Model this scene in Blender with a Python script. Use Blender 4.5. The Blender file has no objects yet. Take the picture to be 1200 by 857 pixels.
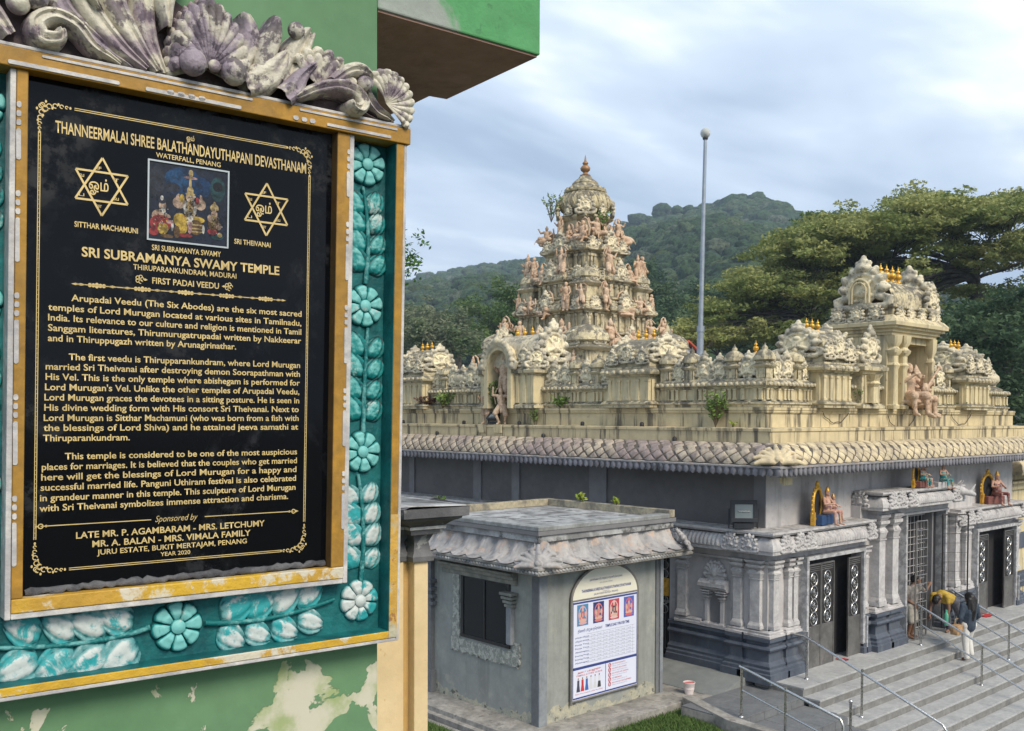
import bpy, bmesh, math, random
import numpy as np
from mathutils import Vector, Matrix, Euler
random.seed(7); np.random.seed(7)
sc = bpy.context.scene
COL = sc.collection
PI = math.pi
def R(a): return math.radians(a)

# ------------------------------------------------------------------ camera
EYE = Vector((0, 0, 5.75))
_yaw, _pitch, _roll = R(48.1), R(-1.5), 0.0035
fw = Vector((math.cos(_yaw)*math.cos(_pitch), math.sin(_yaw)*math.cos(_pitch), math.sin(_pitch)))
rt = Vector((math.sin(_yaw), -math.cos(_yaw), 0)); up = rt.cross(fw)
rt2 = rt*math.cos(_roll) + up*math.sin(_roll); up2 = up*math.cos(_roll) - rt*math.sin(_roll)
cam = bpy.data.cameras.new('camera'); camo = bpy.data.objects.new('camera', cam); COL.objects.link(camo)
M = Matrix((rt2, up2, -fw)).transposed().to_4x4(); M.translation = EYE
camo.matrix_world = M
cam.sensor_width = 36; cam.lens = 36*1147/1200; cam.shift_y = (488 + 1147*math.tan(-_pitch) - 428.5)/1200
cam.clip_start = .05; cam.clip_end = 6000
sc.camera = camo
# ------------------------------------------------------------------ light
sc.view_settings.view_transform = 'Standard'; sc.view_settings.look = 'None'
sc.view_settings.exposure = 0.62; sc.view_settings.gamma = 1
SUN_AZ, SUN_EL = R(-97), R(42)          # direction the sun stands in: azimuth from +X, elevation
sun = bpy.data.lights.new('sun', 'SUN'); suno = bpy.data.objects.new('sun', sun); COL.objects.link(suno)
sd = Vector((math.cos(SUN_AZ)*math.cos(SUN_EL), math.sin(SUN_AZ)*math.cos(SUN_EL), math.sin(SUN_EL)))
suno.rotation_euler = sd.to_track_quat('Z', 'Y').to_euler()
sun.energy = 2.7; sun.angle = R(24); sun.color = (1, .90, .74)
world = bpy.data.worlds.new('World'); sc.world = world; world.use_nodes = True

class NT:
    """tiny node-tree helper"""
    def __init__(s, tree): s.t = tree; s.n = tree.nodes; s.l = tree.links
    def new(s, typ, **kw):
        n = s.n.new(typ)
        for k, v in kw.items(): setattr(n, k, v)
        return n
    def put(s, node, key, val):
        if val is None: return
        sock = node.inputs[key]
        if hasattr(val, 'is_output'): s.l.new(val, sock)
        else:
            if isinstance(val, (tuple, list)) and len(val) == 3 and sock.type == 'RGBA': val = (*val, 1)
            sock.default_value = val
    def pos(s): return s.new('ShaderNodeNewGeometry').outputs['Position']
    def mapping(s, vec, scale=(1,1,1), rot=(0,0,0), loc=(0,0,0)):
        m = s.new('ShaderNodeMapping'); s.put(m,'Vector',vec); m.inputs['Scale'].default_value = scale
        m.inputs['Rotation'].default_value = rot; m.inputs['Location'].default_value = loc
        return m.outputs[0]
    def noise(s, vec, scale=5, detail=4, rough=.55, dist=0, out=0):
        n = s.new('ShaderNodeTexNoise'); s.put(n,'Vector',vec)
        n.inputs['Scale'].default_value = scale; n.inputs['Detail'].default_value = detail
        n.inputs['Roughness'].default_value = rough; n.inputs['Distortion'].default_value = dist
        return n.outputs[out]
    def voro(s, vec, scale=5, feature='F1', out=0):
        n = s.new('ShaderNodeTexVoronoi', feature=feature); s.put(n,'Vector',vec); n.inputs['Scale'].default_value = scale
        return n.outputs[out]
    def step(s, fac, lo, hi, a=0., b=1.):
        m = s.new('ShaderNodeMapRange', interpolation_type='SMOOTHSTEP'); s.put(m,0,fac)
        m.inputs[1].default_value = lo; m.inputs[2].default_value = hi
        m.inputs[3].default_value = a; m.inputs[4].default_value = b
        return m.outputs[0]
    def math(s, op, a, b=None, clamp=False):
        m = s.new('ShaderNodeMath', operation=op, use_clamp=clamp); s.put(m,0,a); s.put(m,1,b); return m.outputs[0]
    def mix(s, fac, a, b, mode='MIX'):
        m = s.new('ShaderNodeMix', data_type='RGBA', blend_type=mode)
        s.put(m,0,fac); s.put(m,6,a); s.put(m,7,b); return m.outputs[2]
    def sep(s, vec):
        m = s.new('ShaderNodeSeparateXYZ'); s.put(m,0,vec); return m.outputs

# sky: Nishita daylight under a broken sheet of cloud
w = NT(world.node_tree); w.n.clear()
tc = w.new('ShaderNodeTexCoord').outputs['Generated']
sky = w.new('ShaderNodeTexSky', sky_type='NISHITA'); sky.sun_disc = False
sky.sun_elevation = SUN_EL; sky.sun_rotation = PI/2 - SUN_AZ
sky.air_density = 1.2; sky.dust_density = 2.0
skyc = w.mix(1.0, sky.outputs[0], (.055,.055,.055), 'MULTIPLY')
x, y, z = w.sep(tc)
zz = w.math('ADD', w.math('MAXIMUM', z, 0.0), .16)
cmb = w.new('ShaderNodeCombineXYZ'); w.put(cmb,0,w.math('DIVIDE',x,zz)); w.put(cmb,1,w.math('DIVIDE',y,zz)); w.put(cmb,2,w.math('MULTIPLY',z,1.5))
cv = w.mapping(cmb.outputs[0], (.50,1.05,1), (0,0,R(48)))
n1 = w.noise(cv, 1.0, 5, .55, .35); n2 = w.noise(cv, 3.2, 4, .55, .3)
shade = w.math('ADD', w.math('MULTIPLY', n1, .75), w.math('MULTIPLY', n2, .25))
c1 = w.mix(w.step(shade, .38, .58), (.235,.305,.41), (.44,.515,.61))
c1 = w.mix(w.step(shade, .54, .66), c1, (.74,.77,.79))
c1 = w.mix(w.step(z, .0, .30, .30, .0), c1, (.50,.58,.69))
cover = w.step(w.noise(cv, .8, 3, .5), .15, .42, .72, 1.)
skyf = w.mix(cover, skyc, c1)
bg = w.new('ShaderNodeBackground'); w.put(bg,'Color',skyf); bg.inputs['Strength'].default_value = 1.27
wo = w.new('ShaderNodeOutputWorld'); w.l.new(bg.outputs[0], wo.inputs[0])

# ------------------------------------------------------------------ materials
MATS = {}
def mat(name, col, col2=None, scale=2.5, thr=.5, soft=.12, var=.12, rough=.8, bump=.15, bscale=30,
        streak=None, lichen=None, spots=None, metal=0., spec=.4, scl=(1,1,1), amt=1.0, grow=None, coat=0, obj=False):
    """base colour + large patches of col2 + fine variation; streak=(colour, amount, scale) runs down; lichen=(colour, amount) settles on tops"""
    m = bpy.data.materials.new(name); m.use_nodes = True
    t = NT(m.node_tree); b = t.n['Principled BSDF']
    P = t.new('ShaderNodeTexCoord').outputs['Object'] if obj else t.pos()
    V = t.mapping(P, scl)
    c = col
    if col2 is not None:
        n = t.noise(V, scale, 6, .62, .4)
        c = t.mix(t.step(n, thr-soft, thr+soft, 0, amt), col, col2)
    if var:
        n = t.noise(V, scale*4.3, 5, .65)
        c = t.mix(t.step(n, .25, .75, var*1.6, 0), c, (.0,.0,.0)) if var > 0 else c
    if spots:
        sc_, lo, hi, cc, am = spots
        c = t.mix(t.step(t.noise(V, sc_, 6, .7), lo, hi, 0, am), c, cc)
    if streak:
        sv = t.mapping(P, (1,1,.09))
        n = t.noise(sv, streak[2], 5, .65)
        g = t.noise(V, .7, 3, .5)
        k = t.math('MULTIPLY', t.step(n, .49, .62, 0, 1), t.step(g, .30, .58, .25, 1))
        c = t.mix(t.math('MULTIPLY', k, streak[1]), c, streak[0])
    if lichen:
        nz = t.sep(t.new('ShaderNodeNewGeometry').outputs['Normal'])[2]
        n = t.noise(V, 5.5, 6, .7)
        k = t.step(t.math('ADD', n, t.math('MULTIPLY', nz, .16)), lichen[2] if len(lichen)>2 else .5, (lichen[2] if len(lichen)>2 else .5)+.16, 0, lichen[1])
        c = t.mix(k, c, lichen[0])
    t.put(b, 'Base Color', c)
    rn = t.noise(V, scale*3, 3, .5)
    t.put(b, 'Roughness', t.step(rn, .3, .7, max(rough-.08,0), min(rough+.08,1)))
    b.inputs['Metallic'].default_value = metal; b.inputs['Specular IOR Level'].default_value = spec
    b.inputs['Coat Weight'].default_value = coat
    if bump:
        bn = t.new('ShaderNodeBump'); bn.inputs['Strength'].default_value = bump; bn.inputs['Distance'].default_value = .02
        t.put(bn, 'Height', t.noise(V, bscale, 6, .65)); t.l.new(bn.outputs[0], b.inputs['Normal'])
    MATS[name] = m
    return m
def plain(name, col, rough=.5, metal=0., spec=.5):
    m = bpy.data.materials.new(name); m.use_nodes = True; b = m.node_tree.nodes['Principled BSDF']
    b.inputs['Base Color'].default_value = (*col, 1); b.inputs['Roughness'].default_value = rough
    b.inputs['Metallic'].default_value = metal; b.inputs['Specular IOR Level'].default_value = spec
    return m

CREAM = (.66,.535,.30)
m_cream = mat('cream paint', (.64,.53,.32), (.56,.46,.28), 1.2, .52, .14, .10, .85, .12, 25, streak=((.06,.052,.045), .85, 4.6), lichen=((.09,.085,.07), .75, .64))
m_cream_clean = mat('cream plaster', (.69,.58,.35), (.60,.51,.32), 1.5, .5, .15, .08, .85, .12, 25, streak=((.10,.09,.07), .55, 5), lichen=((.13,.12,.10), .7, .60))
m_stucco = mat('weathered stucco', (.70,.61,.42), (.50,.45,.34), 3.0, .50, .16, .15, .9, .4, 22, spots=(4.5, .56, .68, (.15,.14,.125), .8), lichen=((.19,.18,.16), .75, .58))
m_stucco_l = mat('pale medallion stucco', (.72,.63,.43), (.52,.46,.34), 4.0, .52, .16, .15, .9, .4, 25, spots=(9., .58, .72, (.13,.12,.11), .8), lichen=((.2,.19,.17), .6, .56))
m_tower = mat('tower plaster', (.68,.585,.37), (.54,.47,.32), 2.6, .52, .16, .18, .9, .4, 18, streak=((.07,.065,.055), .8, 3.6), lichen=((.09,.085,.075), .85, .50))
m_terra = mat('terracotta', (.60,.40,.26), (.70,.53,.38), 3.0, .5, .18, .25, .85, .5, 25, spots=(9., .54, .66, (.22,.13,.09), .8), lichen=((.22,.17,.14), .4, .62))
m_gold = mat('gold paint', (.78,.45,.06), (.5,.25,.03), 8, .55, .12, .1, .35, .1, 30, metal=.35)
m_scale = mat('roof scale plaster', (.70,.58,.37), (.55,.46,.31), 1.1, .50, .14, .15, .9, .4, 24, spots=(3.2,.54,.66,(.26,.22,.18),.7), lichen=((.12,.10,.09), .45, .58))
m_scale_l = mat('shaded mauve roof scale plaster', (.54,.455,.34), (.36,.285,.265), .9, .50, .12, .25, .9, .6, 20, spots=(5.,.52,.62,(.19,.16,.15),.75), lichen=((.13,.11,.11), .5, .60))  # left eave: mauve patches, and that side's shade mixed into the darker base
m_lgrey = mat('light grey paint', (.52,.495,.49), (.44,.42,.42), 1.6, .52, .15, .08, .8, .1, 25, streak=((.16,.16,.16), .4, 3.0), lichen=((.16,.15,.14), .7, .60))
m_dgrey = mat('side wall dark grey', (.15,.142,.138), (.125,.118,.116), 1.2, .5, .15, .08, .85, .1, 20)  # upper side wall and core, darker than the front and lower walls
m_mgrey = mat('mid grey wall paint', (.21,.205,.21), (.18,.175,.18), 1.2, .5, .15, .08, .85, .1, 20)
m_drip = mat('grey pendant paint', (.27,.265,.30), (.18,.175,.19), 3, .5, .15, .15, .85, .2, 30, spots=(2.2,.56,.68,(.07,.07,.075),.85))
m_slate = mat('slate blue plinth paint', (.072,.085,.115), (.095,.11,.14), 2.0, .5, .15, .12, .6, .12, 25, streak=((.16,.17,.18), .3, 4.))
m_stonewhite = mat('painted white grey moulding', (.56,.54,.53), (.42,.40,.40), 3.5, .52, .15, .14, .8, .3, 30, lichen=((.17,.165,.16), .75, .60))
m_groove = mat('dark roof groove', (.14,.115,.095), (.09,.08,.07), 3, .5, .15, .2, .95, .3, 20)
m_kiosk = mat('kiosk grey render', (.30,.31,.295), (.255,.265,.25), 1.6, .5, .15, .1, .85, .15, 25, streak=((.16,.165,.15), .35, 2.6))
m_petal = mat('pink grey petal stucco', (.44,.415,.40), (.30,.295,.30), 1.8, .5, .14, .15, .85, .35, 30, spots=(3.2,.52,.66,(.50,.35,.26),.8), lichen=((.13,.12,.115), .5, .62))
m_concrete = mat('weathered concrete', (.40,.375,.34), (.25,.235,.215), 2.4, .5, .15, .2, .9, .35, 30, spots=(5,.56,.68,(.12,.11,.10),.8))
m_roofslab = mat('stained roof slab', (.44,.44,.44), (.22,.22,.22), 1.6, .5, .10, .2, .9, .3, 20, spots=(3.2,.52,.62,(.07,.07,.07),.85))
m_parapet = mat('lichen parapet', (.46,.40,.28), (.22,.20,.16), 3.0, .52, .12, .2, .9, .4, 28, lichen=((.09,.085,.07), .8, .60))
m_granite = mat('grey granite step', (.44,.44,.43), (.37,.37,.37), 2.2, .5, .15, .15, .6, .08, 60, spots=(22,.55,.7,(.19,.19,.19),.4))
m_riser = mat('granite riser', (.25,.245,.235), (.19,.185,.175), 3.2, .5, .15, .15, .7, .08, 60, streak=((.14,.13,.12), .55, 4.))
m_tile = mat('dark grey tile', (.155,.16,.168), (.19,.195,.2), 3, .5, .15, .12, .6, .08, 40)
m_court = mat('court paving', (.19,.205,.205), (.23,.24,.235), 1.2, .5, .15, .1, .75, .08, 40)
m_steel = mat('stainless steel', (.60,.59,.57), None, 8, var=.1, rough=.28, bump=0, metal=1.)
m_steelp = mat('brushed steel door sheet', (.36,.34,.32), (.26,.245,.235), 3, .5, .15, .1, .42, .03, 60, metal=.85)
m_iron = mat('dark iron', (.045,.042,.042), None, 5, var=.1, rough=.5, bump=0, metal=.4)
m_dark = mat('dark interior', (.028,.026,.028), None, 3, var=.1, rough=.8, bump=0)
m_maroon = mat('maroon cloth', (.16,.03,.035), (.11,.02,.025), 5, .5, rough=.9, bump=.2, bscale=12)
m_glass = mat('dark window glass', (.012,.014,.016), None, 2, var=.1, rough=.09, bump=0, spec=.35)
m_grass = mat('grass', (.075,.15,.03), (.12,.19,.045), 6, .5, .15, .3, .9, .3, 60)
m_soil = mat('soil', (.10,.085,.06), (.07,.09,.04), 2, .5, .15, .2, .95, .3, 20)
m_leafw = mat('weed leaves', (.10,.20,.04), (.20,.28,.06), 9, .5, .15, .15, .6, 0)
m_leafy = mat('yellow green weed leaves', (.38,.42,.05), (.25,.35,.05), 9, .5, .15, .15, .6, 0)
m_dryleaf = mat('dry brown fern leaves', (.17,.09,.06), (.12,.06,.045), 9, .5, .15, .15, .8, 0)
m_stem = mat('plant stem', (.13,.10,.06), None, 9, var=.2, rough=.9)
m_red = mat('red roof sheet', (.62,.10,.045), (.5,.08,.04), 2, .5, rough=.6, bump=.05)
m_white = mat('white wall paint', (.72,.73,.76), (.6,.62,.66), 2, .5, rough=.8, bump=.05)
m_galv = mat('galvanised pole', (.36,.40,.45), (.30,.34,.39), 2, .5, rough=.45, bump=.02, metal=.5)

def palmette():
    S = [('t',[(0,-.03,-.03),(0,-.06,.18),(0,-.03,.42)],[.05,.07,.03])]
    for s in (-1,1):
        for a, L in ((66,.40),(44,.40),(22,.42),(2,.40)):
            c, d = math.cos(R(a)), math.sin(R(a)); S.append(('t',[(s*.03,-.02,.0+.02*d),(s*c*L*.4,-.055,d*L*.45),(s*c*L*.8,-.045,d*L*.85),(s*(c*L+.03),-.03,d*L*.95-.04)],[.035,.05,.05,.028]))
    S.append(('e',(0,-.08,.04),(.07,.05,.06))); return S
# ------------------------------------------------------------------ mesh helpers
class MB:
    def __init__(s): s.v = []; s.f = []; s.mi = []
    def add(s, vs, fs, mi=0, M=None):
        o = len(s.v)
        if M is not None: vs = [tuple(M @ Vector(p)) for p in vs]
        s.v.extend([tuple(p) for p in vs]); s.f.extend([tuple(i+o for i in f) for f in fs]); s.mi.extend([mi]*len(fs)); return s
    def box(s, x0, x1, y0, y1, z0, z1, mi=0, M=None):
        return s.add([(x0,y0,z0),(x1,y0,z0),(x1,y1,z0),(x0,y1,z0),(x0,y0,z1),(x1,y0,z1),(x1,y1,z1),(x0,y1,z1)],
              [(3,2,1,0),(4,5,6,7),(0,1,5,4),(1,2,6,5),(2,3,7,6),(3,0,4,7)], mi, M)
    def prism(s, poly, z0, z1, mi=0, M=None):
        n = len(poly); a = sum(poly[i][0]*poly[(i+1)%n][1]-poly[(i+1)%n][0]*poly[i][1] for i in range(n))
        if a < 0: poly = poly[::-1]
        vs = [(x,y,z0) for x,y in poly]+[(x,y,z1) for x,y in poly]
        fs = [tuple(range(n-1,-1,-1)), tuple(range(n,2*n))]+[(i,(i+1)%n,n+(i+1)%n,n+i) for i in range(n)]
        return s.add(vs, fs, mi, M)
    def sweep(s, prof, path, closed=False, mi=0, M=None, cap=True):
        """prof: [(out,z)] going up the outside; path: plan points; outward = right-hand side of travel"""
        n = len(path); rows = []
        for i,(x,y) in enumerate(path):
            p = Vector((x,y))
            def dr(a,b): d = Vector(path[b])-Vector(path[a]); d.normalize(); return Vector((d.y,-d.x))
            if closed: n1, n2 = dr(i-1,i), dr(i,(i+1)%n)
            elif i == 0: n1 = n2 = dr(0,1)
            elif i == n-1: n1 = n2 = dr(n-2,n-1)
            else: n1, n2 = dr(i-1,i), dr(i,i+1)
            m = n1+n2; m = m/(m.dot(n1)) if m.dot(n1) > 1e-6 else n1
            rows.append([(p.x+m.x*o, p.y+m.y*o, zz_) for o,zz_ in prof])
        k = len(prof); vs = [q for r in rows for q in r]; fs = []
        for i in range(n if closed else n-1):
            j = (i+1)%n
            for a in range(k-1): fs.append((i*k+a, j*k+a, j*k+a+1, i*k+a+1))
        if cap and not closed: fs.append(tuple(range(k-1,-1,-1))); fs.append(tuple((n-1)*k+a for a in range(k)))
        return s.add(vs, fs, mi, M)
    def lathe(s, prof, c=(0,0), n=16, mi=0, M=None, sq=None, rib=0, ph=0):
        """prof [(r,z)]; sq: superellipse exponent to make it squarish; rib: (count, depth)"""
        vs = []; fs = []
        for r,z_ in prof:
            for i in range(n):
                a = ph+2*PI*i/n; ca, sa = math.cos(a), math.sin(a)
                k = 1
                if sq: k = 1/((abs(ca)**sq+abs(sa)**sq)**(1/sq))
                if rib: k *= 1+rib[1]*abs(math.cos(a*rib[0]/2))
                vs.append((c[0]+r*k*ca, c[1]+r*k*sa, z_))
        m = len(prof)
        for j in range(m-1):
            for i in range(n):
                i2 = (i+1)%n; fs.append((j*n+i, j*n+i2, (j+1)*n+i2, (j+1)*n+i))
        fs.append(tuple(range(n-1,-1,-1))); fs.append(tuple((m-1)*n+i for i in range(n)))
        return s.add(vs, fs, mi, M)
    def tube(s, pts, r, n=8, mi=0, M=None, flat=1.0, nrm=None):
        """round (or flattened) tube along points, radius list or number"""
        pts = [Vector(p) for p in pts]; m = len(pts); rs = r if isinstance(r,(list,tuple)) else [r]*m
        vs = []; fs = []; prev = None
        for i,p in enumerate(pts):
            d = (pts[min(i+1,m-1)]-pts[max(i-1,0)]).normalized()
            if nrm is not None: u = Vector(nrm)
            elif prev is None: u = Vector((0,0,1)) if abs(d.z) < .9 else Vector((1,0,0))
            else: u = prev
            a = d.cross(u);  a = a.normalized() if a.length > 1e-6 else d.orthogonal().normalized()
            b = a.cross(d).normalized(); prev = b
            for k in range(n):
                t_ = 2*PI*k/n; vs.append(p+(a*math.cos(t_)+b*math.sin(t_)*flat)*max(rs[i],1e-4))
        for i in range(m-1):
            for k in range(n):
                k2 = (k+1)%n; fs.append((i*n+k, i*n+k2, (i+1)*n+k2, (i+1)*n+k))
        fs.append(tuple(range(n-1,-1,-1))); fs.append(tuple((m-1)*n+k for k in range(n)))
        return s.add(vs, fs, mi, M)
    def ball(s, c, r, n=10, mi=0, M=None, rot=None):
        if not isinstance(r,(tuple,list)): r = (r,r,r)
        m = max(4,n//2+1); vs = []; fs = []
        Rm = Euler(rot).to_matrix() if rot else None
        for j in range(1,m):
            ph = PI*j/m
            for i in range(n):
                a = 2*PI*i/n; p = Vector((r[0]*math.sin(ph)*math.cos(a), r[1]*math.sin(ph)*math.sin(a), -r[2]*math.cos(ph)))
                if Rm: p = Rm @ p
                vs.append((c[0]+p.x,c[1]+p.y,c[2]+p.z))
        for e in (-1,1):
            p = Vector((0,0,e*r[2])); p = Rm @ p if Rm else p; vs.append((c[0]+p.x,c[1]+p.y,c[2]+p.z))
        for j in range(m-2):
            for i in range(n): fs.append((j*n+i, j*n+(i+1)%n, (j+1)*n+(i+1)%n, (j+1)*n+i))
        b = (m-1)*n
        for i in range(n): fs.append((b,(i+1)%n,i)); fs.append((b+1,(m-2)*n+i,(m-2)*n+(i+1)%n))
        return s.add(vs, fs, mi, M)
    def mesh(s, name, mats, smooth=0):
        me = bpy.data.meshes.new(name); me.from_pydata(s.v, [], s.f)
        mats = mats if isinstance(mats,(list,tuple)) else [mats]
        for m_ in mats: me.materials.append(m_)
        if len(mats) > 1: me.polygons.foreach_set('material_index', s.mi)
        me.update()
        if smooth:
            me.shade_smooth()
            if smooth < 180: me.set_sharp_from_angle(angle=R(smooth))
        return me

def link(name, me, parent=None, loc=None, rot=None, scale=None, kind=None, label=None):
    o = bpy.data.objects.new(name, me); COL.objects.link(o)
    if parent is not None: o.parent = parent
    if loc is not None: o.location = loc
    if rot is not None: o.rotation_euler = rot if isinstance(rot,(tuple,list)) else (0,0,rot)
    if scale is not None: o.scale = scale if isinstance(scale,(tuple,list)) else (scale,)*3
    if kind: o['kind'] = kind
    if label: o['label'] = label
    return o
WM = {}
def wm(o):
    m = Matrix.LocRotScale(o.location, o.rotation_euler, o.scale)
    return wm(o.parent) @ m if o.parent else m
def part(name, mb, mats, parent=None, smooth=0, bevel=0, world=True, kind=None, label=None):
    """build mb (given in world coordinates) as a child of parent"""
    if world and parent is not None:
        inv = wm(parent).inverted(); mb.v = [tuple(inv @ Vector(p)) for p in mb.v]
    o = link(name, mb.mesh(name, mats, smooth), parent, kind=kind, label=label)
    if bevel:
        b = o.modifiers.new('bevel','BEVEL'); b.width = bevel; b.segments = 2; b.limit_method = 'ANGLE'; b.angle_limit = R(35)
    return o
def thing(name, label, cat, loc=(0,0,0), rotz=0, group=None):
    o = bpy.data.objects.new(name, None); COL.objects.link(o); o.location = loc; o.rotation_euler = (0,0,rotz)
    o.empty_display_size = .2
    o['label'] = label; o['category'] = cat
    if group: o['group'] = group
    return o
def tag(o, label, cat, group=None, kind=None):
    o['label'] = label; o['category'] = cat
    if group: o['group'] = group
    if kind: o['kind'] = kind
    return o
def struct(name, mb, mats, smooth=0, bevel=0):
    o = part(name, mb, mats, None, smooth, bevel); o['kind'] = 'structure'; return o
def copy_tree(o, parent=None):
    c = o.copy(); COL.objects.link(c); c.parent = parent
    for ch in o.children: copy_tree(ch, c)
    return c
def voxel(shapes, size, smooth_it=3):
    """union of tapered capsules / ellipsoids / boxes as one continuous skin"""
    mb = MB()
    for s_ in shapes:
        if s_[0] == 'c':
            _, p0, p1, r0, r1 = s_; p0 = Vector(p0); p1 = Vector(p1)
            if (p1-p0).length > 1e-5:
                k = 5; d = (p1-p0).normalized(); pts = []; rs = []
                for e in (-.97,-.7,-.35): pts.append(p0+d*r0*e); rs.append(r0*math.sqrt(1-e*e))
                pts += [p0,p1]; rs += [r0,r1]
                for e in (.35,.7,.97): pts.append(p1+d*r1*e); rs.append(r1*math.sqrt(1-e*e))
                mb.tube(pts, rs, 10)
        elif s_[0] == 'e': mb.ball(s_[1], s_[2], 14, rot=s_[3] if len(s_) > 3 else None)
        elif s_[0] == 'b': mb.box(*s_[1])
        elif s_[0] == 't': mb.tube(s_[1], s_[2], 10)
    me = mb.mesh('tmp', [])
    o = bpy.data.objects.new('tmp', me); COL.objects.link(o)
    m_ = o.modifiers.new('r','REMESH'); m_.mode = 'VOXEL'; m_.voxel_size = size
    if smooth_it:
        s2 = o.modifiers.new('s','SMOOTH'); s2.iterations = smooth_it; s2.factor = .5
    dg = bpy.context.evaluated_depsgraph_get(); out = bpy.data.meshes.new_from_object(o.evaluated_get(dg))
    bpy.data.objects.remove(o); bpy.data.meshes.remove(me)
    out.materials.clear(); out.shade_smooth()
    return out
def vx(name, shapes, size, m_, it=3):
    me = voxel(shapes, size, it); me.name = name
    for k in (m_ if isinstance(m_,(list,tuple)) else [m_]): me.materials.append(k)
    return me
def spiral(c, r0, turns, a0, sgn=1, n=22, plane='xz', shrink=.12, y=0):
    pts = []
    for i in range(n):
        t_ = i/(n-1); r = r0*(1-t_*(1-shrink)); a = a0+sgn*turns*2*PI*t_
        pts.append((c[0]+r*math.cos(a), y, c[1]+r*math.sin(a)))
    return pts
# ================================================================== THE PLAQUE ON THE GREEN PILLAR
SROOT = (1.439, 2.338, 5.767); SROT = math.atan2(-.0825, .9966)
m_green = mat('peeling green paint', (.10,.215,.105), (.135,.26,.135), 1.5, .5, .2, .12, .75, .25, 16, spots=(3.4,.655,.672,(.47,.46,.34),.92))
m_green2 = mat('green beam paint', (.085,.30,.115), (.30,.33,.30), 2.6, .60, .05, .12, .75, .3, 14, spots=(9,.62,.66,(.05,.16,.07),.6))
def peel_mat():
    """green wall paint; on the lowest metre large flakes have come off and show cream plaster"""
    m = m_green.copy(); m.name = 'peeling green wall'; m.node_tree.links
    t = NT(m.node_tree); b = t.n['Principled BSDF']; P = t.pos(); z = t.sep(P)[2]
    old = b.inputs['Base Color'].links[0].from_socket
    n = t.noise(t.mapping(P, (1,1,1.0), loc=(3.1,0.4,0.2)), 4.6, 8, .55, .5)
    thr = t.step(z, 4.98, 5.14, .535, .68)
    k = t.step(t.math('SUBTRACT', n, thr), -.004, .006)
    pl = t.mix(t.step(t.noise(P, 9, 5, .6), .4, .65), (.52,.50,.40), (.30,.36,.17))
    c = t.mix(k, old, pl); t.put(b, 'Base Color', c)
    bn = t.new('ShaderNodeBump'); bn.inputs['Strength'].default_value = .5; bn.inputs['Distance'].default_value = .004; bn.invert = True
    t.put(bn,'Height',t.math('ADD', k, t.math('MULTIPLY', t.noise(P, 30, 4, .6), .4))); t.l.new(bn.outputs[0], b.inputs['Normal'])
    return m
m_greenw = peel_mat()
m_soffit = mat('brown bare soffit', (.40,.25,.20), (.30,.185,.15), 3, .5, .15, .15, .9, .4, 12, spots=(2.6,.62,.66,(.30,.20,.13),.5))
m_yel = mat('ochre frame paint', (.43,.225,.026), (.33,.18,.03), 7, .5, .15, .2, .6, .15, 35, spots=(9,.66,.70,(.66,.62,.55),.8))
m_yelw = mat('worn yellow frame paint', (.60,.37,.03), (.50,.29,.04), 5, .5, .1, .12, .6, .3, 35, spots=(5.5,.50,.56,(.56,.54,.46),.85))
m_yelr = mat('flaking ochre edge', (.56,.33,.06), (.45,.42,.30), 9, .53, .05, .15, .7, .35, 35, spots=(16,.58,.62,(.25,.11,.05),.8))
m_wline = mat('worn white line paint', (.60,.58,.56), (.42,.41,.42), 9, .5, .12, .15, .7, .25, 40)
m_cement = mat('cement bead', (.075,.075,.085), (.16,.16,.17), 14, .5, .12, .2, .95, .6, 60)
m_txt = mat('gold lettering', (.66,.50,.22), (.56,.42,.18), 14, .5, .15, .06, .45, 0, metal=.15)
m_blk = None
def granite_mat():
    m = bpy.data.materials.new('polished black granite'); m.use_nodes = True; t = NT(m.node_tree); b = t.n['Principled BSDF']; P = t.pos()
    n = t.noise(P, 3.5, 6, .6, .6); n2 = t.noise(P, 16, 6, .7); k = t.math('MULTIPLY', t.step(n,.50,.68), t.step(n2,.42,.62))
    c = t.mix(t.math('MULTIPLY', k, .25), (.003,.0035,.005), (.085,.09,.10))
    t.put(b,'Base Color', c); t.put(b,'Roughness', t.step(k,0,.6,.10,.42)); b.inputs['Specular IOR Level'].default_value = .17
    return m
m_blk = granite_mat()
def relief_mat(name, deep, mid, hi, z0, z1, worn=None, wthr=.55):
    """painted relief: dark paint in the hollows, lighter paint brushed over what stands proud (object-space height)"""
    m = bpy.data.materials.new(name); m.use_nodes = True; t = NT(m.node_tree); b = t.n['Principled BSDF']
    oz = t.sep(t.new('ShaderNodeTexCoord').outputs['Object'])[2]; P = t.pos()
    n = t.noise(P, 38, 6, .7, .4)
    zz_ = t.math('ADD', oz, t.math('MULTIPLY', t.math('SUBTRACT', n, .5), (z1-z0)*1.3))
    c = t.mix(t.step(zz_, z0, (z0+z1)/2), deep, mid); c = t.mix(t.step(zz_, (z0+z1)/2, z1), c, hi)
    if worn: c = t.mix(t.math('MULTIPLY', t.step(t.noise(P, 11, 5, .7, .4), wthr-.05, wthr+.05), t.step(oz, z0*.7, z0+ (z1-z0)*.5)), c, worn)
    t.put(b,'Base Color', c); b.inputs['Roughness'].default_value = .55
    bn = t.new('ShaderNodeBump'); bn.inputs['Strength'].default_value = .35; bn.inputs['Distance'].default_value = .004
    t.put(bn,'Height',t.noise(P, 130, 6, .7)); t.l.new(bn.outputs[0], b.inputs['Normal'])
    return m
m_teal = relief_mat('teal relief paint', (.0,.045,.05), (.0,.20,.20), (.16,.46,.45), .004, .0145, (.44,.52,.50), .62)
m_tealw = relief_mat('worn teal relief paint', (.0,.09,.10), (.12,.31,.32), (.49,.535,.525), .0025, .0115, (.02,.30,.32), .54)
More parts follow.
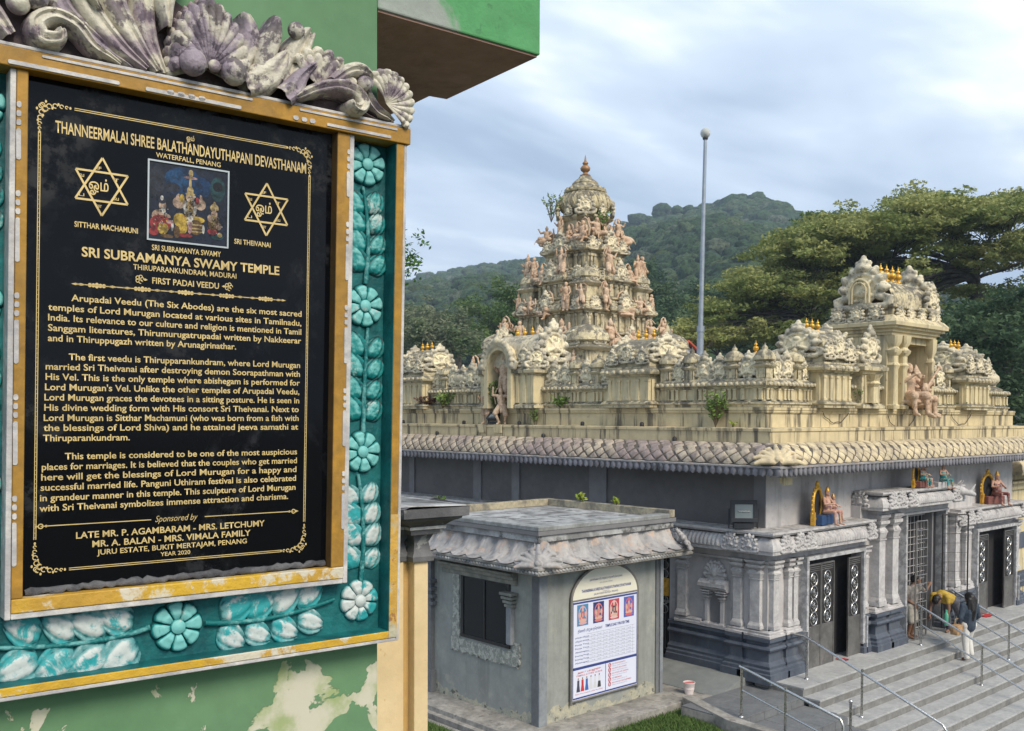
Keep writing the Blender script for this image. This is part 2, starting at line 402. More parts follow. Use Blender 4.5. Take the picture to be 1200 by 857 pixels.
m_tealbg = mat('deep teal recess', (.0,.085,.095), (.005,.15,.155), 7, .5, .1, .2, .6, .3, 40)
m_crest = mat('crest plaster', (.66,.62,.51), (.33,.27,.30), 9, .55, .06, .2, .7, .5, 40, spots=(17,.54,.60,(.085,.06,.09),.75))
m_crestd = mat('crest plaster dark mauve', (.32,.27,.32), (.58,.54,.46), 11, .53, .06, .2, .7, .5, 40, spots=(15,.50,.57,(.06,.045,.065),.8))
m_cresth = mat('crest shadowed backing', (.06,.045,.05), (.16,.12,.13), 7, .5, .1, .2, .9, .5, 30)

pil = thing('green_pillar', 'green painted pillar with flaking paint behind the black plaque and a beam end jutting right', 'pillar', (SROOT[0],SROOT[1],0), SROT)
SZ = 5.767
b = MB(); b.box(-3.2,.178,.075,1.0, .0,SZ+2.6); part('shaft', b, m_greenw, pil, world=False, bevel=.004)
b = MB(); b.prism([(.181,.078),(.785,.078),(.785,.63),(.715,.64),(.715,.98),(.181,.98)], SZ+1.165, SZ+2.4)
part('beam', b, m_green2, pil, world=False, bevel=.005)
b = MB(); b.prism([(.185,.086),(.777,.086),(.777,.622),(.707,.632),(.707,.97),(.185,.97)], SZ+1.159, SZ+1.167)
part('soffit', b, m_soffit, pil, world=False)

fr = thing('plaque_frame', 'ochre and teal moulded frame with flowers round the black granite plaque', 'frame', SROOT, SROT)
b = MB(); b.box(-.96,.20,.055,.09,-.66,.80); part('backing', b, m_tealbg, fr, world=False)
for nm, bx, mt in (('inner_strip',(0,.038,-.002,.054,-.437,.7615),m_yel),('inner_strip',(-.799,-.775,-.002,.054,-.437,.7615),m_yel),
               ('inner_strip',(-.799,.038,-.0025,.054,-.470,-.4375),m_yelw),
               ('outer_strip',(.184,.209,-.006,.088,-.635,.7615),m_yel),('outer_strip',(-1.0,.209,-.006,.088,-.657,-.636),m_yelw),
               ('outer_strip',(-.965,-.940,-.006,.088,-.635,.7615),m_yel),('top_bar',(-1.02,.226,-.012,.088,.762,.806),m_yel)):
    b = MB(); b.box(*bx); part(nm, b, mt, fr, world=False, bevel=.0025)
for bx in ((.0385,.052,.0005,.054,-.484,.7612),(-.812,-.7995,.0005,.054,-.484,.7612),(-.799,.038,.0005,.054,-.484,-.4705),
           (.2095,.219,-.004,.088,-.667,.7612),(-1.02,.209,-.004,.088,-.667,-.6575),(-1.02,.2262,-.010,.088,.8065,.815)):
    b = MB(); b.box(*bx); part('white_edge', b, m_wline, fr, world=False, bevel=.002)
m_darkoch = mat('dark ochre reveal', (.16,.085,.02), (.10,.06,.02), 7, .5, .15, .2)  # side face of the inner strip, darker ochre than its front
for bx, mt in (((.1825,.1842,-.004,.0545,-.634,.7612),m_tealbg),((-.939,.182,-.004,.0545,-.6362,-.6345),m_tealbg),((-.0012,.0,-.001,.0525,-.436,.7612),m_darkoch),((-.940,-.9385,-.004,.0545,-.634,.7612),m_tealbg)):
    b = MB(); b.box(*bx); part('painted_reveal', b, mt, fr, world=False)
# flaking lower part of the right strip
b = MB(); b.box(.1835,.2095,-.0072,-.0055,-.655,-.30); part('flaked_patch', b, m_yelr, fr, world=False)
# painted white dashes, raised by the thickness of the paint
def dash(cu, cv, w_, h_, y=-.0040):
    b = MB(); n = 14; r = min(w_,h_)*.48; vs = []
    for i in range(n):
        a = 2*PI*i/n; sx = (w_/2-r)*(1 if math.cos(a) > 0 else -1); sz = (h_/2-r)*(1 if math.sin(a) > 0 else -1)
        vs.append((cu+sx+r*math.cos(a)*(1+random.uniform(-.1,.1)), y, cv+sz+r*math.sin(a)*(1+random.uniform(-.1,.1))))
    b.add(vs+[(p[0],y+.003,p[2]) for p in vs], [tuple(range(n))]+[(i,n+i,n+(i+1)%n,(i+1)%n) for i in range(n)])
    part('white_dash', b, m_wline, fr, world=False)
v = .72
for rep in range(5):
    L = .10 if rep else .07
    for cu, flip in ((.033,0),(-.7945,.03)):
        vv = v-flip
        for k in range(3): dash(cu, vv-.008-k*.020, .010, .014)
        dash(cu, vv-.062-L/2, .010, L)
    v -= .085+L+ .045
for k in range(2): dash(-.70+.30*k, .7705, .24, .009, -.0145)
for k in range(4): dash(-.46+k*.026, .773, .018, .013, -.0145)
for k in range(3): dash(-.13+k*.024, .773, .016, .012, -.0145)
dash(.06,.772,.20,.008,-.0145); dash(.03,.797,.30,.006,-.0145); dash(-.5,.797,.5,.006,-.0145)

# flowers and leaf sprays
m_stemt = mat('teal stem paint', (.0,.15,.155), (.12,.36,.36), 30, .54, .08, .15, .6, .3, 60)
def petal_mesh(mt, R0=.017, R1=.0635, ha=22.4):
    b = MB(); nr, nt = 7, 8
    for j in range(nr+1):
        s = j/nr
        for i in range(nt+1):
            t_ = -1+2*i/nt
            r = R0+(R1-R0)*s*(1-.10*t_*t_*s); a = R(ha)*t_*(1-.02*s)
            h = .004+.0155*math.sin(PI*min(1,s*.93+.07))**.6*(1-t_**6)**.5 - .006*math.exp(-((s-.55)/.09)**2)*(1-abs(t_)**3)
            if j == nr: h = 0
            b.v.append((r*math.cos(a), r*math.sin(a), max(h,0)))
    for j in range(nr):
        for i in range(nt):
            k = j*(nt+1)+i; b.f.append((k,k+nt+1,k+nt+2,k+1)); b.mi.append(0)
    return b.mesh('petal', mt, 180)
def leaf_mesh(mt, L=.08, W=.030, bend=.3, pointed=.75):
    b = MB(); nl, nt = 14, 14
    for j in range(nl+1):
        s = j/nl; w_ = W*max(math.sin(PI*s**pointed),0)**.6; ax = L*s; ay = bend*L*math.sin(PI*s*.5)*s
        for i in range(nt+1):
            t_ = -1+2*i/nt
            h = .003+.0105*max(1-t_*t_,0)**.5*min(1,4*s)*min(1,3.5*(1-s)+.05) - .0062*math.exp(-((abs(t_)-.60)/.11)**2)*min(1,5*s) - .0016*(math.sin(s*34+abs(t_)*5) > .75) - .002*math.exp(-((t_-.1)/.2)**2)
            if abs(t_) == 1 or j in (0,nl): h = -.001
            b.v.append((ax, ay+w_*t_, h))
    for j in range(nl):
        for i in range(nt):
            k = j*(nt+1)+i; b.f.append((k,k+nt+1,k+nt+2,k+1)); b.mi.append(0)
    return b.mesh('leaf', mt, 180)
bb_ = MB(); bb_.lathe([(.0001,.0),(.018,.0),(.019,.008),(.016,.014),(.0165,.017),(.010,.022),(.0001,.023)], n=18)
PET = {0: petal_mesh(m_teal), 1: petal_mesh(m_tealw)}
BUT = {}
for k, mt in ((0,m_teal),(1,m_tealw)):
    c_ = MB(); c_.v = list(bb_.v); c_.f = list(bb_.f); c_.mi = list(bb_.mi); BUT[k] = c_.mesh('centre', mt, 50)
LEAF = {(k,n): leaf_mesh((m_teal,m_tealw)[k], *a) for k in (0,1) for n, a in enumerate(((.082,.032,.16),(.078,.030,.10),(.072,.027,.14)))}
FACE = (R(90),0,0)         # local z of a relief piece points out of the wall (towards -y)
def flower(u, v_, k=0, s=1, rot=0):
    f = link('flower', None, fr, (u,.054,v_), FACE, s)
    for i in range(8): link('petal', PET[k], f, (0,0,0), (0,0,2*PI*i/8+rot))
    link('centre', BUT[k], f)
def leaf(u, v_, ang, k=0, n=0, s=1, mir=False):
    link('leaf', LEAF[(k,n)], fr, (u,.054,v_), (R(90),-R(ang),0), (s,(-s if mir else s)*1.28,s))
def spray(pts, k, side_n=4, s=1.0):
    """curved stem with leaves both sides; pts: three control points (u,v)"""
    P0, P1, P2 = [Vector((p[0],0,p[1])) for p in pts]
    q = lambda t_: P0*(1-t_)**2+P1*2*t_*(1-t_)+P2*t_*t_
    b = MB(); b.tube([q(i/14)+Vector((0,.046,0)) for i in range(15)], [.0075-.0025*i/14 for i in range(15)], 8)
    o = part('stem', b, m_stemt, fr, 60, world=False)
    for i in range(side_n):
        t_ = .10+.80*i/side_n; p = q(t_); d = (q(t_+.05)-p).normalized(); a = math.degrees(math.atan2(d.z,d.x))
        sc_ = s*random.uniform(.94,1.06); o_ = .019*s; leaf(p.x-d.z*o_, p.z+d.x*o_, a+14+random.uniform(-3,3), k, i % 2, sc_)
        o_ = .018*s; leaf(p.x+d.z*o_, p.z-d.x*o_, a-13+random.uniform(-3,3), k, 2, sc_*.96, True)
for v_, k in ((.700,0),(.297,0),(-.120,0),(-.548,1)): flower(.116, v_, k, 1.0, .2)
for v_, k in ((.690,0),(.243,0),(-.18,0),(-.56,1)): flower(-.872, v_, k, 1.0, .1)
flower(-.406, -.556, 0, 1.08, .1)
for a, b_, k, sgn in ((.370,.635,0,1),(-.055,.235,0,-1),(-.480,-.185,1,1)):
    spray([(.118,a-.01),(.136 if sgn > 0 else .118,(a+b_)/2),(.104 if sgn > 0 else .128,b_)], 0 if k == 0 else 1, 4, 1.06)
    spray([(-.872,a),(-.862,(a+b_)/2),(-.880,b_)], k, 4, .93)
spray([(-.335,-.556),(-.16,-.585),(.035,-.535)], 1, 4, 1.28)
spray([(-.475,-.550),(-.62,-.585),(-.86,-.548)], 1, 4, 1.42)

# ---- crest of shells, scrolls and acanthus leaves along the top of the frame
def fan(name, u, v_, r, a0, a1, ribs, depth, mt, y0=.05, tip=0., sx=1., sz=1., swirl=0., scal=.06):
    b = MB(); nr = 16; nt = ribs*6
    for j in range(nr+1):
        s = j/nr
        for i in range(nt+1):
            t_ = i/nt; a = a0+(a1-a0)*t_; cc_ = abs(math.sin(PI*ribs*t_))
            rr = r*s*(1+scal*(cc_-.5)*s)*(1+tip*math.exp(-((t_-.5)/.09)**2)*s)
            a2 = a+swirl*s
            h = depth*(.30+.70*math.sin(PI*min(s,1)*.62+.25))*(1 if j < nr else .55) + .009*(cc_**.6)*s - .006*math.exp(-((s-.80)/.03)**2)
            b.v.append((rr*math.cos(a2)*sx, -h, rr*math.sin(a2)*sz))
    m0 = len(b.v)
    for j in range(nr):
        for i in range(nt): k = j*(nt+1)+i; b.f.append((k,k+1,k+nt+2,k+nt+1)); b.mi.append(0)
    o = nr*(nt+1)
    for i in range(nt+1): p = b.v[o+i]; b.v.append((p[0]*.96, .03, p[2]*.96))
    for i in range(nt): b.f.append((o+i,o+i+1,m0+i+1,m0+i)); b.mi.append(0)
    return link(name, b.mesh(name, mt, 60), fr, (u,y0,v_))
def ribbon(name, pts, ws, h, mt, y0=.05, groove=.35, nseg=26, nt=10, lift=None):
    """carved leaf or scroll: smooth strip through pts with half widths ws, rounded front with a hollow along the middle"""
    P = [Vector(p) for p in pts]; n = len(P); b = MB()
    def cr(arr, t_):
        x_ = t_*(n-1); i = min(int(x_),n-2); f_ = x_-i
        p0, p1, p2, p3 = arr[max(i-1,0)], arr[i], arr[i+1], arr[min(i+2,n-1)]
        return .5*((2*p1)+(p2-p0)*f_+(2*p0-5*p1+4*p2-p3)*f_*f_+(3*p1-p0-3*p2+p3)*f_**3)
    lf = lift or [0]*n
    for j in range(nseg+1):
        t_ = j/nseg; p = cr(P,t_); d = (cr(P,min(t_+.01,1))-cr(P,max(t_-.01,0))).normalized(); nn = Vector((-d.y,d.x)); w_ = max(cr(ws,t_),.0008); L = cr(lf,t_)
        for i in range(nt+1):
            e = -1+2*i/nt; hh = (h*(max(1-e*e,0)**.5) - h*groove*math.exp(-((e+.1)/.26)**2))*min(1,w_/.012)+L
            q = p+nn*w_*e; b.v.append((q.x,-hh,q.y))
    for j in range(nseg):
        for i in range(nt): k = j*(nt+1)+i; b.f.append((k,k+1,k+nt+2,k+nt+1)); b.mi.append(0)
    # sides down to the wall
    for i in (0,nt):
        o = len(b.v)
        for j in range(nseg+1): p = b.v[j*(nt+1)+i]; b.v.append((p[0],.04,p[2]))
        for j in range(nseg): b.f.append((j*(nt+1)+i,(j+1)*(nt+1)+i,o+j+1,o+j)); b.mi.append(0)
    return link(name, b.mesh(name, mt, 55), fr, (0,y0,0))
def knob(u, v_, r, mt, y=.01): 
    b = MB(); b.ball((0,0,0),(r,r*.9,r),16); return link('knob', b.mesh('knob', mt, 180), fr, (u,y,v_))
yb = .045
b = MB(); b.v = []; 
poly = [(-1.0,.812),(.17,.812),(.17,.84),(.10,.90),(.0,.92),(-.10,.95),(-.2,.97),(-.36,.98),(-.5,1.05),(-1.0,1.1)]
bm_v = [(x_,.035,z_) for x_,z_ in poly]+[(x_,.075,z_) for x_,z_ in poly]; n = len(poly)
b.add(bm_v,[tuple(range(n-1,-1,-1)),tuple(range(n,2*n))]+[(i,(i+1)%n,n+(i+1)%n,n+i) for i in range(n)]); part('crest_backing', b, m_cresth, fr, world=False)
# middle shell
fan('shell', -.360, .858, .158, R(-12), R(192), 15, .045, m_crestd, y0=.02, tip=.06, sx=.64, sz=1.0)
fan('shell_rim', -.360, .856, .168, R(-14), R(194), 22, .026, m_crest, y0=.03, tip=.06, sx=.64, sz=1.0)
knob(-.412,.853,.034,m_crestd,-.030); knob(-.308,.851,.034,m_crestd,-.030); knob(-.360,.853,.016,m_crest,-.036)
# left: fountain of long leaves leaning left
ribbon('acanthus_leaf', [(-.455,.822),(-.49,.90),(-.50,1.0),(-.475,1.10)], [.012,.026,.030,.022], .040, m_crest, .03)
ribbon('acanthus_leaf', [(-.475,.820),(-.53,.89),(-.575,.98),(-.57,1.09)], [.012,.028,.034,.030], .045, m_crest, .025)
ribbon('acanthus_leaf', [(-.50,.820),(-.57,.87),(-.635,.95),(-.66,1.07)], [.012,.026,.034,.036], .045, m_crest, .025)
ribbon('acanthus_leaf', [(-.53,.822),(-.61,.865),(-.69,.93),(-.75,1.05)], [.010,.020,.030,.040], .042, m_crestd, .03)
ribbon('acanthus_leaf', [(-.60,.93),(-.66,.985),(-.72,1.00),(-.80,1.02)], [.006,.022,.030,.034], .055, m_crest, .015)
ribbon('acanthus_leaf', [(-.45,.93),(-.455,1.0),(-.44,1.06),(-.40,1.10)], [.010,.028,.034,.018], .05, m_crest, .015)
ribbon('scroll', [(-.56,.820),(-.62,.845),(-.66,.885),(-.71,.895),(-.745,.87),(-.735,.838),(-.700,.842),(-.698,.862)], [.008,.017,.021,.022,.024,.024,.018,.010], .048, m_crest, .02, lift=[0,0,.004,.01,.012,.016,.022,.028])
ribbon('scroll', [(-.66,1.01),(-.74,.985),(-.79,.95),(-.835,.955),(-.84,.995),(-.80,1.01)], [.010,.022,.026,.028,.024,.012], .05, m_crestd, .01)
knob(-.765,.93,.030,m_crestd,-.01); knob(-.80,.905,.026,m_crest,-.01)
ribbon('acanthus_leaf', [(-.80,.83),(-.84,.88),(-.90,.93),(-.97,.98)], [.02,.03,.034,.03], .05, m_crest, .02)
# right: buds, fan leaf, scroll and end shell
ribbon('bud_leaf', [(-.262,.87),(-.240,.93),(-.232,.98),(-.250,1.025)], [.020,.030,.027,.006], .046, m_crestd, .03, .2)
ribbon('bud_leaf', [(-.205,.885),(-.190,.945),(-.172,.99),(-.168,1.032)], [.026,.034,.026,.006], .052, m_crestd, .02, .15)
knob(-.135,1.000,.023,m_crestd,-.018)
ribbon('bud_leaf', [(-.150,.86),(-.118,.92),(-.095,.97),(-.070,1.012)], [.022,.034,.034,.020], .048, m_crest, .02, .5)
ribbon('bud_leaf', [(-.255,.825),(-.205,.86),(-.165,.90),(-.145,.935)], [.030,.045,.036,.012], .058, m_crest, .02, .25)
ribbon('bud_leaf', [(-.150,.820),(-.120,.85),(-.100,.885),(-.060,.925)], [.034,.034,.024,.010], .056, m_crestd, .015, .25)
fan('fan_leaf', -.055, .868, .108, R(8), R(168), 8, .040, m_crest, y0=.015, sx=.95, sz=.95, swirl=-.35, scal=.12)
ribbon('scroll', [(-.120,.822),(-.060,.858),(.000,.878),(.050,.872),(.075,.845),(.062,.822),(.038,.828),(.040,.843)], [.010,.018,.022,.023,.021,.018,.013,.007], .050, m_crest, .005, lift=[0,.004,.008,.01,.014,.018,.022,.026])
ribbon('bud_leaf', [(-.035,.885),(.015,.925),(.055,.935),(.095,.915)], [.014,.020,.022,.006], .050, m_crest, .0, .3)
knob(.070,.905,.024,m_crestd,-.02)
fan('shell', .148, .868, .100, R(-62), R(135), 12, .036, m_crest, y0=.015, sx=.85, sz=.92, swirl=.25, scal=.05)
ribbon('stem_leaf', [(.085,.905),(.105,.868),(.135,.838),(.190,.822)], [.010,.017,.016,.006], .045, m_crestd, .012, .6)
ribbon('stem_leaf', [(.060,.860),(.085,.840),(.115,.826),(.165,.818)], [.008,.012,.012,.006], .030, m_cresth, .012, .6)

# ---- granite plaque and its gold writing
pq = thing('granite_plaque', 'polished black granite plaque with gold lettering inside the ochre frame', 'plaque', SROOT, SROT)
b = MB(); b.box(-.7745,-.0005,.030,.052,-.4365,.7610); part('slab', b, m_blk, pq, world=False)
b = MB(); random.seed(3)
pts = [(-.765+.76*i/60, .030, -.430+random.uniform(-.002,.005)) for i in range(61)]
b.tube(pts, [random.uniform(.006,.012) for _ in pts], 8); part('cement_bead', b, m_cement, pq, 60, world=False)
TY = .0292
def text(body, u0, u1, v_, cap, bold=.012, m_=None, parent=None, y=None, shear=0, name='text_line', local=True, depth=.0006):
    c = bpy.data.curves.new('t', 'FONT'); c.body = body; c.resolution_u = 3; c.offset = bold; c.shear = shear
    o = bpy.data.objects.new('t', c); COL.objects.link(o)
    bpy.context.view_layer.update()
    me = bpy.data.meshes.new_from_object(o.evaluated_get(bpy.context.evaluated_depsgraph_get()))
    bpy.data.objects.remove(o); bpy.data.curves.remove(c)
    n_ = len(me.vertices); a = np.zeros(n_*3, 'f'); me.vertices.foreach_get('co', a); a = a.reshape(-1,3)
    x0, x1 = a[:,0].min(), a[:,0].max()
    sx = (u1-u0)/(x1-x0); sy = cap/.73
    b_ = np.zeros_like(a); b_[:,0] = u0+(a[:,0]-x0)*sx; b_[:,1] = 0; b_[:,2] = a[:,1]*sy
    me.vertices.foreach_set('co', b_.ravel())
    me.flip_normals() if False else None
    me.materials.clear(); me.materials.append(m_ or m_txt); me.name = name; me.update()
    return link(name, me, parent or pq, (0, TY if y is None else y, v_))
LINES = [('THANNEERMALAI SHREE BALATHANDAYUTHAPANI DEVASTHANAM',-.711,-.078,.6415,.0290,.013),
 ('WATERFALL, PENANG',-.480,-.316,.6215,.0125,.010),('SITTHAR MACHAMUNI',-.667,-.521,.4275,.0135,.016),('SRI THEIVANAI',-.277,-.177,.430,.0135,.016),
 ('SRI SUBRAMANYA SWAMY',-.487,-.312,.3915,.0140,.012),('SRI SUBRAMANYA SWAMY TEMPLE',-.650,-.151,.3595,.0235,.022),
 ('THIRUPARANKUNDRAM, MADURAI',-.531,-.270,.3395,.0135,.010),('FIRST PADAI VEEDU',-.485,-.316,.3090,.0155,.016)]
para = [('Arupadai Veedu (The Six Abodes) are the six most sacred',-.672,-.085,.2520),('temples of Lord Murugan located at various sites in Tamilnadu,',-.722,-.085,.2270),
 ('India. Its relevance to our culture and religion is mentioned in Tamil',-.722,-.085,.2030),('Sanggam literatures, Thirumurugatrupadai written by Nakkeerar',-.722,-.085,.1790),
 ('and in Thiruppugazh written by Arunagirinathar.',-.722,-.268,.1550),
 ('The first veedu is Thirupparankundram, where Lord Murugan',-.676,-.087,.1125),('married Sri Theivanai after destroying demon Soorapathman with',-.726,-.087,.0885),
 ('His Vel. This is the only temple where abishegam is performed for',-.726,-.087,.0645),("Lord Murugan's Vel. Unlike the other temples of Arupadai Veedu,",-.727,-.088,.0405),
 ('Lord Murugan graces the devotees in a sitting posture. He is seen in',-.728,-.088,.0165),('His divine wedding form with His consort Sri Theivanai. Next to',-.728,-.089,-.0075),
 ('Lord Murugan is Sitthar Machamuni (who was born from a fish with',-.729,-.089,-.0315),('the blessings of Lord Shiva) and he attained jeeva samathi at',-.729,-.090,-.0550),
 ('Thiruparankundram.',-.730,-.534,-.0790),
 ('This temple is considered to be one of the most auspicious',-.682,-.092,-.1225),('places for marriages. It is believed that the couples who get married',-.732,-.092,-.1465),
 ('here will get the blessings of Lord Murugan for a happy and',-.733,-.093,-.1705),('successful married life. Panguni Uthiram festival is also celebrated',-.734,-.094,-.1945),
 ('in grandeur manner in this temple. This sculpture of Lord Murugan',-.735,-.095,-.2190),('with Sri Theivanai symbolizes immense attraction and charisma.',-.736,-.116,-.2430)]
LINES += [(a,b_,c_,d,.0160,.016) for a,b_,c_,d in para]
LINES += [('LATE MR. P. AGAMBARAM - MRS. LETCHUMY',-.655,-.182,-.3120,.0160,.018),('MR. A. BALAN - MRS. VIMALA FAMILY',-.618,-.221,-.3350,.0160,.018),
 ('JURU ESTATE, BUKIT MERTAJAM, PENANG',-.607,-.231,-.3545,.0130,.014),('YEAR 2020',-.456,-.381,-.3705,.0105,.012)]
for L in LINES: text(L[0], L[1], L[2], L[3], L[4], L[5])
text('Sponsored by', -.470, -.363, -.2840, .0165, -.004, shear=.35)
text('ஓம்', -.405, -.385, .676, .012, .01)
# thin gold rules and border
gb = MB()
def rule(u0, v0, u1, v1, w_, b=None, y=TY):
    b = b or gb; d = Vector((u1-u0,v1-v0)).normalized()*w_/2; n_ = (-d.y,d.x)
    b.add([(u0+n_[0],y,v0+n_[1]),(u1+n_[0],y,v1+n_[1]),(u1-n_[0],y,v1-n_[1]),(u0-n_[0],y,v0-n_[1])],[(3,2,1,0)])
def dot(u, v_, r, b=None, n=12, y=TY, r2=None):
    b = b or gb; r2 = r2 or r; b.add([(u+r*math.cos(-2*PI*i/n),y,v_+r2*math.sin(-2*PI*i/n)) for i in range(n)],[tuple(range(n))[::-1]])
def ring(u, v_, r, w_, a0=0, a1=2*PI, b=None, n=20, y=TY, flat=1):
    b = b or gb
    for i in range(n):
        a, c_ = a0+(a1-a0)*i/n, a0+(a1-a0)*(i+1)/n
        b.add([(u+(r+s*w_/2)*math.cos(t_),y,v_+flat*(r+s*w_/2)*math.sin(t_)) for s,t_ in ((1,a),(1,c_),(-1,c_),(-1,a))],[(0,1,2,3)])
BL, BR, BT, BB = -.745, -.068, .703, -.383
for a in (-.0022,.0022):
    rule(BL+a,BB+.075,BL+a,BT-.065,.0018); rule(BR+a,BB+.075,BR+a,BT-.065,.0018)
    rule(BL+.075,BT+a,BR-.065,BT+a,.0018); rule(BL+.075,BB+a,BR-.065,BB+a,.0018)
for k in range(90): dot(BL, BB+.08+.93*k/89, .0009, n=6); dot(BR, BB+.08+.93*k/89, .0009, n=6)
part('border_rule', gb, m_txt, pq, world=False)
for cu, cv, su, sv in ((BL,BT,1,-1),(BR,BT,-1,-1),(BL,BB,1,1),(BR,BB,-1,1)):
    g = MB()
    for k in range(2):
        A = (lambda x_,y_: (cu+su*x_, cv+sv*y_)) if k == 0 else (lambda x_,y_: (cu+su*y_, cv+sv*x_))
        for q in ((.006,.003,.005),(.020,.004,.0055),(.033,.001,.005),(.047,.0,.004),(.058,.0,.003)):
            p = A(q[0],q[1]); ring(p[0],p[1],q[2],.0022,0,5.2,g,10)
        for q in ((.013,-.006),(.027,.007),(.040,-.004),(.066,0)): p = A(*q); dot(p[0],p[1],.0026,g,6,r2=.0036)
        p = A(.010,.012); ring(p[0],p[1],.006,.0022,1,6,g,10)
    part('corner_flourish', g, m_txt, pq, world=False)
g = MB()      # divider with beads
rule(-.663,.2925,-.141,.2925,.0022,g)
for k in range(5):
    u = -.615+.1065*k
    for d in (-.016,-.008,0,.008,.016): dot(u+d,.2925,.0048-.0001*abs(d)*100,g,8,r2=.0052 if d else .0072)
    for d in (-.036,.036): dot(u+d,.2925,.012,g,4,r2=.0030)
for u, s_ in ((-.663,1),(-.141,-1)): dot(u,.2925,.010,g,4,r2=.0028)
part('divider', g, m_txt, pq, world=False)
for u in (-.515,-.290):
    g = MB()
    for a in range(5): ring(u+.006*math.cos(a*1.26),.3165+.006*math.sin(a*1.26),.0045,.002,0,5,g,8)
    dot(u,.3165,.003,g,8); dot(u+(.013 if u < -.4 else -.013),.3165,.006,g,4,r2=.003); part('ornament', g, m_txt, pq, world=False)
for a, c_, u, s_ in ((-.733,-.480,-.733,1),(-.345,-.100,-.100,-1)):
    g = MB(); rule(a,-.2775,c_,-.2775,.0022,g); ring(u,-.2775,.0052,.0026,0,2*PI,g,12); dot(u-s_*.009,-.2775,.006,g,3,r2=.004); dot(u+s_*.012,-.2775,.003,g,8); part('divider', g, m_txt, pq, world=False)
# six pointed stars with Tamil letters
for cu, cv, r in ((-.606,.5295,.0690),(-.190,.5295,.0690)):
    g = MB()
    for k in (0,1):
        P3 = [(cu+r*math.cos(PI/2+PI*k+2*PI*i/3), cv+r*math.sin(PI/2+PI*k+2*PI*i/3)) for i in range(3)]
        for i in range(3):
            p, q = P3[i], P3[(i+1)%3]; rule(p[0],p[1],q[0],q[1],.0048,g,TY-.0002*k)
    st = part('star', g, m_txt, pq, world=False)
    o = text('ஓம்', cu-.023, cu+.022, cv-.010, .026, .012, name='star_letter'); o.parent = st
    for i, ch in enumerate('சரவணபவ'):
        a = PI/2-PI/3*i; rr = r*.66; x_, z_ = cu+rr*math.cos(a), cv+rr*math.sin(a)
        o = text(ch, x_-.006, x_+.006, z_-.005, .0085, .01, name='star_letter'); o.parent = st
# the small colour picture (flat print)
pc = MB(); pcol = {'bg':(.012,.02,.045),'blue':(.008,.05,.15),'sky':(.015,.085,.22),'grey':(.035,.04,.06),'dark':(.006,.008,.012),'skin':(.62,.44,.32),'gold':(.62,.46,.20),'yel':(.66,.45,.07),'red':(.42,.05,.05),'pink':(.55,.33,.32),'white':(.72,.70,.66),'brown':(.20,.11,.04),'teal':(.02,.08,.09)}
pm = [mat('print '+k, tuple(q*.85 for q in c), tuple(q*.22 for q in c), 55, .50, .16, .3, .35, 0) for k, c in pcol.items()]; pk = {k:i for i,k in enumerate(pcol)}
U0, U1, V0, V1 = -.4965, -.298, .4185, .610
def pp(x_, y_): return U0+(x_-72)/605*(U1-U0), V1-(y_-(88+(x_-72)*.157))/605*(V1-V0)
lay = [0]
def pe(x_, y_, rx, ry, c, n=14, rot=0):
    lay[0] += 1; u, v_ = pp(x_, y_); kx = (U1-U0)/605; kz = (V1-V0)/605; rot = -R(rot)
    pts = []
    for i in range(n):
        a = 2*PI*i/n; dx, dz = rx*kx*math.cos(a), ry*kz*math.sin(a)
        pts.append((min(max(u+dx*math.cos(rot)-dz*math.sin(rot),U0),U1), TY-.0008-lay[0]*.000012, min(max(v_+dx*math.sin(rot)+dz*math.cos(rot),V0),V1)))
    pc.add(pts,[tuple(range(n))], pk[c])
pc.box(U0,U1,TY-.0008,TY+.0006,V0,V1,pk['bg'])
for a in ((330,260,150,120,'blue'),(280,230,90,70,'sky'),(470,300,80,80,'blue'),(250,300,60,40,'grey'),(130,250,60,120,'grey'),(600,320,60,100,'teal'),(600,300,40,40,'dark'),
 (388,190,18,30,'gold'),(386,225,55,12,'pink'),(384,280,10,70,'gold'),(384,330,26,40,'gold'),(384,380,34,34,'skin'),(384,355,38,14,'gold'),
 (300,420,50,46,'skin'),(465,440,42,46,'skin'),(285,380,12,36,'skin',14,20),(470,390,10,30,'skin',14,-10),(322,385,18,34,'yel'),(440,410,16,28,'red'),
 (384,470,52,80,'white'),(384,440,30,26,'gold'),(384,520,30,70,'gold'),(310,560,52,60,'yel',14,-20),(440,560,60,26,'yel'),(330,620,34,50,'yel'),(430,620,60,60,'brown'),(430,600,58,6,'gold'),(430,630,58,6,'gold'),(430,655,58,6,'gold'),
 (384,560,24,70,'white'),(384,620,18,50,'pink'),(345,680,60,16,'red'),(285,650,24,50,'brown'),(250,600,10,44,'white'),(490,640,10,36,'white'),
 (175,440,28,40,'skin'),(172,400,28,26,'grey'),(170,380,12,20,'white'),(178,480,20,32,'white'),(140,520,46,50,'skin'),(160,580,80,70,'red'),(180,620,40,46,'yel',14,30),(210,520,30,14,'skin',14,20),(110,640,40,30,'red'),(210,680,50,16,'brown'),(230,570,30,14,'pink'),
 (575,470,34,34,'gold'),(575,440,12,22,'gold'),(575,520,26,32,'skin'),(572,600,46,60,'brown'),(570,570,26,50,'gold'),(540,550,20,30,'skin'),(610,620,22,30,'skin'),(600,700,50,30,'teal'),(620,690,20,20,'gold'),(560,660,40,24,'red'),
 (384,400,6,4,'red'),(374,378,5,3,'dark'),(396,378,5,3,'dark')):
    pe(*a)
for k in range(260):
    a, b_ = random.choice(((384,500),(572,580),(384,440),(160,560))); pe(a+random.gauss(0,24), b_+random.gauss(0,50), random.uniform(2,7), random.uniform(2,7), random.choice(('gold','white','red','brown','yel','dark','dark','brown','skin')), 6)
part('picture', pc, pm, pq, world=False)
m_silver = plain('silver edging', (.50,.52,.50), .3, .7)
